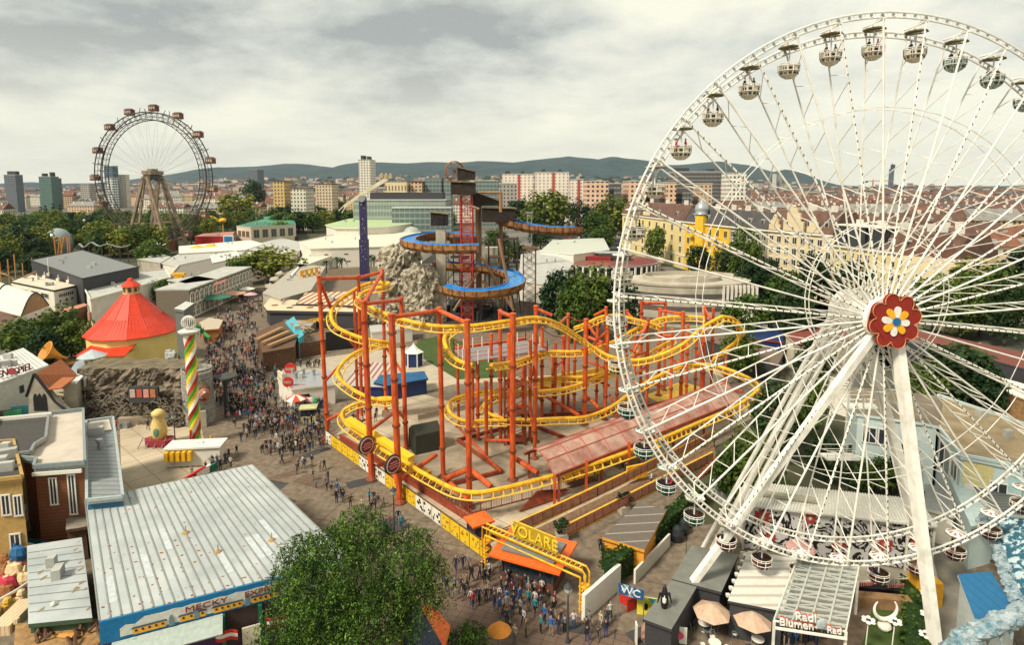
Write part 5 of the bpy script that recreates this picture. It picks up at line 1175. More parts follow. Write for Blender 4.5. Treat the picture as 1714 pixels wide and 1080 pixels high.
# pirate-type swing and far ride arms near old wheel: curving track between trees
r = empty('roller_coaster',A(170,432),'grey winding track of a far coaster among the park trees','roller coaster'); P = catmull([A(x,y,z) for x,y,z in ((132,408,12),(140,414,11),(152,406,13),(165,412,12),(180,409,12.5),(200,414,11),(215,411,11.5))],6); mb = MB(); mb.tube(P,.28,5); mb.tube([p+Vector((0,.9,0)) for p in P],.16,5); mb.build('track',metal,r)
for i in range(0,len(P),5): MB().tube([Vector((P[i].x,P[i].y,0)),P[i]],.18,5).build('post',brown,r)
tag(MB().tube([A(144,410),A(144,410)+Vector((0,0,16))],.3,6).blob(A(144,410)+Vector((0,0,16)),.8).build('mast',creamw),'pale mast rising between the park trees','mast')
tag(MB().tube([A(267,432),A(267,432)+Vector((0,0,6))],.3,6).tube([A(267,432)+Vector((-4,0,7.6)),A(267,432)+Vector((0,0,6)),A(267,432)+Vector((4,0,7.6))],.25,6).tube([A(267,432)+Vector((-2,2,8)),A(267,432)+Vector((0,0,6)),A(267,432)+Vector((2,-2,8))],.2,6).build('ride_mast',creamw),'cream branching ride mast before the old ferris wheel','ride')
for (x,y) in ((352,374),(374,372)):
    c = A(x,y+20); tag(MB().tube([c,c+Vector((0,0,9))],.4,6).blob(c+Vector((0,0,11)),4.2 if x == 352 else 2,0,12,(1.5,1.2,1),.12).build('balloon_ride',mat('sun_yellow',(.75,.42,.02),.6)),'%s yellow balloon shaped ride between the trees' % ('large' if x == 352 else 'small'),'ride')
# white theatre with green roof
o,P = hall('theatre',[(502,405),(560,393),(700,388),(722,400),(700,412),(520,417)],9,mat('theatre_white',(.72,.67,.57),.8,var=.05,scale=.2),mat('roof_cream2',(.60,.56,.46),.85),'large blank white theatre building with small slits',parapet=.4)
face_boxes(P[5],P[4],[(u,u+.035,z,z+.45) for u,z in ((.12,6),(.3,6),(.72,6.4),(.32,2.6),(.5,3.0))],o,dark,'slit')
o,P = hall('theatre_drum',[(546,376),(585,366),(640,361),(686,361),(688,374),(650,379),(600,381),(560,381)],13.5,creamw,mat('pale_green_roof',(.36,.46,.24),.8,var=.08,scale=.2),'low drum with pale green roof on top of the white theatre',t=.6,ov=.9)
tag(MB().box(A(655,366,13.6)+Vector((0,0,1)),(2.2,2.2,2)).build('roof_vent',greyl),'grey vent on the pale green roof','vent')
o,P = hall('theatre_wing',[(516,420),(560,412),(566,424),(500,448),(498,436)],5.5,creamw,mat('roof_cream2',(.6,.56,.46)),'stepped white wing left of the theatre')
hall('red_roof_house',[(586,368),(604,358),(628,362),(634,370)],12,creamw,roofm[1],'small house with red brown roof behind the ride tower')
c = A(690,412); tag(MB().lathe(c,[(6,0),(6,7),(5.2,9.5),(3.5,11.6),(.3,12.6)],16).build('grey_dome',mat('dome_grey',(.36,.37,.33),.5),smooth=True),'grey domed annex beside the pale green roof','dome')
tag(MB().beam(A(548,462)+Vector((0,0,1.4)),A(640,456)+Vector((0,0,1.4)),.3,2.8).build('wooden_fence',stripes('fence_boards',(.42,.35,.24),(.2,.16,.1),0,.8,.12)),'pale plank fence under the palms','fence')
def palm(x,y,h,label,s=1):
    B = A(x,y); r = empty('palm_tree',B,label,'palm','palms'); t = MB(); t.tube([B,B+Vector((.1,0,h*.5)),B+Vector((.2,0,h))],[.28*s,.2*s,.17*s],7).build('trunk',bark,r)
    mb = MB(); rnd = random.Random(int(x*3+y)); c = B+Vector((.2,0,h))
    for k in range(18):
        a = k*2.4; e = rnd.uniform(.1,1.1); L = 2.2*s; p0 = c
        for j in range(5):
            t1 = (j+1)/5; dr = Vector((math.cos(a),math.sin(a),0)); p1 = c+dr*(L*t1)+Vector((0,0,L*(e*t1-1.25*t1*t1))); sd = dr.cross(Vector((0,0,1)))*(.34*s*(1-t1*.6)); mb.add([p0-sd,p0+sd,p1+sd*.7,p1-sd*.7],[(0,1,2,3)]); p0 = p1
    mb.build('fronds',lm[1],r); return r
for i,(x,y,h) in enumerate(((546,458,5.2),(564,456,6.2),(572,457,6.0),(621,452,6.4),(626,453,5.6))): palm(x,y,h,['small palm at the left end of the plank fence','left palm of the pair under the white theatre wall','right palm of the pair under the white theatre wall','palm right of the purple ride tower','lower palm close to the white rock building'][i],1.25)
# haunted castle left flank of avenue exit, stairs, striped roof, sign
o,P = hall('stepped_wing',[(440,490),(500,442),(545,446),(520,486),(470,500)],5.5,stone,mat('rib_roof',(.38,.35,.29)),'grey stepped building flank with ribbed roof at the avenue')
mb = MB(); 
for k in range(7): p = lerp(A(452,500),A(498,452),k/6); MB().blob(p+Vector((0,0,4+k*.5)),1.7,0,7,(1,1,.7),.25).build('edge_rock',mat('pale_rock',(.42,.38,.30),.9,bump=.4),o)
o,P = hall('striped_roof_stall',[(497,508),(512,490),(600,488),(606,512)],5.2,dark,stripes('awning_stripe',(.66,.50,.33),(.27,.08,.04),0,1.9,.42),'stall building with broad brown and cream striped roof',t=.2)
o,P = hall('painted_stall',[(446,512),(455,499),(600,512),(600,522),(452,519)],4.6,dark,mat('cream_board',(.64,.50,.33),.7),'low stall with cream painted awning board and dark front',t=.7,ov=.8)
for k in range(8):
    x = 460+k*17; c = A(x+(k % 2)*8,511+(k % 2)*4,4.66); MB().lathe(c,[(.95,0),(.85,.1)],10,0).build('painted_umbrella',[mat('dull_olive',(.12,.11,.08)),mat('dull_red',(.25,.10,.07))][k % 3 == 0],o)
tag(MB().prism([A(486,489).xy,A(500,470).xy,A(502,472).xy,A(488,492).xy],0,6).build('white_wall',white),'white end wall left of the yellow letter board','wall')
a,b = A(503,470,4.5),A(536,462,4.5); d = (b-a).normalized(); r = empty('yellow_board',((a+b)/2).xy.to_3d(),'yellow letter board over the striped roof','sign'); mb = MB()
for z in (0,1.7,3.4): mb.beam(a+Vector((0,0,z)),b+Vector((0,0,z)),.25,.35)
for k in range(9): p = lerp(a,b,k/8); mb.beam(p,p+Vector((0,0,3.4)),.22,.3)
for k in range(8): p = lerp(a,b,(k+.5)/8)+Vector((0,0,.9 if k % 2 else 2.5)); mb.box(p,(.9,.2,1.3),math.atan2(d.y,d.x))
mb.build('letter_frame',yellow,r); MB().tube([a,Vector((a.x,a.y,0))],.15).tube([b,Vector((b.x,b.y,0))],.15).build('post',metal,r)
# ---- ride tower with slanted arm
def booster():
    B = A(611,470); r = empty('ride_tower',B,'dark purple ride tower carrying a long slanted cream arm','ride'); zt = ztop(B,330); pm = mat('purple_tower',(.03,.025,.085),.45)
    MB().prism([(B.x+dx*1.6,B.y+dy*1.6) for dx,dy in ((-1,-1),(1,-1),(1,1),(-1,1))],0,zt*.5).build('mast',pm,r); MB().prism([(B.x+dx*1.25,B.y+dy*1.25) for dx,dy in ((-1,-1),(1,-1),(1,1),(-1,1))],zt*.5,zt).build('upper_mast',pm,r)
    mb = MB(); rnd = random.Random(2)
    for k in range(34): mb.blob(B+Vector((rnd.uniform(-.9,.9),-1.62 if k % 2 else -1.27,rnd.uniform(1,zt*.5) if k % 2 else rnd.uniform(zt*.5,zt-1))),rnd.uniform(.06,.16),0,6)
    mb.build('painted_star',white,r)
    am = mat('arm_cream',(.62,.55,.38),.5,var=.15,scale=.4); Y = B.y-1.4
    a,c,e = AD(576,346,Y),AD(604,326,Y),AD(648,299,Y); ar = MB().beam(c,e,1.2,1.5).beam(c,a,1.0,1.2).beam(a+Vector((.4,0,.8)),a+Vector((-2.2,0,-1.6)),.5,.3).beam(a+Vector((.6,0,.1)),a+Vector((-.9,0,-2.4)),.5,.3).build('arm',am,r)
    mb = MB()
    for k in range(3): q = e+Vector((-2.0+k*1.7,0,.9-.1*k)); mb.box(q,(1.2,1.6,1.3)); mb.blob(q+Vector((0,0,.8)),.55,0,8)
    mb.build('seat_row',mat('seat_cream',(.40,.32,.18),.5),ar); MB().lathe(B+Vector((0,-1.3,zt-.6)),[(1.3,-.9),(1.3,.9)],14,0,Matrix.Rotation(math.pi/2,3,'X')).build('hub',metal,r)
booster()
# ---- rocks of the flume
def rock(name,cx,cy,cz,sx,sy,sz,seed,m,label,n=64,base=0):
    mb = MB(); rnd = random.Random(seed); k = n; J = n//2; c = Vector((cx,cy,0))
    for j in range(J+1):
        t = j/J; z = t*sz
        for i in range(k):
            a = 2*math.pi*i/k; prof = (1.05-.16*t-.5*max(0,t-.92)/.08)
            d = Vector((math.cos(a),math.sin(a),0)); q = Vector((d.x*1.6+seed,d.y*1.6,z*.17)); f = 1+.22*NZ.noise(q)+.12*NZ.cell(Vector((d.x*3+seed,d.y*3,z*.35)))-.06+.18*NZ.noise(q*3.7)+.1*NZ.noise(q*9)
            mb.v.append(c+Vector((d.x*sx*prof*f,d.y*sy*prof*f,base+z+(NZ.noise(q*2)*sz*.09*t))))
    for j in range(J):
        for i in range(k): mb.f.append([j*k+i,j*k+(i+1) % k,(j+1)*k+(i+1) % k,(j+1)*k+i]); mb.m.append(0)
    mb.f.append([J*k+i for i in range(k)]); mb.m.append(0)
    o = mb.build(name,m); return tag(o,label=label,cat='rock')
rockm = mat('rock_beige',(.12,.10,.075),.95,col2=(.44,.39,.29),thr=(.38,.56),scale=.75,bump=1.0,bscale=1.6)
B = A(676,520); rock('rock_mountain',B.x-1.5,B.y+3,0,6.8,5,ztop(B,412),3,rockm,'tall beige artificial rock mountain left of the flume',80)
B = A(710,538); rock('rock_outcrop',B.x-.6,B.y,0,5.6,4.4,ztop(B,446),8,rockm,'forward beige rock outcrop beside the flume tower',80)
B = A(640,540); rock('rock_outcrop',B.x-1,B.y+2,0,6.0,4.0,5.5,15,rockm,'low broken rock apron behind the coaster helix',60)
B = A(590,520); rock('rock_outcrop',B.x,B.y+2,0,4.5,3.2,5.0,19,rockm,'low rock left of the purple ride tower',50)
hall('rock_building',[(632,424),(650,416),(700,420),(706,432)],12,white,greyl,'white wall block behind the rock mountain')
hall('flume_wall',[(620,545),(690,540),(690,548),(622,556)],3.4,white,greyl,'low white wall below the rock outcrop')
# ---- log flume
def flume():
    r = empty('log_flume',A(790,540),'wild water log flume with blue channels, dark huts and timber posts','water ride')
    ch = mat('channel_wood',(.36,.17,.05),.7,col2=(.16,.06,.03),thr=(.45,.62),scale=.8); water = mat('flume_water',(.01,.16,.50),.12,col2=(.03,.28,.62),thr=(.4,.65),scale=.8,bump=.3,bscale=3,spec=.6)
    def channel(pts,w=2.1,n=8):
        P = catmull([AD(x,y,z) for x,y,z in pts],n); mb = MB(); prev = None
        for i,p in enumerate(P):
            t = (P[min(i+1,len(P)-1)]-P[max(i-1,0)]); t.z = 0; t.normalize(); s = Vector((t.y,-t.x,0))
            prof = [(-w,.9),(-w*.92,-.5),(-w*.55,-1.35),(0,-1.6),(w*.55,-1.35),(w*.92,-.5),(w,.9),(w-.22,.9),(w-.24,.5),(-w+.24,.5),(-w+.22,.9)]
            for a,b in prof: mb.v.append(p+s*a+Vector((0,0,b)))
        m = 11
        for i in range(len(P)-1):
            for k in range(m): mb.f.append([i*m+k,i*m+(k+1) % m,(i+1)*m+(k+1) % m,(i+1)*m+k]); mb.m.append(1 if k in (8,7,9) else 0)
        for e in (0,len(P)-1): mb.f.append([e*m+k for k in range(m)]); mb.m.append(0)
        c = mb.build('channel',[ch,water],r)
        hb = MB()
        for i in range(2,len(P)-1,3):
            t = (P[i+1]-P[i-1]); t.z = 0; t.normalize(); s = Vector((t.y,-t.x,0)); hb.tube([P[i]+s*w*1.02+Vector((0,0,.95)),P[i]+s*w*.96-Vector((0,0,.5)),P[i]+s*w*.57-Vector((0,0,1.4)),P[i]-Vector((0,0,1.65)),P[i]-s*w*.57-Vector((0,0,1.4)),P[i]-s*w*.96-Vector((0,0,.5)),P[i]-s*w*1.02+Vector((0,0,.95))],.1,4)
        hb.build('channel_hoop',brown,c)
    channel([(800,398,172),(775,396,173),(745,393,174),(712,395,171),(688,401,166),(684,407,160),(706,412,156),(745,415,154),(800,414,153)])
    channel([(836,364,170),(855,373,166),(885,380,164),(920,384,163),(950,385,163),(969,384,164)],2.6)
    channel([(728,442,166),(760,445,165),(800,448,166),(840,455,166),(862,466,160),(860,480,152),(825,489,147),(780,491,146),(742,482,148)],2.4)
    channel([(756,402,168),(775,404,167),(800,402,168)],1.3)
    dk = mat('hut_dark_wood',(.028,.018,.012),.8,var=.4,scale=1); rw = mat('hut_roof_wood',(.20,.15,.08),.85,var=.25,scale=1)
    def hut(x,yb,z,w,d,h,ang=0,slope=1.0,name='hut',side=1):
        c = AD(x,yb,z); M = Matrix.Rotation(ang,3,'Z'); v = [(-w/2,-d/2,0),(w/2,-d/2,0),(w/2,d/2,0),(-w/2,d/2,0),(-w/2,-d/2,h+slope*(side > 0)),(w/2,-d/2,h+slope*(side < 0)),(w/2,d/2,h+slope*(side < 0)),(-w/2,d/2,h+slope*(side > 0))]
        mb = MB(); mb.add([c+M@Vector(p) for p in v],[(3,2,1,0),(0,1,5,4),(1,2,6,5),(2,3,7,6),(3,0,4,7),(4,5,6,7)]); hb = mb.build(name,dk,r)
        mb = MB(); t = [(-w/2-.4,-d/2-.4,h+.03+slope*(side > 0)),(w/2+.4,-d/2-.4,h+.03+slope*(side < 0)),(w/2+.4,d/2+.4,h+.03+slope*(side < 0)),(-w/2-.4,d/2+.4,h+.03+slope*(side > 0))]; mb.add([c+M@Vector(p) for p in t]+[c+M@Vector(p)+Vector((0,0,.25)) for p in t],[(4,5,6,7),(3,2,1,0),(0,1,5,4),(1,2,6,5),(2,3,7,6),(3,0,4,7)]); mb.build('hut_roof',rw,hb)
        return c
    hut(781,301,164,4.6,4,2.1,0,1.2); hut(776,326,164,6.4,5,3.2,0,.25); hut(834,371,166,8.8,6,3.6,.1,.3); hut(812,344,168,7.5,4.0,1.0,.2,3.0,side=1); hut(736,377,164,4.4,4,3.0,0,.6)
    MB().box(AD(738,370,161.9),(1.7,.2,2.2)).build('hut_opening',black,r)
    # mill wheel
    c = AD(761,287,163); Rw = Matrix.Rotation(.5,3,'Z'); mb = MB(); ww = mat('wheel_wood',(.30,.11,.04),.7); rad = 2.7
    for s in (-.35,.35): mb.tube([c+Rw@Vector((rad*math.cos(2*math.pi*k/24),s,rad*math.sin(2*math.pi*k/24))) for k in range(24)],.14,5,closed=True)
    for k in range(12):
        a = 2*math.pi*k/12; mb.beam(c,c+Rw@Vector((rad*math.cos(a),0,rad*math.sin(a))),.14,.14); mb.box(c+Rw@Vector((rad*math.cos(a),0,rad*math.sin(a))),(.2,.9,.2),.5)
    mb.build('mill_wheel',ww,r)
    # central red lattice tower
    B = A(783,536); rt = mat('lattice_red',(.46,.035,.03),.5); zt = ztop(B,327); s = 1.6; mb = MB()
    cs = [B+Vector((dx*s,dy*s,0)) for dx,dy in ((-1,-1),(1,-1),(1,1),(-1,1))]
    for c in cs: mb.tube([c,c+Vector((0,0,zt))],.17,6)
    n = 17
    for i in range(n):
        z0,z1 = zt*i/n,zt*(i+1)/n
        for k in range(4): a,b = cs[k],cs[(k+1) % 4]; mb.beam(a+Vector((0,0,z0)),b+Vector((0,0,z1)),.11,.11); mb.beam(b+Vector((0,0,z0)),a+Vector((0,0,z1)),.11,.11); mb.beam(a+Vector((0,0,z1)),b+Vector((0,0,z1)),.14,.14)
    mb.build('lattice_tower',rt,r)
    wd = mat('timber_post',(.30,.17,.09),.8,var=.25,scale=.5,stretch=(1,1,.15)); wdk = mat('timber_dark',(.06,.035,.022),.8)
    for (x0,y0,z0,x1,y1,dk_,rr) in ((802,530,0,802,322,0,.85),(840,528,0,838,322,0,.6),(852,520,0,850,395,1,.24),(835,505,0,832,395,1,.26),(812,534,0,812,440,1,.2),(790,512,0,790,400,1,.24),(770,506,0,770,410,1,.2),(845,536,0,845,470,1,.2),(745,530,0,745,470,1,.2),(866,500,0,866,396,1,.2),(725,500,0,724,446,1,.3),(760,520,0,760,418,1,.16),(820,520,0,818,400,1,.24),(862,524,0,842,400,1,.22),(872,528,0,860,402,1,.2)):
        b_ = A(x0,y0); MB().tube([b_,Vector((b_.x+(x1-x0)/F*b_.y,b_.y,ztop(b_,y1)))],rr,8).build('timber_post',wdk if dk_ else wd,r)
    mb = MB()
    for (x0,y0,z0,x1,y1,z1) in ((802,322,31.5,840,322,31.5),(838,500,6,806,470,12),(835,400,17,858,515,2),(838,355,24,838,322,30),(806,430,16,860,520,1),(760,520,0,800,455,10),(786,345,28,802,350,28)): mb.tube([AD(x0,y0,158),AD(x1,y1,158)],.4,6)
    mb.build('timber_brace',wd,r)
    rn = random.Random(4)
    for k in range(26):
        x,y = rn.uniform(735,866),rn.uniform(425,525); dx,dy = rn.choice(((22,0),(16,18),(-16,18),(20,-3))); D_ = rn.uniform(156,172); MB().tube([AD(x,y,D_),AD(x+dx,y+dy,D_)],.14,5).build('scaffold_bar',wdk,r)
    for (x,y,w_) in ((800,505,9),(835,430,5),(770,430,5),(850,400,6)): MB().box(AD(x,y,166),(w_,5,.3)).build('scaffold_deck',wdk,r)
    # wooden platforms round the foot and stone core
    B = A(740,520); MB().box(B+Vector((0,3,8.6)),(3.4,3.4,17.2)).build('concrete_core',stone,r); B = A(822,522); MB().box(B+Vector((0,5,9.5)),(3.8,3.8,19)).build('concrete_core',stone,r); B = AD(738,380,164); MB().box((B.x,B.y,12.9),(2.6,2.6,25.8)).build('concrete_core',stone,r)
    # brown lattice tower right
    for (x,yb,yt,s,m_) in ((886,536,415,1.7,mat('lattice_brown',(.16,.07,.025),.7)),(886,470,356,.9,metal)):
        B = A(x,yb); zt = ztop(B,yt); cs = [B+Vector((dx*s,dy*s,0)) for dx,dy in ((-1,-1),(1,-1),(1,1),(-1,1))]; mb = MB(); n = 9
        for c in cs: mb.tube([c,c+Vector((0,0,zt))],.15,5)
        for i in range(n):
            z0,z1 = zt*i/n,zt*(i+1)/n
            for k in range(4): a,b = cs[k],cs[(k+1) % 4]; mb.beam(a+Vector((0,0,z0)),b+Vector((0,0,z1)),.13,.13); mb.beam(b+Vector((0,0,z0)),a+Vector((0,0,z1)),.13,.13)
        mb.box(B+Vector((0,0,zt)),(2*s+.8,2*s+.8,.4)); mb.build('lattice_tower',m_,r)
    # dark foot machinery
    mb = MB(); rnd = random.Random(9)
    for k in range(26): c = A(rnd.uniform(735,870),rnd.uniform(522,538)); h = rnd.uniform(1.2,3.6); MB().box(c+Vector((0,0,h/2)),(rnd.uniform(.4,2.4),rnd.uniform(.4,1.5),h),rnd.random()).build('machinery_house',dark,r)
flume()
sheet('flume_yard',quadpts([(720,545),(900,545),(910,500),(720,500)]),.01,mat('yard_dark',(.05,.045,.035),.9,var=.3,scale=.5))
hall('white_hall',[(905,420),(925,402),(1010,398),(1020,418),(960,426)],8,white,mat('glasshouse_roof',(.52,.54,.46),.4,var=.08),'white hall with pale ribbed roof behind the flume')
hall('white_hall',[(872,426),(905,418),(960,440),(930,478),(868,470)],6.5,creamw,greyl,'plain white hall right behind the brown lattice tower')
# ---- round track with red roof
def disc_at(px,py,z,rx,ry): c = A(px,py,z); return c
def round_track():
    c = A(1012,436,4.5); ex = (1100-922)/2/F*c.y*1.02; r = empty('kart_track',(c.x,c.y,0),'round bowl building with dark red roof and white pillars','building')
    MB().lathe((c.x,c.y,0),[(ex*.93,.3),(ex*.93,4.1)],40).build('wall',dark,r); MB().lathe((c.x,c.y,0),[(ex,4.1),(ex,4.8),(ex-.8,4.8),(ex-.8,4.4)],48).build('ring',mat('ring_grey',(.28,.26,.24)),r)
    MB().lathe((c.x,c.y,0),[(ex-.9,4.15),(ex-.9,4.5)],48).build('floor',mat('track_floor',(.22,.09,.05),.8,col2=(.16,.04,.035),thr=(.45,.55),scale=.1),r)
    MB().box((c.x-ex*.25,c.y+2,5.4),(ex*.75,6,1.8),-.15).build('red_block',mat('dark_red',(.25,.02,.02)),r); MB().box((c.x+ex*.2,c.y+3,5.9),(ex*.6,7,2.6),-.1).build('black_block',dark,r); MB().box((c.x+ex*.1,c.y+5,7.6),(ex*.5,5,.5),-.1).build('grey_roof',greyl,r)
    mb = MB()
    for k in range(48): a = 2*math.pi*k/48; mb.box((c.x+ex*math.cos(a),c.y+ex*math.sin(a),2.1),(.7,.7,4.2),a)
    mb.build('pillar',white,r)
round_track()
# ---- concrete spiral building
def spiral():
    c = A(1150,470,11); rx = (1248-1042)/2/F*c.y; r = empty('concrete_hall',(c.x,c.y,0),'round concrete building with a spiral ramp on its flat roof','building')
    sy = .62; cm = mat('weathered_concrete',(.34,.30,.23),.9,col2=(.48,.44,.35),thr=(.35,.65),scale=.25)
    def ell(f,z,n=48): return [(c.x+rx*f*math.cos(2*math.pi*k/n),c.y+rx*f*sy*math.sin(2*math.pi*k/n)) for k in range(n)]
    MB().prism(ell(1,0),0,10.9).build('wall',cm,r); w_ = MB()
    for z in (2.2,5.6,9.0): MB().prism(ell(1.004,0),z-1.3,z,bottom=True).build('window_band',mat('band_dark',(.10,.09,.08)),r)
    MB().prism(ell(1.02,0),10.91,11.5).build('roof',cm,r)
    mb = MB(); P = []
    for k in range(70): t = k/69; a = .3+t*math.pi*2.1; f = .86-.38*t; P.append(Vector((c.x+rx*f*math.cos(a),c.y+rx*f*sy*math.sin(a),12.0)))
    for a,b in zip(P,P[1:]): mb.beam(a,b,.5,1.2)
    mb.box((c.x+2,c.y,11.9),(9,1.2,.8),.25); mb.build('ramp_wall',cm,r)
    mb = MB(); 
    for k in range(9): mb.box((c.x+rx*.40+k*1.15,c.y-rx*sy*.92+k*.12,5.6),(.55,.8,11.2))
    mb.build('fin',creamw,r)
spiral()
o,P = hall('blue_hall',[(1240,548),(1262,538),(1312,545),(1310,572),(1250,566)],5,navy,navy,'dark blue box hall behind the spokes with red edge',fascia=mat('dark_red',(.25,.02,.02)))
hall('shed',[(1180,568),(1200,556),(1310,590),(1300,612)],4,dark,mat('shed_roof',(.16,.11,.08)),'long dark roofed shed behind the coaster')
hall('red_roof_building',[(1316,560),(1420,540),(1450,560),(1340,580)],6,cream,mat('red_flat',(.20,.05,.035)),'flat building with dark red roof left of the flower hub')
# overhead railway on the right
o,P = hall('train_viaduct',[(1520,548),(1800,610),(1800,640),(1520,565)],7,dark,mat('rail_red',(.17,.05,.035),.8,var=.2),'raised railway with red brown roof crossing behind the flower hub','viaduct')
o,P = hall('train_viaduct',[(1640,622),(1800,668),(1800,700),(1640,640)],5.5,brownl,creamw,'pale topped station platform at the right edge','platform')
# ---- kiosk row between crowd and coaster
o,P = hall('kiosk',[(466,632),(474,620),(564,622),(560,642),(488,650)],3.6,creamw,mat('metal_sheet',(.42,.44,.44),.35,.5,var=.1),'grey metal roofed snack kiosk beside the left coaster post','kiosk')
for (x,y,s) in ((486,618,1.1),(482,640,.9)): c = A(x,y,4.3); e = MB().lathe(c,[(s,-.15),(s,.15)],16,0,Matrix.Rotation(math.pi/2,3,'X')).build('round_sign',red,o); MB().box(c+Vector((0,-.2,0)),(s*1.5,.06,s*.5)).build('sign_band',pinkp,e)
MB().box(A(496,648,3.2),(3.0,.15,.9)).build('sign',red,o); MB().box(A(470,634,3.3),(2.6,.3,2.4),-.9).build('side_board',mat('board_cream',(.7,.58,.35)),o)
face_boxes(P[4],P[3],[(.08,.4,1.1,2.3)],o,black,'opening')
for k,x in enumerate((508,514,521,527)): tag(MB().blob(A(x,672,1.4),.55,0,8,(1,.7,1.4),.1).build('plush_toy',mat('toy_pink',(.72,.45,.42)) if k < 3 else mat('toy_green',(.05,.35,.18))),['left pink plush toy hanging at the kiosk wall','middle pink plush toy hanging at the kiosk wall','right pink plush toy hanging at the kiosk wall','green plush toy hanging at the kiosk wall'][k],'toy')
def parasol(x,y,rad,h,m,label,n=8,m2=None):
    B = A(x,y); r = empty('parasol',B,label,'parasol'); mb = MB(); mb.lathe(B+Vector((0,0,h)),[(rad,-.45),(rad*.5,.0),(.06,.3)],n,0); 
    if m2:
        for i in range(len(mb.f)-2): mb.m[i] = i % 2
    mb.build('canopy',[m,m2 or m],r); MB().tube([B,B+Vector((0,0,h+.35))],.05,6).build('pole',metal,r); return r
parasol(496,690,1.7,2.7,mat('parasol_red',(.62,.07,.03)),'red and white parasol at the food stall beside the coaster',m2=white)
booth(517,705,2.2,1.6,2.2,.2,mat('booth_cream',(.55,.48,.25)),mat('booth_green',(.48,.48,.25)),'small pale yellow food booth beside the red parasol')
o,P = hall('brown_hut',[(430,556),(478,536),(500,552),(492,580),(440,590)],4.2,brown,mat('hut_roof',(.13,.07,.035),.8,var=.3),'dark brown timber hut roof at the water ride entrance')
for k in range(3): MB().beam(A(430+k*10,568+k*5,4.9),A(472+k*12,548+k*6,4.9),1.1,.25).build('roof_plank',brownl,o)
o,P = hall('water_backdrop',[(478,540),(492,530),(508,560),(500,566)],4.6,mat('turquoise',(.02,.40,.48),.3),mat('turquoise',(0,0,0)),'turquoise water backdrop beside the timber hut','backdrop')
o,P = hall('platform_ride',[(452,530),(490,520),(545,522),(520,545)],2.0,stone,mat('ride_deck',(.36,.33,.28)),'curved grey platform ride deck under the painted stall','ride')
r = empty('junk_ride',A(520,560),'brown wooden ride with yellow arcs and small figures','ride'); rnd = random.Random(12); mb = MB(); mb2 = MB()
for k in range(26): c = A(rnd.uniform(500,545),rnd.uniform(528,580),rnd.uniform(.5,2)); mb.beam(c,c+Vector((rnd.uniform(-3,3),rnd.uniform(-3,3),rnd.uniform(-.3,.6))),.3,.2)
for k in range(4): c = A(515+k*5,540,2.4); mb2.tube([c+Vector((2.0*math.cos(t),2*math.sin(t),.2*k)) for t in (0,.6,1.2,1.8,2.4,3)],.12,5)
mb.build('timber_deck',brownl,r); mb2.build('yellow_arc',yellow,r)
tag(MB().beam(A(546,588)+Vector((0,0,2.2)),A(600,582)+Vector((0,0,2.2)),.4,4.4).build('black_wall',black),'black wall behind the lower helix loop','wall')
tag(MB().beam(A(498,600)+Vector((0,0,1.6)),A(546,592)+Vector((0,0,1.6)),.4,3.2).build('brown_wall',brown),'brown plank wall right of the timber hut','wall')
sheet('queue_floor',quadpts([(470,610),(600,590),(740,575),(780,640),(640,668),(560,668),(480,640)]),.003,mat('queue_floor_m',(.42,.36,.27),.9,var=.12,scale=.5))
o,P = hall('blue_container',[(628,640),(640,628),(708,622),(714,634),(650,645)],3.0,navy,mat('container_blue',(.01,.10,.24),.5,var=.2,scale=.4),'long dark blue container with bright blue roof')
o,P = hall('blue_container',[(590,646),(600,634),(645,634),(640,648)],2.6,navy,greyl,'small blue container with white roof left of the long one')
r = empty('gazebo',A(693,612),'white gazebo tent with navy panels on the lawn edge','tent'); c = A(693,612); mb = MB(); mb.lathe(c+Vector((0,0,2.9)),[(2.1,0),(1.1,.6),(.25,1.5),(.1,1.9)],6); mb.build('roof',white,r); MB().lathe(c,[(1.75,.1),(1.75,2.7)],6).build('panel',navy,r); mb = MB()
for k in range(6): a = 2*math.pi*k/6; MB().box(c+Vector((1.9*math.cos(a),1.9*math.sin(a),1.45)),(.2,.2,2.9),a).build('post',white,r)
sheet('ride_deck',quadpts([(574,648),(600,606),(660,608),(640,648)]),.02,stripes('deck_stripe',(.55,.42,.36),(.22,.12,.10),0,1.1,.4))
# stalls along the avenue
parasol(358,520,5.4,4.6,green,'wide dark green tent roof at the head of the avenue',8)
parasol(388,505,4.6,3.2,mat('salmon',(.62,.33,.22)),'salmon pink parasol behind the dark green tent',8)
parasol(396,496,2.2,3.2,mat('parasol_green',(.03,.3,.12)),'small bright green parasol in the crowd',8); parasol(414,497,2.6,3.2,white,'white parasol in the crowd far up the avenue',10); parasol(420,506,2.2,3.0,mat('parasol_rose',(.6,.35,.36)),'rose coloured parasol in the crowd',8)
B = A(365,520); tag(MB().tube([B,B+Vector((0,0,9))],.25,6).beam(B+Vector((-.8,0,8)),B+Vector((3.0,0,9.4)),.5,.7).build('signpost',mat('signpost_pink',(.5,.22,.18))),'pink mast with slanted sign over the green tent','sign')
o,P = hall('orange_stall',[(335,540),(350,532),(372,536),(366,550),(340,552)],3.2,mat('stall_orange',(.42,.15,.04)),mat('stall_roof',(.45,.38,.28)),'orange brown stall beside the green dragon')
mb = MB(); P_0 = catmull([A(x,y,z) for x,y,z in ((320,552,3.8),(328,548,4.6),(336,552,3.6),(344,560,2.8),(352,566,3.2))],5); mb.tube(P_0,[.5*(1-.6*i/len(P_0))+.12 for i in range(len(P_0))],7)
for k in range(4): mb.tube([P_0[4+k*3],P_0[4+k*3]+Vector((0,0,1.4))],[.25,.02],5); mb.tube([P_0[4+k*3],P_0[4+k*3]+Vector((.3,-.6,-1.6))],.13,5)
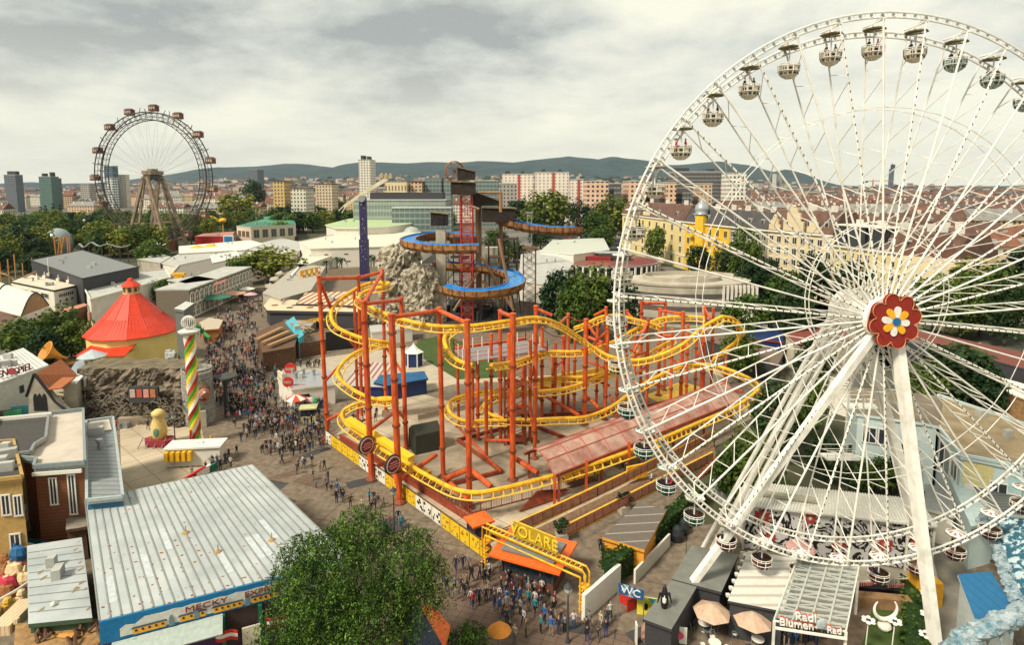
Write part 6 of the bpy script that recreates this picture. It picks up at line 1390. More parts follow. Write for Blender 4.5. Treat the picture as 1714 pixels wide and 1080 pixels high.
tag(mb.build('dragon_figure',mat('dragon_green',(.03,.22,.06))),'green dragon figure on the ghost train roof','figure')
# ================================================================== RED CONE HALL, ROCK FRONT, TOWERS
def cone_hall():
    c = A(224,553,7.4); R0 = (300-147)/2/F*c.y*.95; r = empty('round_hall',(c.x,c.y,0),'yellow round hall with bright red cone roof and little cupola','hall'); ye = mat('hall_yellow',(.74,.58,.20),.75,var=.06,scale=.4)
    rr = mat('red_sheet_roof',(.62,.045,.015),.45,var=.14,scale=1.2); n = 14
    cc = lambda f,z,n_=n: [(c.x+R0*f*math.cos(2*math.pi*k/n_+.2),c.y+R0*f*math.sin(2*math.pi*k/n_+.2),z) for k in range(n_)]
    MB().prism(cc(.93,0),0,7.3).build('wall',ye,r); zt = 15.2
    MB().lathe((c.x,c.y,0),[(R0,7.31),(R0,7.45),(R0*.62,10.6),(1.5,zt)],n,a0=.2).build('roof',rr,r); mb = MB()
    for k in range(n*5):
        a = 2*math.pi*k/(n*5)+.2; f0,f1 = (R0*.99*math.cos(math.pi/n)/math.cos(((a-.2) % (2*math.pi/n))-math.pi/n)),(1.5 if k % 5 == 0 else R0*.35); z1 = zt if k % 5 == 0 else 12.2
        mid = R0*.62*math.cos(math.pi/n)/math.cos(((a-.2) % (2*math.pi/n))-math.pi/n)
        mb.tube([(c.x+f0*math.cos(a),c.y+f0*math.sin(a),7.48),(c.x+mid*math.cos(a),c.y+mid*math.sin(a),10.62),(c.x+f1*math.cos(a),c.y+f1*math.sin(a),z1-.0)],.05,4)
    mb.build('roof_seam',mat('red_seam',(.45,.03,.012),.5),r)
    k_ = MB().lathe((c.x,c.y,0),[(1.5,zt-.1),(1.5,zt+1.6)],8).build('cupola',mat('cupola_cream',(.66,.42,.2)),r); MB().lathe((c.x,c.y,0),[(1.95,zt+1.6),(1.0,zt+2.5),(.7,zt+2.6),(.5,zt+3.1),(.05,zt+3.3)],8).build('cupola_roof',rr,k_)
    for k in range(8): a = 2*math.pi*(k+.5)/8; MB().box((c.x+1.42*math.cos(a),c.y+1.42*math.sin(a),zt+.9),(.1,.55,.9),a).build('cupola_window',brown,k_)
    # porch
    p = A(183,588,5.2); MB().box((p.x,p.y,2.5),(8.4,5,5),.05).build('porch',ye,r); mb = MB(); mb.add([(p.x-4.6,p.y-2.9,5.01),(p.x+4.6,p.y-2.6,5.01),(p.x+4.4,p.y+2.6,6.6),(p.x-4.0,p.y+2.6,6.6),(p.x-4.6,p.y-2.9,4.85),(p.x+4.6,p.y-2.6,4.85)],[(0,1,2,3),(4,5,1,0),(0,3,4),(1,5,2)]); mb.build('porch_roof',rr,r)
    for dx in (-2.2,1.2): MB().box((p.x+dx,p.y-2.55,3.2),(.7,.12,1.2),.05).build('window',black,r)
cone_hall()
darkrock = mat('cave_rock',(.05,.04,.03),.95,col2=(.24,.19,.135),thr=(.38,.64),scale=.45,bump=1.0,bscale=1.3)
def rock_front():
    r = empty('rock_facade',A(220,705),'dark craggy rock facade of the ghost ride with roots','facade'); a,b = A(104,690),A(322,706); n = 90; J = 26; mb = MB()
    def hgt(u): return lerp(7.4,8.6,u)-(1.4 if u < .14 else 0)+.5*NZ.noise(Vector((u*9,0,3)))
    for i in range(n+1):
        u = i/n; p = lerp(a,b,u); h = hgt(u)
        for j in range(J+1):
            t = j/J; z = h*t; q = Vector((u*13,t*4.2,0)); off = 1.0*NZ.noise(q)+.7*NZ.noise(q*2.6)+.32*NZ.noise(q*6)+.5*abs(NZ.noise(Vector((u*40,t*7,5))))*(1-t)
            if t > .62: off -= .7
            mb.v.append(Vector((p.x,p.y-1.2*(1-t)-off-.6,z)))
    for i in range(n):
        for j in range(J): k = i*(J+1)+j; mb.f.append([k,k+J+1,k+J+2,k+1]); mb.m.append(0)
    b0 = len(mb.v)
    for i in range(n+1): u = i/n; p = lerp(a,b,u); mb.v.append(Vector((p.x,p.y+5,hgt(u)+.2)))
    for i in range(n): mb.f.append([i*(J+1)+J,(i+1)*(J+1)+J,b0+i+1,b0+i]); mb.m.append(1)
    mb.build('rock_face',[darkrock,mat('moss_stone',(.16,.13,.08),.95,var=.3,scale=.6)],r)
    rnd = random.Random(8); mb = MB()
    for k in range(130):
        u = rnd.uniform(.3,.98); p = lerp(a,b,u); z = rnd.uniform(.5,4.6); q = Vector((p.x,p.y-2.4,z)); pts = [q]
        for i in range(4): q = q+Vector((rnd.uniform(-.9,.9),rnd.uniform(-.25,.15),rnd.uniform(-.8,.5))); pts.append(q)
        mb.tube(pts,[.13,.11,.08,.05,.02],5)
    mb.build('roots',mat('root_grey',(.20,.17,.13),.9,var=.3),r)
    c = lerp(a,b,.73)+Vector((0,-2.6,5.0)); w = MB().box(c,(4.6,.5,2.5)).build('show_window',dark,r)
    for k in range(4): MB().box(c+Vector((-1.6+k*1.05,-.3,.25)),(.8,.1,1.3)).build('poster',[mat('poster_a',(.45,.35,.28)),mat('poster_b',(.45,.08,.05)),mat('poster_c',(.55,.25,.2)),mat('poster_d',(.40,.16,.05))][k],w)
    c = lerp(a,b,.11)+Vector((0,-2.4,4.4)); MB().box(c,(3.3,.2,.95),.05).build('name_board',mat('board_bone',(.66,.60,.42),.7),r); mb = MB(); rnd = random.Random(3)
    for k in range(11): x = -1.35+k*.27; mb.tube([c+Vector((x,-.13,-.2)),c+Vector((x+.05,-.13,.18)),c+Vector((x+.14,-.13,-.08)),c+Vector((x+.2,-.13,rnd.uniform(-.15,.2)))],.03,4)
    mb.build('scribble_lettering',brown,r)
rock_front()
# low boulder wall in front
tag(MB().beam(A(200,712)+Vector((0,0,.6)),A(318,700)+Vector((0,0,.6)),1.3,1.2).build('low_wall',mat('sand_wall',(.36,.29,.21),.9,var=.15,scale=.5,bump=.3)),'low sandy wall in front of the rock facade','wall')
# little turret with zinc roof
c = A(160,668); r = empty('turret',c,'small stone turret with pale zinc octagon roof','tower'); zt = 8.4; MB().lathe(c,[(1.5,0),(1.4,5.2),(1.5,5.4),(1.2,5.6),(1.2,7.6)],8).build('wall',mat('turret_stone',(.28,.26,.21),.9,bump=.6),r); MB().lathe(c,[(2.3,7.6),(2.3,7.75),(.1,8.9)],8).build('roof',mat('zinc_pale',(.50,.55,.57),.4,.3),r)
for k in range(8): a = 2*math.pi*k/8+.2; MB().box(c+Vector((1.2*math.cos(a),1.2*math.sin(a),6.6)),(.08,.4,1.3),a).build('window',mat('turret_window',(.6,.5,.2)),r)
hall('zinc_annex',[(118,622),(128,606),(152,600),(160,622),(140,634)],6.5,creamw,mat('zinc_blue',(.38,.44,.48),.4,.4,var=.08),'zinc roofed annex left of the red-roofed hall')
hall('white_annex',[(105,642),(118,622),(136,630),(128,640)],6.8,stone,white,'white skillion roof on the left end of the rock facade')
hall('zinc_box',[(276,590),(292,586),(296,608),(278,612)],6.5,white,mat('zinc_blue',(0,0,0)),'white box between the red-roofed hall and the candy column')
o,P = hall('grey_tower',[(293,516),(311,505),(323,508),(308,519)],15.5,mat('tower_grey',(.12,.13,.12),.8),mat('tower_cap',(.50,.50,.46)),'square dark grey tower with pale cap beside the red cone roof','tower',t=.5)
# candy column
def candy():
    B = A(328,745); r = empty('candy_column',B,'twisted column striped white, yellow, green and red with a globe on top','column'); zt = ztop(B,560); n = 24; mb = MB(); J = 90
    for j in range(J+1):
        z = zt*j/J
        for k in range(n): a = 2*math.pi*k/n+z*.9; rr = .74*(1+.09*math.cos(3*(a-z*.9)*1)); mb.v.append(B+Vector((rr*math.cos(a),rr*math.sin(a),z)))
    ms = [mat('candy_red',(.42,.03,.02),.5),mat('candy_green',(.10,.36,.03),.5),mat('candy_yellow',(.80,.55,.03),.5),mat('candy_white',(.78,.74,.64),.5)]
    for j in range(J):
        for k in range(n): mb.f.append([j*n+k,j*n+(k+1) % n,(j+1)*n+(k+1) % n,(j+1)*n+k]); mb.m.append((k//3) % 4)
    mb.f.append([J*n+k for k in range(n)]); mb.m.append(3); mb.build('shaft',ms,r,smooth=False)
    t = B+Vector((0,0,zt)); MB().lathe(t,[(.8,0),(1.35,.3),(1.45,.55),(1.0,.75),(.5,.8)],16).build('capital',mat('capital_white',(.62,.60,.54)),r)
    mb = MB(); 
    for k in range(10): a = math.pi*k/10; mb.tube([t+Vector((.95*math.cos(b)*math.cos(a),.95*math.cos(b)*math.sin(a),1.75+.95*math.sin(b))) for b in [2*math.pi*i/16 for i in range(16)]],.045,4,closed=True)
    mb.build('wire_globe',white,r)
candy()
# stone tower with red face
def face_tower():
    B = A(334,706); r = empty('stone_tower',B,'round brick tower with dark cap roof beside the candy column','tower'); sm = mat('tower_brick',(.24,.23,.20),.9,col2=(.36,.35,.31),thr=(.4,.6),scale=1.5,bump=.6); R0 = 2.3; zt = 8
    MB().lathe(B,[(R0,0),(R0*.92,zt)],24).build('wall',sm,r); mb = MB()
    for j in range(16):
        for k in range(22):
            a = 2*math.pi*(k+(j % 2)*.5)/22; rr = R0-.2*j/15+.02; mb.box(B+Vector((rr*math.cos(a),rr*math.sin(a),.35+j*.55)),(.12,.62,.42),a)
    mb.build('stonework',mat('stone_block',(.32,.31,.28),.9,var=.3,scale=2),r); MB().lathe(B+Vector((3.6,2,6.6)),[(1.7,0),(1.7,.25),(1.4,.35),(.2,.7)],24).build('cap_roof',mat('cap_dark',(.06,.065,.06),.6),r); MB().lathe(B+Vector((3.4,2,0)),[(.35,0),(.3,6.6)],12).build('porch',dark,r)
    c = B+Vector((1.9,-1.9,5.2)); f = empty('monster_mask',c-Vector((0,0,1.7)),'reddish laughing monster mask hanging on the tower','mask'); sk = mat('mask_skin',(.42,.17,.11),.6,var=.3)
    MB().blob(c,1.25,0,14,(.8,.6,1.05),.03).build('head',sk,f,smooth=True); MB().blob(c+Vector((.25,-.85,.1)),.38,0,10,(.8,1,.8)).build('nose',sk,f); MB().blob(c+Vector((.1,-.6,-.65)),.55,0,10,(1.0,.4,.45)).build('mouth',mat('mouth_dark',(.05,.01,.01)),f)
    for s in (-.35,.5): MB().blob(c+Vector((s,-.65,.45)),.2,0,8).build('eye',white,f)
    MB().blob(c+Vector((-.25,.25,.6)),1.2,0,12,(.95,.7,.9)).build('hair',brown,f)
    MB().box(B+Vector((1.6,-2.3,1.3)),(1.3,.5,2.6),.4).build('door',stone,r)
face_tower()
# ================================================================== BOTTOM LEFT
metal_roof = stripes('corrugated_white',(.50,.52,.50),(.30,.31,.30),0,1.25,.05,.55,rust=(.38,.30,.22),angle=.0,scale=.5)
def express():
    z = 6.2; pts = [(142,838),(422,778),(585,935),(166,1040)]
    P = [A(x,y,z) for x,y in pts]; r = empty('ride_hall',(sum(P,Vector())/4).xy.to_3d(),'ride hall with large rusty white sheet roof and blue painted train fascia','hall')
    MB().prism([lerp(p,sum(P,Vector())/4,.03).xy for p in P],0,z-.45).build('wall',mat('violet_wall',(.07,.03,.10)),r)
    rm = mat('weathered_sheet',(.32,.35,.35),.6,0,col2=(.45,.48,.47),thr=(.35,.65),scale=.25)
    mb = MB(); mb.prism([p.xy for p in P],z-.4,z,bottom=True)
    d = (P[1]-P[0]).normalized(); n = 26
    for k in range(n+1): a,b = lerp(P[0],P[1],k/n),lerp(P[3],P[2],k/n); mb.beam(a+Vector((0,0,.035)),b+Vector((0,0,.035)),.09,.06,1)
    rnd = random.Random(31)
    for k in range(190):
        u = (rnd.randrange(n)+rnd.choice((.1,.9,.5)))/n; v = 1-rnd.random()**1.6; p = lerp(lerp(P[0],P[1],u),lerp(P[3],P[2],u),v); s = rnd.uniform(.04,.13); mb.blob(p+Vector((0,0,.005)),s*.8,2,6,(rnd.uniform(.8,2.2),rnd.uniform(.8,1.6),.12),.2)
    mb.build('roof',[rm,mat('seam_grey',(.24,.25,.23),.6),mat('rust',(.30,.10,.03),.9,var=.3)],r)
    for i in rnd.sample(range(n),8):
        v = rnd.uniform(.4,.8); q = [lerp(lerp(P[0],P[1],(i+a)/n),lerp(P[3],P[2],(i+a)/n),v+b) for a,b in ((.08,0),(.92,0),(.92,.18),(.08,.18))]; MB().slab([p+Vector((0,0,.02)) for p in q],.015).build('roof_patch',mat('sheet_patch',(.48,.52,.53),.5),r)
    for x,y in ((311,893),(455,905),(365,925)): c = A(x,y,z); MB().lathe(c,[(.35,0),(.22,.12),(.05,.2),(.04,.7)],8).build('roof_vent',mat('rusty_vent',(.36,.22,.08)),r)
    # painted fascia
    a,b = P[3],P[2]; L = (b-a).length; d = (b-a).normalized(); n_ = Vector((d.y,-d.x,0)); n_ = n_ if n_.y < 0 else -n_; ang = math.atan2(d.y,d.x)
    fh = 1.75; f = MB().beam(a+n_*.12-Vector((0,0,fh/2)),b+n_*.12-Vector((0,0,fh/2)),.14,fh).build('fascia',mat('fascia_blue',(.01,.16,.36),.5),r)
    M = lambda u,z_: a+d*(u*L)+n_*.215+Vector((0,0,z_))
    def board(pts,m,nm,t=.05,k=0):
        mb = MB(); lo = [M(u,zz)+n_*k for u,zz in pts]; hi = [p+n_*t for p in lo]; n = len(pts); mb.add(hi+lo,[tuple(range(n)),tuple(range(2*n-1,n-1,-1))]+[(i,n+i,n+(i+1) % n,(i+1) % n) for i in range(n)]); mb.build(nm,m,f)
    sky = mat('cloud_cream',(.62,.62,.54)); top = [(.09+.91*i/26,-.32-.12*abs(math.sin(i*1.3))-(.35 if i < 2 else 0)) for i in range(27)]; board([(.07,-.9),*top,(1.0,-1.5),(.07,-1.5)],sky,'painted_cloud',.02)
    wy = mat('waggon_yellow',(.74,.38,.04)); wd_ = mat('waggon_roof',(.06,.09,.12))
    for (u0,u1) in ((.115,.235),(.285,.345),(.36,.385),(.415,.53),(.57,.68),(.715,.82),(.86,.97)):
        board([(u0,-1.55),(u1,-1.55),(u1,-1.12),(u0,-1.12)],wy,'painted_waggon',.04,.03); board([(u0-.006,-1.12),(u1+.006,-1.12),(u1,-1.0),(u0,-1.0)],wd_,'waggon_roof',.05,.03)
        nw = max(1,int((u1-u0)/.022))
        for k in range(nw): q = u0+(u1-u0)*(k+.5)/nw; board([(q-.004,-1.34),(q+.004,-1.34),(q+.004,-1.2),(q-.004,-1.2)],black,'waggon_window',.03,.07)
    for u in (.255,.35,.55,.80): board([(u-.01,-1.6),(u+.012,-1.6),(u+.008,-1.1),(u+.002,-.75),(u-.008,-.95)],mat('painted_blue_grey',(.14,.22,.26)),'painted_figure',.05,.05)
    mr = mat('letter_maroon',(.20,.02,.02),.6)
    for s,u in (('MECKY',.39),('EXPRESS',.625)): text(s,.62,frame_mat(M(u,-.70)+n_*.1,d,Vector((0,0,1))),mr,f,'sign_letters',.03,1.45 if s == 'MECKY' else 1.3)
    # awning
    q = [a+d*(.04*L)+n_*.25-Vector((0,0,1.75)),a+d*(.45*L)+n_*.25-Vector((0,0,1.75)),a+d*(.45*L)+n_*1.9-Vector((0,0,2.25)),a+d*(.04*L)+n_*1.9-Vector((0,0,2.25))]; MB().slab(q,.12).build('awning',mat('awning_grey',(.36,.42,.38),.6),r)
    for u in (.12,.45,.6,.75,.9): MB().box(a+d*(u*L)+n_*.3+Vector((0,0,-z/2-.9)),(.3,.3,z-1.8),ang).build('front_post',green,r)
    MB().beam(a+d*(.45*L)+n_*.1+Vector((0,0,-3.2)),b+n_*.1+Vector((0,0,-3.2)),.1,2.8).build('dark_front',mat('front_brown',(.05,.03,.025)),r)
    c = a+d*(.56*L)+n_*.5+Vector((0,0,-4.2)); MB().box(c,(1.3,.15,1.9),ang).build('poster_board',mat('poster_cream',(.62,.58,.42)),r)
    # flags
    for i,u in enumerate((.42,.625)):
        p = a+d*(u*L)+n_*1.1+Vector((0,0,-2.5)); fl = empty('flag',p+Vector((0,0,-.9)),'red and white flag hanging from the ride hall, %s' % ('under the awning' if i == 0 else 'beside the green tree'),'flag'); 
        for k,m_ in enumerate((red,white,red)):
            mb = MB(); e = []
            for j in range(7): t = j/6; e.append(p+d*(t*1.5)+n_*(.12*math.sin(t*7))+Vector((0,0,-.3*t-.28*k)))
            for j in range(6): mb.slab([e[j],e[j+1],e[j+1]-Vector((0,0,.28)),e[j]-Vector((0,0,.28))],.02)
            mb.build('stripe',m_,fl)
        MB().tube([p+Vector((0,0,.1)),p-n_*1.0+Vector((0,0,.3))],.03,5).build('flag_pole',metal,fl)
express()
# lower sheet roof
o,P = hall('sheet_roof_hall',[(47,916),(135,903),(152,1032),(50,1041)],4.4,mat('green_fascia',(.05,.09,.05)),mat('weathered_sheet',(0,0,0)),'smaller hall with stained pale sheet roof left of the big one',t=.35)
mb = MB(); 
for k in range(1,10): mb.beam(lerp(P[0],P[3],k/10)+Vector((0,0,.03)),lerp(P[1],P[2],k/10)+Vector((0,0,.03)),.05,.05)
mb.build('roof_seam',mat('seam_grey',(0,0,0)),o); MB().blob(A(89,1014,4.45)+Vector((0,0,.1)),.2,0,10).build('roof_ball',white,o)
rnd = random.Random(6)
for k in range(16): MB().blob(lerp(lerp(P[0],P[3],rnd.random()),lerp(P[1],P[2],rnd.random()),.85+.14*rnd.random() if k % 2 else rnd.random())+Vector((0,0,.004)),rnd.uniform(.06,.2),0,7,(1,2,.05),.3).build('dirt_stain',mat('dirt',(.25,.19,.10),.9),o)
# brown timber ride house below it
o,P = hall('timber_house',[(30,1046),(160,1040),(196,1110),(30,1110)],3.4,brownl,mat('ochre_deck',(.34,.20,.08),.8,var=.3,scale=2),'brown timber decked ride house at the bottom left corner')
c = A(115,1064,3.5); MB().blob(c,1.1,0,14,(1,.25,.12)).build('oval_sign',mat('oval_orange',(.55,.25,.05)),o)
mb = MB(); rnd = random.Random(77)
for k in range(14): q = A(rnd.uniform(60,190),rnd.uniform(1052,1078),3.45); mb.tube([q,q+Vector((rnd.uniform(-.6,.6),rnd.uniform(-.5,.5),.5)),q+Vector((rnd.uniform(-.9,.9),rnd.uniform(-.9,.9),.1))],.12,5)
mb.build('carved_branch',brown,o)
tag(MB().beam(A(0,1058,3.0),A(48,1010,3.0),1.4,.8).box(A(28,1040,3.5),(.3,.3,.4)).build('cream_beam',stripes('ribbed_cream',(.66,.50,.32),(.4,.28,.16),0,.3,.2)),'cream ribbed box beam crossing the bottom left corner','beam')
# fairground ride clutter at the left edge
def clutter():
    r = empty('carousel',A(0,1010),'brightly painted carousel edge with curved white rail at the left border','carousel')
    cols = [mat('car_cream',(.68,.50,.28)),mat('car_red',(.45,.03,.06)),mat('car_brown',(.30,.12,.04)),mat('car_blue',(.02,.12,.28)),mat('car_gold',(.60,.36,.06))]; rnd = random.Random(41)
    c = A(-60,1010,0); mb = MB(); mb.tube([c+Vector((6.2*math.cos(t),5.6*math.sin(t),2.2)) for t in [-1.2+2.6*i/20 for i in range(21)]],.12,6); mb.tube([c+Vector((5.4*math.cos(t),4.8*math.sin(t),1.6)) for t in [-1.2+2.6*i/20 for i in range(21)]],.08,6); mb.build('rail',white,r)
    MB().lathe(c,[(5.6,.4),(5.6,.8)],28).build('floor',mat('carousel_floor',(.32,.22,.15)),r)
    for k in range(14): t = -1.1+2.4*k/14; q = c+Vector((6.7*math.cos(t),6.1*math.sin(t),1.2)); MB().box(q,(.7,.8,1.2),t).blob(q+Vector((0,0,.8)),.38,0,8).build('car',[cols[k % 5],white],r)
    r = empty('painted_figures',A(25,940),'jumbled golden and pink painted fairground figures at the left border','figures')
    for k in range(16):
        q = A(rnd.uniform(0,40),rnd.uniform(925,1000),rnd.uniform(.5,2.6)); m_ = cols[k % 5]; mb = MB(); mb.blob(q,rnd.uniform(.4,.85),0,9,(1,.6,1.1),.12); mb.tube([q,q+Vector((rnd.uniform(-.9,.9),rnd.uniform(-.3,.3),rnd.uniform(.4,1.2)))],[.25,.1],6); mb.build('figure',m_,r)
clutter()
# mini ride: pool with boats, conifers, balloon
o = tag(MB().slab([A(x,y,.5) for x,y in ((-30,903),(95,868),(120,886),(105,905),(-30,925))],.5).build('water_basin',mat('basin_turquoise',(.05,.24,.27),.15,spec=.6)),'turquoise water basin of a small boat ride','basin')
for i,(x,y) in enumerate(((22,902),(52,896),(76,895),(97,885))):
    c = A(x,y,.5); r = empty('ride_boat',c,['leftmost small blue ride boat in the basin','second small ride boat in the basin','third small ride boat in the basin','golden ride boat with curved prow by the conifer'][i],'boat'); mb = MB()
    s = 1.0 if i < 3 else 1.3; ring_ = [(-1.2,0),(-.8,-.45),(.4,-.5),(1.3,0),(.4,.5),(-.8,.45)]; mb.prism([(c.x+a*s,c.y+b*s) for a,b in ring_],.5,1.1,0); mb.build('hull',[mat('boat_blue',(.02,.12,.35)),mat('boat_dark',(.08,.08,.1)),mat('boat_blue',(0,0,0)),mat('car_gold',(0,0,0))][i],r); MB().box(c+Vector((0,0,.75)),(.5,.8,.4)).build('seat',brownl,r)
for x,y,h in ((66,905,3.6),(118,895,3.2)): c = A(x,y); plant('cone',c.x,c.y,h,1.1,'small dark conifer %s the boat basin' % ('left of' if x < 100 else 'right of'))
c = A(2,872,4.0); r = empty('balloon_car',c+Vector((0,0,-2)),'orange and yellow striped balloon shaped canopy at the left edge','ride'); mb = MB(); mb.lathe(c,[(.3,-1.9),(1.3,-1.2),(1.9,0),(1.7,1.0),(.9,1.8),(.1,2.1)],20); 
for i in range(len(mb.m)): mb.m[i] = i//20 % 3
mb.build('canopy',[mat('balloon_orange',(.75,.28,.03)),mat('balloon_yellow',(.80,.50,.04)),mat('balloon_red',(.55,.08,.03))],r); MB().tube([c+Vector((0,0,-3.5)),c+Vector((0,0,-1.8))],.12).build('pole',brown,r)
mb = MB(); a,b = A(8,883,2.4),A(46,872,2.4)
for z in (0,1.7): mb.beam(a+Vector((0,0,z)),b+Vector((0,0,z)),.14,.14)
for k in range(4): p,q = lerp(a,b,k/3),lerp(a,b,min(1,(k+1)/3)); mb.beam(p,p+Vector((0,0,1.7)),.12,.12); mb.beam(p,q+Vector((0,0,1.7 if k % 2 else 0)) if k % 2 else q+Vector((0,0,1.7)),.1,.1)
tag(mb.build('lattice_girder',white),'white lattice girder beside the striped balloon canopy','girder')
# brown and ochre houses with flat roofs
o,P = hall('ochre_house',[(-20,745),(22,742),(36,800),(-20,806)][:],9.5,mat('ochre_wall',(.42,.27,.09),.8),mat('dark_felt',(.065,.06,.055),.9),'ochre house with dark flat roof at the left edge',parapet=.35)
o,P = hall('flat_roof_house',[(0,706),(80,695),(72,735),(56,745),(50,758),(26,760),(18,745),(-20,748)],9.7,mat('ochre_wall',(0,0,0)),mat('dark_felt',(0,0,0)),'house with dark felt roof and blue grey roof edge',parapet=.3,fascia=metal)
face_boxes(A(-20,806,9.5),A(36,800,9.5),[(.35,.6,6,8),(.72,.95,5.8,7.8),(.5,.8,1.5,4)],o,glass,frame=white)
bw = stripes('brown_boards',(.20,.075,.03),(.08,.03,.015),2,.35,.12)
o,P = hall('brown_house',[(80,697),(138,690),(140,777),(58,783),(62,770),(40,768),(42,758),(58,750),(72,738)],9.2,bw,mat('gravel_pale',(.50,.44,.36),.95,var=.1,scale=.6),'brown boarded house with pale gravel flat roof and white framed windows',parapet=.45,fascia=mat('roof_edge_grey',(.22,.26,.26)))
n = face_boxes(P[3],P[2],[(.28,.42,5.2,8.0),(.66,.80,4.0,8.2)],o,glass,frame=white)
MB().beam(P[3]+Vector((0,-.35,-.55)),P[2]+Vector((0,-.35,-.55)),.2,.35).build('cornice',white,o)
MB().beam(A(90,860,.0)+Vector((0,0,1.7)),A(145,855,0)+Vector((0,0,1.7)),.25,3.0).build('porch_wall',bw,o)
o,P = hall('narrow_house',[(145,708),(189,702),(205,832),(146,838)],7.2,mat('blue_side',(.03,.12,.20),.7),stripes('grey_ribbed',(.22,.24,.24),(.12,.13,.13),1,.9,.18),'long narrow house with grey ribbed roof and blue side wall',fascia=mat('edge_pale',(.35,.40,.40)),parapet=.3)
MB().slab([P[0]+Vector((.3,-.3,.12)),P[1]+Vector((-.3,-.3,.12)),lerp(P[1],P[2],.18)+Vector((-.3,0,.12)),lerp(P[0],P[3],.18)+Vector((.3,0,.12))],.1).build('pale_patch',mat('gravel_pale',(0,0,0)),o)
o,P = hall('lean_to',[(112,842),(143,838),(144,880),(112,885)],3.6,brown,mat('aged_sheet',(.26,.22,.17),.9,var=.25,scale=1),'small aged sheet roof between the brown house and the rusty roof hall')
o,P = hall('frame_shed',[(70,842),(108,840),(106,868),(76,868)],2.8,brown,mat('dark_green_sheet',(.05,.07,.05),.8),'small dark roofed shed with painted front below the brown house')
MB().box(A(92,862,3.0),(2.4,.2,1.2),.2).build('painted_front',mat('car_brown',(0,0,0)),o)
# arcade with lettering
o,P = hall('games_arcade',[(-60,616),(38,583),(78,611),(-60,662)],7,mat('arcade_wall',(.55,.58,.52),.8),mat('arcade_roof',(.58,.58,.54),.6,var=.08,scale=.6),'white sheet roofed games arcade with dark letters on the roof')
mb = MB()
for k in range(1,18): mb.beam(lerp(P[0],P[1],k/18)+Vector((0,0,.03)),lerp(P[3],P[2],k/18)+Vector((0,0,.03)),.05,.05)
mb.build('roof_seam',mat('seam_grey',(0,0,0)),o)
d = (P[2]-P[3]).normalized(); lt = mat('letter_dark_red',(.14,.02,.02))
text('SPIEL',1.6,frame_mat(A(39,618,7.7),d,Vector((0,0,1))),lt,o,'roof_letters',.08,1.0); text('EN',1.6,frame_mat(A(5,626,7.7),d,Vector((0,0,1))),lt,o,'roof_letters',.08,1.0)
MB().lathe(A(20,622,7.8),[(.6,-.1),(.6,.1)],12,0,Matrix.Rotation(math.pi/2,3,'X')).build('roof_emblem',mat('emblem_red',(.3,.05,.06)),o)
face_boxes(P[3],P[2],[(.62,.67,4.0,5.2)],o,black); MB().box(A(24,668,2.8),(3.2,1.2,.3),.5).build('canopy',mat('canopy_olive',(.28,.25,.14)),o)
for i,(x,y,m_) in enumerate(((22,700,mat('mural_green',(.05,.28,.12))),(34,692,mat('mural_blue',(.10,.40,.45))),(8,700,mat('mural_brown',(.10,.06,.05))))): MB().box(A(x,y,1.6),(2.2,.2,2.4),.4).build('mural_panel',m_,o)
# gothic front with terracotta roofs
c0 = A(92,716); r = empty('gothic_facade',c0,'grey gothic gable front with three dark arched windows and terracotta roof','facade'); gs = mat('gothic_stone',(.22,.20,.16),.95,col2=(.32,.29,.23),thr=(.35,.65),scale=.7,bump=.3)
a,b = A(48,722),A(118,716); D = a.y; X = lambda x,y: AD(x,y,D)
prof = [X(48,722),X(48,660),X(57,626),X(66,640),X(80,655),X(92,668),X(108,684),X(118,692),X(118,722)]
mb = MB(); mb.slab([Vector((p.x,p.y,max(0,p.z))) for p in prof],.8); mb.build('gable_wall',gs,r)
mb = MB(); mb.tube([X(44,664),X(57,626)],.2,5); mb.tube([X(57,626),X(72,645),X(92,672),X(118,694)],.22,5); mb.build('gable_coping',black,r)
for x in (60,67,75): mb = MB(); p = X(x,672); w = .35; mb.slab([p+Vector((dx*w,-.06,dz)) for dx,dz in ((-1,-1.5),(1,-1.5),(1,.5),(.6,1.0),(0,1.25),(-.6,1.0),(-1,.5))],.05); mb.build('arched_window',black,r)
tr = stripes('terracotta_tiles',(.36,.12,.045),(.2,.06,.02),1,.5,.12); q0,q1 = X(57,627),X(73,645); bk = Vector((0,5.5,.8)); MB().slab([q0,q1+Vector((.3,0,-1.0)),q1+bk+Vector((1.2,0,-1.0)),q0+bk],.2).build('tile_roof',tr,r)
MB().slab([X(78,652),X(102,650),X(102,642)+Vector((0,3,0)),X(80,642)+Vector((0,3,0))],.2).build('tile_roof',tr,r)
tag(MB().beam(A(-20,704,9.9),A(86,694,9.9),.2,.5).beam(A(-20,702,10.6),A(86,692,10.6),.08,.08).build('roof_railing',white),'white railing on the roof edge under the gothic front','railing')
c = A(86,592,5); r = empty('horn',c+Vector((0,0,-2)),'huge orange gramophone horn beside the trees','horn'); mb = MB(); Mr = Matrix.Rotation(.9,3,'X')@Matrix.Rotation(-.5,3,'Y'); mb.lathe(c,[(.15,-3.0),(.3,-2),(.7,-.8),(1.3,.4),(2.1,1.2),(1.9,1.25),(1.0,.4),(.4,-.8)],16,0,Mr); mb.build('bell',mat('horn_orange',(.60,.28,.05),.4),r); MB().tube([c+Vector((1.0,-2,-2.2)),c+Vector((1.4,-2,-5))],.2).build('stand',brown,r)
tag(MB().box(A(102,608,2.0),(6,4,.3),.4).box(A(102,608,1.0),(5,3,1.6),.4).build('wooden_deck',brownl),'wooden deck roof beneath the gramophone horn','deck')
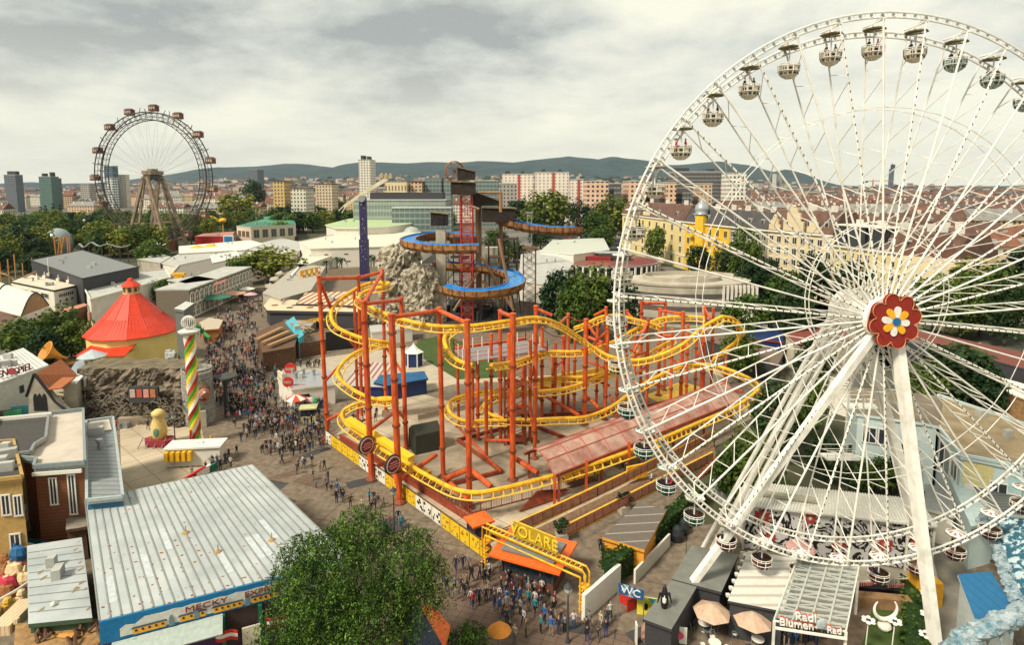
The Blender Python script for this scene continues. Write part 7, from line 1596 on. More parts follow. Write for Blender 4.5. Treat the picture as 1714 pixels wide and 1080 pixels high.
# yard: yellow figure, candy stand truck, swing
c = A(268,745); r = empty('mascot_boat',c,'tall yellow sculpted figure with green oval on a small boat base','sculpture'); ym = mat('figure_yellow',(.68,.50,.18),.6,var=.15); MB().lathe(c+Vector((0,0,1)),[(.9,0),(1.05,1.0),(.95,2.4),(.6,3.2),(.85,3.5),(.9,3.9),(.4,4.3)],14).build('body',ym,r,smooth=True); MB().blob(c+Vector((.1,-.95,2.2)),.55,0,10,(.8,.3,1.2)).build('oval_panel',mat('oval_green',(.10,.22,.16)),r); MB().prism([(c.x+a,c.y+b) for a,b in ((-2.2,0),(-1.4,-1),(1.4,-1.1),(2.6,-.2),(1.4,1),(-1.4,1))],.1,1.0).build('boat_base',mat('base_red',(.28,.03,.04)),r)
for k in range(6): MB().tube([c+Vector((-2.4+k*1.1,-1.4,0)),c+Vector((-2.0+k*1.1,-.6,1.3))],.07,5).build('rail',metal,r)
c = A(330,775); r = empty('food_stand',c,'white and yellow food stand at the foot of the candy column','stand'); MB().box(c+Vector((0,0,1.3)),(6.8,2.4,2.4),.12).build('body',creamw,r); MB().box(c+Vector((0,0,2.62)),(7.2,2.8,.24),.12).box(c+Vector((.3,.1,2.85)),(1.2,.5,.2),.12).build('roof',white,r)
for k in range(5): MB().box(c+Vector((-2.9+k*.72,-1.75-.1+k*.08,1.75)),(.42,.9,1.2),.12).build('yellow_shutter',mat('shutter_yellow',(.80,.45,.02),.5),r)
for i,(x,y,m_) in enumerate(((352,762,yellow),(362,770,red),(318,752,red))): tag(MB().beam(A(x,y),A(x+3,y-3)+Vector((0,0,2.6)),.12,.5).build('banner',m_),['yellow slanted banner by the food stand','red slanted banner by the food stand','red post behind the food stand'][i],'banner')
mb = MB(); 
for k in range(3): mb.beam(A(310+k*13,806-k*5,1.0),A(345+k*9,785-k*3,1.6),.35,.9,k)
tag(mb.build('striped_barrier',[red,white,green]),'red white and green slanted panels before the food stand','barrier')
c = A(210,716); mb = MB(); mb.box(c+Vector((0,0,.4)),(1.2,1.0,.8)); tag(mb.build('litter_bin',metal),'grey litter bin on the yard by the narrow house','bin')
# ================================================================== BOTTOM CENTRE
booth(893,968,5.2,3.4,2.8,-.42,mat('booth_brown',(.14,.05,.03)),mat('orange_roof',(.75,.13,.02),.5),'ticket booth with orange awning edges under the yellow gate',ov=1.8,rh=.05)
c = A(893,968); tag(MB().box(c+Vector((0,0,3.2)),(5.3,3.3,.16),-.42).build('grey_awning_roof',mat('slate_roof',(.16,.18,.17),.7)),'grey flat top lying on the orange booth roof','roof')
for i,(x,y,s) in enumerate(((940,905,1.5),(1044,858,1.5))):
    c = A(x,y); r = empty('planter',c,['palm like shrub behind the orange booth','shrub in a square stone planter on the walkway'][i],'planter'); MB().box(c+Vector((0,0,.4)),(1.1,1.1,.8),.3).build('pot',stone,r); mb = MB(); crown(mb,c+Vector((0,0,1.7)),1.0,.9,14,40,.14,random.Random(i)); mb.build('shrub',lm[1],r)
o,P = hall('pergola',[(1012,898),(1068,845),(1113,855),(1078,918)],2.8,mat('orange_frame',(.70,.30,.03)),stripes('slat_roof',(.13,.11,.09),(.34,.30,.25),1,1.5,.1,angle=-.1),'pergola with dark slatted roof and orange frame')
def hedge(pts,h,w,label,seed=1,m=None,ls=.16,dens=90):
    rnd = random.Random(seed); mb = MB(); core = MB()
    for a,b in zip(pts,pts[1:]):
        a,b = A(*a),A(*b); L = (b-a).length; core.beam(a+Vector((0,0,h*.48)),b+Vector((0,0,h*.48)),w*.8,h*.9); d = (b-a).normalized(); s = Vector((d.y,-d.x,0))
        for k in range(int(L*dens)):
            p = lerp(a,b,rnd.random())+s*rnd.choice((-1,1,rnd.uniform(-1,1)))*w/2*rnd.uniform(.85,1.15)+Vector((0,0,h*(rnd.random() if rnd.random() < .6 else 1)+rnd.uniform(-.08,.1))); v = Vector((rnd.gauss(0,1),rnd.gauss(0,1),rnd.gauss(0,1)+.5)).normalized(); x = v.cross(Vector((rnd.random(),rnd.random(),rnd.random()))).normalized(); y = v.cross(x); q = ls*rnd.uniform(.6,1.3); mb.add([p-x*q,p-y*q*.7,p+x*q,p+y*q*.7],[(0,1,2,3)])
    r = empty('hedge',A(*pts[0]),label,'hedge'); mb.build('foliage',m or lm[0],r); core.build('branches',lm[1],r); return r
hedge([(1175,842),(1120,895),(1070,940),(1018,985)],2.6,1.2,'long clipped hedge running beside the pergola',2)
hedge([(1020,960),(1050,930),(1075,905)],1.8,2.2,'broad shrub planting inside the orange pergola frame',3)
wall_line('white_wall',[(976,1040),(1036,985)],2.4,.35,white,'white wall beside the yellow gate post'); wall_line('white_wall',[(1062,978),(1120,915)],1.4,.2,creamw,'pale panel wall behind the toilet banner')
for i,(x,y) in enumerate(((1133,905),(1142,893),(1150,880),(1158,868),(1166,857))): c = A(x,y); tag(MB().lathe(c,[(.62,0),(.75,.8),(.5,1.4),(.1,1.7)],12).build('covered_barrel',mat('barrel_black',(.025,.028,.03),.3)),'black covered round object, %s in the row behind the hedge' % ['first','second','third','fourth','last'][i],'barrel')
# WC banner
a,b = A(1035,985,2.7),A(1078,998,2.7); d = (b-a).normalized(); r = empty('toilet_banner',lerp(a,b,.5)-Vector((0,0,2.7)),'blue and white banner reading WC','banner'); bn = MB().beam(a,b,.06,.95).build('cloth',mat('banner_blue',(.015,.08,.20),.6,col2=(.3,.42,.5),thr=(.5,.56),scale=1.6),r); n = Vector((d.y,-d.x,0)); n = n if n.y < 0 else -n
text('WC',.9,frame_mat(lerp(a,b,.5)+n*.06,d,Vector((0,0,1))),white,bn,'letters',.02,1.1); MB().tube([a,a-Vector((0,0,2.7))],.05).tube([b,b-Vector((0,0,2.7))],.05).build('pole',metal,r)
tag(MB().box(A(1062,1010,.6),(1.7,.12,1.1),.5).box(A(1048,1004,.6),(1.3,.12,1.1),-.7).build('red_barrier',red),'red barrier boards under the toilet banner','barrier')
r = empty('advert_board',A(1085,1030),'yellow and turquoise advertising board by the dark kiosk','board'); c = A(1085,1016,.9); b_ = MB().box(c,(1.9,.12,1.7),-.25).build('panel',mat('ad_yellow',(.70,.62,.05)),r); MB().slab([c+Vector((-.1,-.12,.85)),c+Vector((.9,-.3,.85)),c+Vector((.9,-.3,-.1))],.04).build('turquoise_corner',mat('ad_teal',(.02,.30,.36)),b_); MB().blob(c+Vector((-.25,-.1,.05)),.32,0,8,(.7,.2,1)).build('dark_figure',black,b_)
# dark kiosk with two roofs
kr = mat('kiosk_roof',(.17,.175,.15),.8,var=.1,scale=1)
o,P = hall('kiosk',[(1128,968),(1160,916),(1232,932),(1205,988)],3.1,mat('kiosk_dark',(.04,.04,.045)),kr,'dark kiosk with grey flat roof crossed by the left wheel leg',t=.25)
o,P = hall('kiosk',[(1080,1034),(1127,970),(1166,980),(1124,1050)],3.0,mat('kiosk_dark',(0,0,0)),kr,'front dark kiosk with a penguin sculpture on its roof',t=.25)
MB().box(A(1105,1060,1.3),(2.2,.2,1.0),-.25).build('counter',creamw,o)
c = A(1112,1018,3.0); r = empty('penguin_sculpture',c,'tall black and white penguin sculpture on the kiosk roof','sculpture'); MB().lathe(c,[(.22,0),(.32,.4),(.3,1.1),(.2,1.5),(.16,1.75),(.04,2.0)],12).build('body',black,r,smooth=True); MB().blob(c+Vector((-.04,-.17,.8)),.26,0,10,(.8,.6,2.0)).build('belly',white,r,smooth=True); MB().tube([c+Vector((.35,0,1.3)),c+Vector((.55,-.1,.5))],[.1,.04],6).tube([c+Vector((-.35,0,1.3)),c+Vector((-.6,-.1,.5))],[.1,.04],6).build('flipper',black,r)
tag(MB().box(A(1138,1064,1.0),(1.1,.1,1.4),-.2).lathe(A(1138,1064,1.1)+Vector((0,-.1,0)),[(.28,-.05),(.28,.05)],12,1,Matrix.Rotation(math.pi/2,3,'X')).build('menu_board',[white,mat('menu_pink',(.6,.08,.15))]),'white board with pink blossom in front of the kiosk','board')
c = A(1085,1078); tag(MB().box(c+Vector((-1.0,0,.9)),(.12,.5,1.8)).blob(c+Vector((.1,0,.8)),.8,1,12,(1,.8,1.1),.2).build('flower_stand',[white,mat('dried_flowers',(.35,.2,.15),.9,var=.5,scale=9)]),'round dried flower arrangement with white side board','flowers')
bp = mat('parasol_beige',(.52,.36,.25),.8)
parasol(1190,1064,1.55,2.5,bp,'large beige hexagonal parasol, left of a pair, over a cafe table',7); parasol(1258,1078,1.55,2.5,bp,'large beige hexagonal parasol, right of a pair, near the white canopy',7)
def cafe(x,y,i,lab):
    c = A(x,y); t = empty('cafe_table',c,lab,'table'); MB().lathe(c+Vector((0,0,.7)),[(.5,0),(.5,.04)],16).build('top',white,t); MB().tube([c,c+Vector((0,0,.7))],.04).lathe(c,[(.28,0),(.25,.04)],10).build('leg',metal,t)
    for k in range(4):
        a = k*math.pi/2+i; q = c+Vector((.95*math.cos(a),.95*math.sin(a),0)); s = empty('cafe_chair',q,'%s metal cafe chair, %s side of the table %s' % (['black','white'][i % 2],['near','right','far','left'][k],['under the left parasol','between the parasols','under the right parasol','at the bottom edge'][i]),'chair','cafe chairs'); M = Matrix.Rotation(a,3,'Z')
        MB().lathe(q+Vector((0,0,.44)),[(.22,0),(.22,.05)],10).build('seat',[dark,creamw][i % 2],s); MB().tube([q+M@Vector((.2,-.2,.46)),q+M@Vector((.3,-.16,.85)),q+M@Vector((.3,.16,.85)),q+M@Vector((.2,.2,.46))],.025,5).build('backrest',metal,s)
        for j in range(4): b_ = a+.785+j*math.pi/2; MB().tube([q+Vector((.2*math.cos(b_),.2*math.sin(b_),0)),q+Vector((.17*math.cos(b_),.17*math.sin(b_),.45))],.018,4).build('leg',metal,s)
for i,(x,y) in enumerate(((1178,1056),(1234,1058),(1268,1084),(1196,1090))): cafe(x,y,i,['round white cafe table under the left beige parasol','round white cafe table between the two parasols','round white cafe table under the right parasol','round white cafe table at the bottom edge'][i])
# white canopy & glazed truss roof
o,P = hall('white_canopy',[(1254,926),(1335,938),(1309,1020),(1222,1004)],3.4,dark,stripes('ribbed_cream2',(.64,.61,.54),(.44,.41,.34),1,1.15,.3),'white ribbed canopy roof beside the glazed truss roof',t=.2)
mb = MB()
for k in range(7): mb.box(lerp(P[0],P[3],(k+.3)/7)+Vector((-.35,0,-.1)),(.28,.28,.22))
mb.build('lamp_box',white,o)
def truss_roof():
    z = 4.3; q = [A(x,y,z) for x,y in ((1335,938),(1437,952),(1416,1058),(1296,1040))]; r = empty('glazed_roof',(sum(q,Vector())/4).xy.to_3d(),'white steel truss roof with glass panes over the boarding hall','roof'); mb = MB(); n = 12
    for k in range(n+1): a,b = lerp(q[0],q[3],k/n),lerp(q[1],q[2],k/n); mb.beam(a,b,.10,.12)
    for i in range(5): a,b = lerp(q[0],q[1],i/4),lerp(q[3],q[2],i/4); mb.beam(a+Vector((0,0,.12)),b+Vector((0,0,.12)),.12,.12)
    for k in range(n):
        for i in range(2): 
            u0,u1 = i/2,(i+1)/2; a = lerp(lerp(q[0],q[3],k/n),lerp(q[1],q[2],k/n),u0 if (k+i) % 2 else u1); b = lerp(lerp(q[0],q[3],(k+1)/n),lerp(q[1],q[2],(k+1)/n),u1 if (k+i) % 2 else u0); mb.beam(a-Vector((0,0,.12)),b-Vector((0,0,.12)),.07,.07)
    for p in q: mb.beam(p,Vector((p.x,p.y,0)),.16,.16)
    mb.build('frame',whitem,r); MB().slab([p+Vector((0,0,.22)) for p in q],.02).build('glass_pane',mat('roof_glass',(.35,.40,.36),.15,alpha=.22),r)
    a,b = q[3],q[2]; d = (b-a).normalized(); n_ = Vector((d.y,-d.x,0)); n_ = n_ if n_.y < 0 else -n_; lt,lr = mat('letter_white',(.80,.78,.72),.4),mat('letter_red',(.55,.08,.04),.5)
    for s,u,zz,sz in (('Radl',.42,.85,.86),('Blumen',.30,.2,.8),('Rad',.82,.14,.66)):
        text(s,sz,frame_mat(lerp(a,b,u)+n_*.3+Vector((0,0,zz)),d,Vector((0,0,1))),lt,r,'sign_letters',.08); text(s,sz*1.03,frame_mat(lerp(a,b,u)+n_*.18+Vector((.05,0,zz+.09)),d,Vector((0,0,1))),lr,r,'sign_letters_back',.03)
    MB().beam(a+n_*.3+Vector((0,0,-.35)),b+n_*.3+Vector((0,0,-.35)),.15,.15).build('sign_beam',whitem,r); MB().blob(lerp(a,b,.64)+n_*.3+Vector((0,0,.5)),.38,0,10,(1,.3,1.1)).build('sign_figure',mat('sign_grey_blue',(.40,.46,.46)),r)
truss_roof()
sheet('boarding_floor',quadpts([(1225,960),(1470,985),(1440,1090),(1200,1090)]),.02,mat('deck_boards',(.17,.12,.08),.85,var=.3,scale=1))
# zebra front
zeb = mat('zebra_pattern',(.012,.012,.012),.6,col2=(.62,.60,.58),thr=(.47,.49),scale=1.1); nz = zeb.node_tree.nodes['Noise Texture']; nz.inputs['Distortion'].default_value = 3.5; nz.inputs['Detail'].default_value = 1.5; nz.inputs['Scale'].default_value = .62
def zebra():
    a,b = A(1243,918),A(1556,958); h = 5.0; d = (b-a).normalized(); n = Vector((d.y,-d.x,0)); n = n if n.y < 0 else -n; r = empty('zebra_hall',lerp(a,b,.5),'boarding hall front painted in black and white zebra pattern with red flowers','hall'); ang = math.atan2(d.y,d.x); L = (b-a).length
    MB().prism([a.xy,b.xy,(b-n*3.4).xy,(a-n*3.4).xy],0,h-.1).build('wall',creamw,r)
    us = (.0,.33,.53,.70,.87,1.0)
    for u0,u1 in zip(us,us[1:]): p = lerp(a,b,(u0+u1)/2); MB().box(p+n*.1+Vector((0,0,h/2)),(L*(u1-u0)-.25,.15,h-.3),ang).build('zebra_panel',zeb,r)
    for u in us: MB().box(lerp(a,b,u)+n*.15+Vector((0,0,h/2)),(.2,.3,h),ang).build('panel_post',white,r)
    for u,z,s in ((.10,3.7,.75),(.36,4.2,.62),(.52,1.7,.6),(.76,2.4,.65),(.92,3.0,.5),(.15,1.6,.5)):
        c = lerp(a,b,u)+n*.25+Vector((0,0,z)); Mf = Matrix((d,Vector((0,0,1)),n)).transposed(); pts = [(s*(1+.22*math.cos(10*t))*math.cos(t),s*(1+.22*math.cos(10*t))*math.sin(t)) for t in [2*math.pi*k/60 for k in range(60)]]
        mb = MB(); hi = [c+Mf@Vector((x,y,0)) for x,y in pts]; mb.add([p-n*.06 for p in hi]+hi,[tuple(range(60,120))]+[(k,(k+1) % 60,60+(k+1) % 60,60+k) for k in range(60)]); fl = mb.build('painted_flower',mat('flower_dark_red',(.42,.05,.03)),r); MB().lathe(c,[(s*.42,0),(s*.42,.05)],16,0,Mf).build('flower_ring',pinkp,fl); MB().lathe(c,[(s*.2,0),(s*.2,.09)],12,0,Mf).build('flower_eye',white,fl)
    q = [a+n*.7+Vector((0,0,h)),b+n*.7+Vector((0,0,h)),b-n*3.6+Vector((0,0,h+.5)),a-n*3.6+Vector((0,0,h+.5))]; q[3] = lerp(q[3],q[2],.12); MB().slab(q,.15).build('roof',mat('roof_cream_sheet',(.62,.60,.52),.6,var=.06),r)
    mb = MB()
    for k in range(60): p0,p1 = lerp(q[0],q[1],k/59),lerp(q[3],q[2],k/59); mb.beam(p0+Vector((0,0,.04)),p1+Vector((0,0,.04)),.12,.09)
    mb.build('roof_rib',mat('rib_cream',(.66,.64,.56),.6),r); MB().beam(lerp(q[0],q[3],.45)+Vector((.5,0,.3)),lerp(lerp(q[0],q[1],.38),lerp(q[3],q[2],.38),.4)+Vector((0,0,.3)),.7,.3).build('roof_duct',mat('duct',(.38,.35,.26)),r)
zebra()
c = A(1340,918,2.2); r = empty('pink_disc',c-Vector((0,0,2.2)),'pale pink oval canopy in front of the zebra wall','canopy'); MB().lathe(c,[(1.35,0),(1.2,.14),(.2,.3)],24).build('disc',mat('disc_pink',(.70,.40,.36)),r); MB().tube([c,c-Vector((0,0,2.2))],.08).build('pole',metal,r)
railing([(1240,940),(1330,962),(1440,985),(1555,985)][:2],.1,'white railing in front of the zebra wall, left part',m=white,h=1.0,step=1.5); railing([(1435,992),(1530,985)],.1,'white railing before the lawn',m=white,h=1.0,step=1.5)
for i,(x,y) in enumerate(((1448,982),(1500,985))): tag(MB().box(A(x,y,.8),(1.6,.1,.7),.1).build('red_louvre',stripes('louvre_red',(.50,.06,.03),(.7,.65,.6),0,.2,.25)),'red slatted panel on the railing, %s one' % ['left','right'][i],'panel')
sheet('boarding_ground',quadpts([(1430,935),(1560,935),(1560,985),(1430,985)]),.012,stone)
tag(MB().beam(A(1432,1012)+Vector((0,0,.5)),A(1522,1020)+Vector((0,0,.5)),.9,1.0).build('planter_wall',mat('brown_planks',(.26,.15,.07),.8,var=.25,scale=1)),'brown timber wall along the back of the lawn','wall')
tag(MB().beam(A(1430,994)+Vector((0,0,.4)),A(1530,1003)+Vector((0,0,.4)),.7,.9).build('dark_trough',black),'long black trough behind the timber wall','trough')
hedge([(1527,985),(1530,1040),(1530,1100)],1.0,1.7,'dense hedge between the lawn and the flower lamps',5)
sheet('path',quadpts([(1540,965),(1566,965),(1566,1100),(1542,1100)]),.012,mat('path_pale',(.48,.45,.38),.9,var=.1))
tag(MB().box(A(1548,975,1.5)-Vector((0,0,.4)),(1.5,2.6,2.2)).build('orange_container',mat('container_orange',(.68,.34,.02))),'orange yellow box container beside the right wheel leg','container')
# crescent sculpture and flower lamps
c = A(1480,1055); r = empty('crescent_sculpture',c,'white crescent sculpture standing on a round stone on the lawn','sculpture'); MB().blob(c+Vector((0,0,.35)),.55,0,12,(1,1,.7)).build('base_stone',creamw,r); mb = MB(); P = []; rr = []
for k in range(25): t = -math.pi*.5-2.3+4.6*k/24; P.append(c+Vector((.95*math.cos(t),0,1.9+.95*math.sin(t)))); rr.append(.03+.16*math.cos((k-12)/12*1.5))
mb.tube(P,rr,8); mb.build('crescent',whitem,r,smooth=True)
for i,(x,y) in enumerate(((1448,1090),(1492,1092),(1548,1015),(1548,1050),(1546,1085))):
    c = A(x,y); r = empty('flower_lamp',c,['tall flower shaped lamp on the lawn, left one','tall flower shaped lamp on the lawn, right one','flower lamp on the pale path, farthest one','flower lamp on the pale path, middle one','flower lamp on the pale path, nearest one'][i],'lamp','flower lamps'); h = 2.6 if i < 2 else 1.1; t = c+Vector((.1,0,h)); MB().tube([c,t],.045,6).build('pole',white,r); MB().blob(t,.16,0,8).build('lamp_core',dark,r)
    for k in range(6): a = k*math.pi/3; MB().blob(t+Vector((.36*math.cos(a),.36*math.sin(a),.05)),.19,0,8,(1,1,.55)).build('petal',whitem,r)
# ================================================================== RIGHT SIDE BUILDINGS
pb = mat('pale_blue_render',(.50,.60,.58),.85,var=.06,scale=.3); wf = mat('brown_felt_roof',(.15,.12,.085),.95,col2=(.21,.17,.12),thr=(.35,.65),scale=.6)
o,P = hall('pale_blue_house',[(1420,648),(1575,664),(1568,712),(1540,706),(1436,692)],8.6,pb,wf,'pale blue house with brown felt roof behind the wheel legs',t=.35)
face_boxes(P[4],P[3],[(.10,.32,5.0,7.0),(.36,.56,5.0,7.0),(.90,.99,4.4,6.2)],o,glass,frame=white)
o,P = hall('pale_blue_house',[(1572,664),(1800,742),(1800,800),(1610,762),(1572,712)],8.2,pb,gravel_r,'pale blue house with tan gravel roof and large angled windows',t=.4,parapet=.3)
face_boxes(P[4],P[3],[(.15,.62,4.0,7.0),(.68,.92,4.6,6.6)],o,glass,frame=white); face_boxes(P[3],P[2],[(.28,.44,3.0,6.0)],o,glass,frame=white)
for u0,u1,z0,z1,m_ in ((.02,.30,5.2,7.6,mat('mural_pale_yellow',(.64,.56,.26))),(.05,.6,2.4,5.2,creamw),(.45,.9,5.2,7.6,mat('mural_sky',(.36,.56,.60)))): face_boxes(P[3],P[2],[(u0,u1,z0,z1)],o,m_,'mural',.03)
o,P = hall('grey_ribbed_house',[(1632,812),(1800,826),(1800,868),(1662,858)],5.0,pb,stripes('dark_ribbed',(.13,.14,.13),(.07,.07,.07),1,.55,.25),'low house with dark ribbed roof behind the icy slide')
o,P = hall('pale_blue_house',[(1590,800),(1636,812),(1664,870),(1626,880)],4.6,pb,mat('pale_blue_roof',(.46,.56,.55),.7),'pale blue lower wing between the right leg and the ribbed roof')
hall('garden_shed',[(1550,812),(1590,820),(1596,862),(1552,850)],3.6,creamw,mat('shed_grey',(.30,.31,.29),.7),'small garden shed roof right of the right wheel leg')
o,P = hall('stone_terrace',[(1330,575),(1440,610),(1425,640),(1330,612)],6,creamw,wf,'beige flat roof behind the left wheel legs')
# icy blue ride
o,P = hall('ice_ride',[(1608,966),(1658,960),(1700,1030),(1636,1042)],5.2,mat('ice_wall',(.58,.63,.60),.7),stripes('blue_tiles',(.015,.13,.28),(.01,.07,.16),0,.8,.08),'white walled ride building with blue tiled roof',t=.2)
def ice():
    im = mat('ice_white',(.34,.40,.42),.5,col2=(.08,.19,.24),thr=(.42,.66),scale=1.6,bump=1,bscale=3)
    mb = MB(); rnd = random.Random(17)
    P1 = catmull([A(x,y,z) for x,y,z in ((1640,880,4),(1664,905,4.6),(1678,945,5.0),(1694,990,5.2),(1712,1030,5.6))],8)
    for i,p in enumerate(P1): mb.blob(p,rnd.uniform(.35,.6),0,8,(1,1,.8),.25)
    tag(mb.build('ice_ridge',im),'jagged white ice ridge bordering the blue slide','ice sculpture')
    mb = MB(); P2 = catmull([A(x,y,z) for x,y,z in ((1598,1092,3.4),(1618,1068,4.2),(1650,1052,5.0),(1690,1036,5.8),(1730,1020,6.4))],7)
    for i,p in enumerate(P2):
        mb.blob(p,rnd.uniform(.5,.85),0,9,(1.3,1,.8),.22)
        if i % 3 == 0: mb.tube([p,p+Vector((rnd.uniform(-.4,.4),rnd.uniform(-.6,.2),-1.6))],[.35,.03],6)
    tag(mb.build('ice_crest',im),'great white ice crest with icicles at the bottom right corner','ice sculpture')
    sl = mat('ice_slide',(.02,.10,.15),.4,col2=(.45,.56,.58),thr=(.5,.56),scale=1.0,stretch=(2.2,2.2,.35),bump=.5)
    q = [A(x,y,z) for x,y,z in ((1650,862,6),(1800,880,8),(1800,1060,3),(1706,1010,3),(1680,935,4))]; tag(MB().slab(q,.5).build('ice_slide',sl),'dark blue frozen slope with white streaks at the right edge','slide')
    tag(MB().blob(A(1648,878,4.6),.9,0,10,(.8,.8,1.3),.2).build('ice_block',im),'small grey ice figure where the rim crosses the slope','ice sculpture')
ice()
mb = MB(); mb.beam(A(1602,880)+Vector((0,0,.6)),A(1625,930)+Vector((0,0,.6)),.4,.8); mb.beam(A(1590,905)+Vector((0,0,.6)),A(1618,940)+Vector((0,0,.6)),.4,.5); tag(mb.build('timber_beams',brownl),'brown timber beams lying beside the right leg','beams')
sheet('back_yard',quadpts([(1555,870),(1630,880),(1640,1100),(1566,1100)]),.014,mat('yard_grey',(.22,.20,.16),.9,var=.2,scale=.5))
# round orange parasol & booths under the tree
parasol(836,1094,.95,2.4,mat('parasol_orange',(.66,.24,.03)),'round orange parasol near the bottom edge',16)
o,P = hall('orange_booth',[(700,1024),(722,1016),(748,1050),(742,1100),(722,1092)],2.8,mat('booth_blue',(.02,.04,.10)),mat('orange_roof2',(.78,.14,.02),.5),'booth with bright orange roof half hidden under the big tree')
o,P = hall('navy_booth',[(672,1020),(702,1018),(735,1075),(700,1085)],2.9,navy,mat('navy_roof',(.025,.04,.08),.6),'booth with dark navy roof beside the orange one')
# street lamps
def lamp(x,y,h,label,cls='globe'):
    B = A(x,y); r = empty('street_lamp',B,label,'street lamp','street lamps'); MB().tube([B,B+Vector((0,0,h))],[.1,.06],8).lathe(B,[(.2,0),(.2,.15),(.1,.5)],10).build('pole',dark,r); MB().lathe(B+Vector((0,0,h)),[(.12,0),(.3,.3),(.34,.65)],8).build('lantern',mat('lantern_glass',(.4,.42,.38),.2),r); MB().lathe(B+Vector((0,0,h+.65)),[(.4,0),(.1,.3),(.02,.45)],8).build('lantern_cap',dark,r)
lamp(950,1076,4.2,'street lamp with dark lantern beside the gate foot'); lamp(660,893,4.2,'street lamp beside the white punched boards'); lamp(491,740,4.4,'street lamp in the crowd left of the coaster corner'); lamp(294,752,4.4,'street lamp in the yard before the candy column')
# parked cars in the far street
def car(x,y,rz,m,label):
    r = empty('parked_car',(x,y,0),label,'car','cars parked in the street'); r.rotation_euler = (0,0,0); M = Matrix.Rotation(rz,3,'Z'); c = Vector((x,y,0)); sec = [(-2.1,.35),(-2.1,.85),(-1.7,.95),(-1.25,1.42),(.35,1.42),(1.0,.98),(2.0,.82),(2.15,.4)]
    mb = MB(); n = len(sec); mb.add([c+M@Vector((a,s*(.85 if b < 1.2 else .68),b)) for s in (-1,1) for a,b in sec],[tuple(range(n-1,-1,-1)),tuple(range(n,2*n))]+[(i,(i+1) % n,n+(i+1) % n,n+i) for i in range(n)]); mb.build('body',m,r)
    mb = MB(); 
    for s in (-1,1): mb.box(c+M@Vector((-.45,s*.78,1.17)),(1.5,.06,.34),rz)
    mb.box(c+M@Vector((.72,0,1.2)),(.1,1.3,.36),rz); mb.build('window',glass,r)
    for a in (-1.3,1.3):
        for s in (-1,1): MB().lathe(c+M@Vector((a,s*.82,.33)),[(.33,-.1),(.33,.1)],12,0,Matrix.Rotation(rz,3,'Z')@Matrix.Rotation(math.pi/2,3,'X')).build('wheel',black,r)
cm = [mat('car_silver',(.40,.41,.42),.3,.4),mat('car_black',(.02,.02,.025),.3),mat('car_red_paint',(.35,.02,.02),.3),mat('car_white',(.7,.7,.68),.3),mat('car_blue_paint',(.03,.08,.2),.3)]; cn = ['silver','black','red','white','blue']
for i,(x,y) in enumerate(((925,404),(938,402),(952,401),(968,400),(1100,462),(1115,468),(1132,474),(1150,480),(1640,585),(1662,592),(1685,600))):
    P = A(x,y); car(P.x,P.y,1.9 if i < 4 else -.2,cm[i % 5],'%s car parked %s' % (cn[i % 5],['behind the flume channel, leftmost','behind the flume channel, second','behind the flume channel, third','behind the flume channel, last','below the yellow house, first','below the yellow house, second','below the yellow house, third','below the yellow house, last','right of the hub, first','right of the hub, second','right of the hub, third'][i]))
c = A(1212,838); tag(MB().prism([(c.x+a,c.y+b) for a,b in ((-1,-1.6),(1,-1.6),(1.1,1.6),(-1.1,1.6))],.4,1.9).build('garden_cart',mat('cart_grey',(.40,.42,.40))),'grey covered cart beside the hedge path','cart')
mb = MB()
for k in range(8): mb.box(lerp(A(1170,800),A(1205,778),k/7)+Vector((0,0,.16*k+.1)),(1.8,.5,.16),.6)
tag(mb.build('steps',redrust),'rust red steps at the end of the queue ramp','steps')
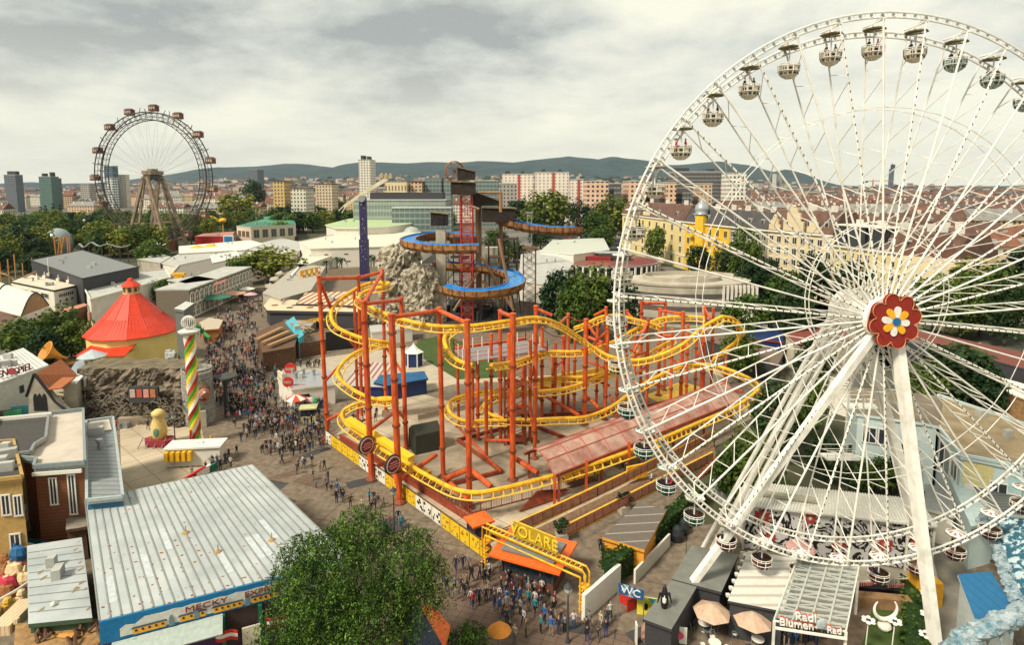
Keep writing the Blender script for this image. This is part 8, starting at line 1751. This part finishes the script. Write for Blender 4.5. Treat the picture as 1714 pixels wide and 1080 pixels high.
# ================================================================== PEOPLE
def body_mesh(pose,seed):
    """one continuous skinned figure 1.75 m tall, origin at the feet, facing -Y"""
    V,E,R = [],[],[]
    def v(x,y,z,r,p=None):
        V.append((x,y,z)); R.append(r); i = len(V)-1
        if p is not None: E.append((p,i))
        return i
    s = {'stand': 0,'walk': .17,'stride': -.2}.get(pose,0); sit = pose == 'sit'
    dz = -.42 if sit else 0
    pel = v(0,0,.95+dz,(.15,.105)); wa = v(0,0,1.10+dz,(.135,.095),pel); ch = v(0,.0,1.33+dz,(.165,.105),wa); nk = v(0,.01,1.47+dz,(.06,.06),ch); hb = v(0,-.01,1.555+dz,(.072,.085),nk); hd = v(0,-.01,1.66+dz,(.078,.092),hb); v(0,0,1.725+dz,(.05,.06),hd)
    for sg in (-1,1):
        hp = v(sg*.09,0,.88+dz,(.085,.09),pel); f = s*sg
        if sit: kn = v(sg*.12,-.42,.50,(.062,.062),hp); an = v(sg*.12,-.44,.10,(.042,.042),kn); v(sg*.12,-.58,.04,(.04,.03),an)
        else: kn = v(sg*.10,-f*.45-.03*abs(s)*3,.50,(.062,.062),hp); an = v(sg*.10,-f*1.0+(.10 if f < 0 else 0),.09+(.06 if f < 0 else 0),(.042,.045),kn); v(sg*.11,-f*1.0-.14+(.10 if f < 0 else 0),.035+(.03 if f < 0 else 0),(.04,.03),an)
        sh = v(sg*.19,0,1.40+dz,(.058,.06),ch); bend = .25 if seed % 3 == 0 else .06; el = v(sg*.25,f*.35+.03,1.13+dz,(.045,.045),sh); wr = v(sg*.24,f*.7-bend if not sit else -.25,.90+bend*.6+dz if not sit else .62,(.032,.032),el); v(sg*.235,f*.78-bend-.02 if not sit else -.33,.80+bend*.5+dz if not sit else .60,(.026,.04),wr)
    me = bpy.data.meshes.new('figure'); me.from_pydata(V,E,[]); o = bpy.data.objects.new('figure_tmp',me); COL.objects.link(o)
    m = o.modifiers.new('s','SKIN'); m.use_smooth_shade = True; m.branch_smoothing = .3
    for i,sv in enumerate(me.skin_vertices[0].data): sv.radius = R[i] if isinstance(R[i],tuple) else (R[i],R[i]); sv.use_root = i == 0
    ss = o.modifiers.new('u','SUBSURF'); ss.levels = 1; ss.render_levels = 1
    dg = bpy.context.evaluated_depsgraph_get(); out = bpy.data.meshes.new_from_object(o.evaluated_get(dg)); bpy.data.objects.remove(o)
    out.materials.clear()
    for k in range(5): out.materials.append(black)
    for p in out.polygons:
        c = p.center; z = c.z-dz; 
        if not sit and c.z < .085 or sit and c.z < .085: k = 0
        elif (z < .93 and abs(c.x) < .19 and not sit) or (sit and (c.z < .56 and c.y > -.7)): k = 1
        elif z < 1.475: k = 2
        else: k = 3
        if abs(c.x) > .2 and ((z < .87 and not sit) or (sit and c.y < -.27 and c.z > .55)): k = 3
        if z > 1.615 and (c.y > -.055 or z > 1.70): k = 4
        p.material_index = k; p.use_smooth = True
    return out
POSES = {p: body_mesh(p,i) for i,p in enumerate(('stand','walk','stride','sit'))}; POSES['stand2'] = body_mesh('stand',0)
cl = lambda n,c: mat('cloth_'+n.replace(' ','_'),c,.85,var=.12,scale=6)
TOPS = {'black': (.012,.012,.014),'navy': (.015,.02,.05),'charcoal': (.04,.04,.042),'white': (.50,.48,.45),'red': (.45,.025,.025),'grey': (.22,.22,.22),'brown': (.10,.055,.03),'blue': (.03,.11,.30),'beige': (.42,.33,.22),'maroon': (.12,.02,.03),'olive': (.09,.09,.045),'pink': (.55,.22,.25),'teal': (.02,.20,.22),'yellow vest': (.65,.62,.03)}
LEGS = {'jeans': (.035,.055,.12),'black trousers': (.014,.014,.016),'grey trousers': (.11,.105,.10),'beige trousers': (.30,.23,.15)}
HAIR = {'dark': (.02,.013,.009),'brown': (.08,.04,.02),'fair': (.34,.23,.11),'grey': (.3,.29,.27)}
for d_ in (TOPS,LEGS,HAIR):
    for k in list(d_): d_[k] = cl(k,d_[k])
shoe = cl('shoe',(.06,.05,.045)); PM = {}; rp = random.Random(2024)
def person(P,rz,pose,top,leg,hair,label,sc=1.0,z=0,group=None):
    key = (pose,top,leg,hair)
    if key not in PM:
        me = POSES[pose].copy(); me.name = 'person'
        for i,m in enumerate((shoe,LEGS[leg],TOPS[top],skin,HAIR[hair])): me.materials[i] = m
        PM[key] = me
    o = bpy.data.objects.new('person',PM[key]); COL.objects.link(o); o.location = (P[0],P[1],z); o.rotation_euler = (0,0,rz); o.scale = (sc,sc,sc)
    return tag(o,label,'person',group)
def pip(x,y,poly):
    c = False; n = len(poly)
    for i in range(n):
        (x0,y0),(x1,y1) = poly[i],poly[i-1]
        if (y0 > y) != (y1 > y) and x < (x1-x0)*(y-y0)/(y1-y0)+x0: c = not c
    return c
tops_w = ['black']*14+['navy']*8+['charcoal']*8+['white']*4+['red']*2+['grey']*4+['brown']*4+['blue']*2+['beige']*2+['maroon']*2+['olive']*2+['pink','teal']
placed = []
def free(P,dmin):
    return all((P.x-a)**2+(P.y-b)**2 > dmin*dmin for a,b in placed)
def zone(poly,n,where,group,dmin=.6,cluster=.5,stuff=None):
    xs = [p[0] for p in poly]; ys = [p[1] for p in poly]; k = 0; tries = 0; made = []
    while k < n and tries < n*60:
        tries += 1
        if made and rp.random() < cluster:
            b = rp.choice(made); P = Vector((b.x+rp.gauss(0,.8),b.y+rp.gauss(0,.7),0)); x,y = PX(P)
        else: x,y = rp.uniform(min(xs),max(xs)),rp.uniform(min(ys),max(ys)); P = A(x,y)
        if not pip(x,y,poly) or not free(P,dmin): continue
        placed.append((P.x,P.y)); made.append(P); k += 1
        top = rp.choice(tops_w); leg = rp.choice(['jeans','jeans','black trousers','black trousers','grey trousers','beige trousers']); hair = rp.choice(['dark','dark','brown','brown','fair','grey']); pose = rp.choice(['stand','walk','walk','stride','stand2'])
        rz = rp.choice((rp.gauss(0,.5),rp.gauss(math.pi,.5),rp.uniform(0,6.28))); sc = rp.gauss(1.0,.05) if rp.random() > .1 else rp.uniform(.68,.8)
        if stuff is not None: stuff.append((P,rz,pose,top,leg,hair,sc)); continue
        person(P,rz,pose,top,leg,hair,'%s, %s top, %s, %s %s, %s side' % ('person' if sc > .85 else 'child',top,leg,'walking' if pose in ('walk','stride') else 'standing',where,'left' if x < min(xs)*.6+max(xs)*.4 else 'right'),sc,group=group)
zone([(735,955),(800,950),(830,960),(870,975),(930,1000),(930,1030),(840,1035),(760,1010),(735,985)],62,'in the queue before the yellow gate','people queueing before the gate',.5,.75)
zone([(840,1035),(1030,1035),(1040,1078),(850,1078)],24,'on the brick paving at the bottom','people on the brick paving',.6,.6)
zone([(500,800),(540,790),(620,830),(680,880),(740,950),(690,930),(600,860),(530,850)],26,'beside the punched boards','people walking beside the punched boards',.6,.7)
zone([(470,720),(545,745),(545,790),(500,800),(455,770)],42,'near the coaster corner','people near the coaster corner',.55,.75)
zone([(345,780),(400,760),(420,775),(330,800),(310,805)],16,'behind the rusty roofed hall','people behind the rusty roofed hall',.5,.7)
zone([(380,700),(470,700),(480,770),(440,765),(400,740)],36,'on the avenue right of the candy column','people on the avenue by the candy column',.5,.6)
zone([(350,640),(480,640),(560,690),(530,715),(480,720),(380,700)],34,'in the dense part of the avenue','crowd in the middle of the avenue',.5,.5)
zone([(560,690),(640,690),(630,715),(560,712)],9,'on the lane behind the coaster helix','people behind the coaster helix',.6,.5)
zone([(500,612),(535,608),(540,616),(505,620)],14,'in the row waiting behind the kiosk','people waiting behind the kiosk',.5,.6)
for i,(x,y) in enumerate(((1005,925),(1010,932),(1195,750),(1178,750),(1168,752),(1090,812),(1042,800),(1048,806),(1140,800),(248,720),(195,720),(268,724))): person(A(x,y),2.2*i,['walk','stand','stand2'][i % 3],['black','navy','charcoal','black','pink','white','black','charcoal','maroon','charcoal','red','white'][i],'black trousers','dark',['person in black suit walking left on the walkway by the pergola','person in dark suit walking right on the walkway by the pergola','person in charcoal at the ramp end, right one','person in black at the ramp end','person in pink top at the ramp end','person in white top leaning over the lower yellow wall','person in black beside the yellow notice board','person in charcoal beside the yellow notice board','person in maroon near the far end of the walkway','person in charcoal standing beside the sculpted figure','person in red top by the narrow house','person in white top by the low sandy wall'][i],z=.9 if i in (6,7) else 0)
for i in range(26): x,y = rp.uniform(1310,1385),rp.uniform(1066,1082); tp,lg = rp.choice(tops_w),rp.choice(('jeans','black trousers','beige trousers')); person(A(x,y),rp.uniform(0,6),'stand',tp,lg,'brown','person, %s top, %s, crowded under the lettered canopy, %s' % (tp,lg,'left' if x < 1335 else 'middle' if x < 1360 else 'right'),group='people under the lettered canopy')
ST = []
zone([(340,560),(400,500),(440,470),(470,478),(445,520),(430,560),(430,590),(500,645),(480,642),(350,642),(345,600)],520,'','',.42,.45,stuff=ST)
zone([(345,600),(500,640),(560,690),(500,715),(400,705),(350,665)],360,'','',.42,.5,stuff=ST)
zone([(400,700),(560,700),(560,750),(500,775),(440,750)],75,'','',.45,.85,stuff=ST)
mb_v,mb_f,mb_m = [],[],[]; keys = {}; ms = []
for P,rz,pose,top,leg,hair,sc in ST:
    me = POSES[pose]; b = len(mb_v); M = Matrix.Translation(P)@Matrix.Rotation(rz,4,'Z')@Matrix.Scale(sc,4)
    mb_v += [tuple(M@v.co) for v in me.vertices]
    idx = []
    for m in (shoe,LEGS[leg],TOPS[top],skin,HAIR[hair]):
        if m.name not in keys: keys[m.name] = len(ms); ms.append(m)
        idx.append(keys[m.name])
    for p in me.polygons: mb_f.append([b+i for i in p.vertices]); mb_m.append(idx[p.material_index])
me = bpy.data.meshes.new('crowd'); me.from_pydata(mb_v,[],mb_f)
for m in ms: me.materials.append(m)
me.polygons.foreach_set('material_index',mb_m); o = bpy.data.objects.new('distant_crowd',me); COL.objects.link(o); tag(o,'dense far crowd filling the upper end of the avenue','crowd',kind='stuff')
# riders in the gondolas
for deg,g in GPOS:
    if not (20 < deg < 160 or 200 < deg < 330): continue
    if rp.random() < .3: continue
    for k,s in enumerate((-.38,.36)):
        if rp.random() < .2: continue
        c = g.location; side = 'left' if s < 0 else 'right'
        person((c.x+s,c.y),1.57*(-1 if s > 0 else 1),'sit',rp.choice(['black','navy','charcoal','black','brown','red']),'jeans',rp.choice(['dark','brown']),'%s-hand person in the %s' % (side,g['label'].replace(' with octagonal roof','')),.95,z=c.z+.5)
# ------------------------------------------------------------------ the air
def haze():
    mb = MB(); mb.box((0,3400,215),(21000,8100,456)); o = mb.build('haze',[],loc=(0,0,0))
    m = bpy.data.materials.new('haze'); m.use_nodes = True; nt = m.node_tree; nt.nodes.clear(); ou = nt.nodes.new('ShaderNodeOutputMaterial'); v = nt.nodes.new('ShaderNodeVolumePrincipled')
    v.inputs['Color'].default_value = (.62,.78,.95,1); v.inputs['Density'].default_value = 3.2e-5; v.inputs['Anisotropy'].default_value = .2; nt.links.new(v.outputs[0],ou.inputs[1]); o.data.materials.append(m)
    tag(o,'thin pale haze over the city','haze',kind='stuff')
haze()
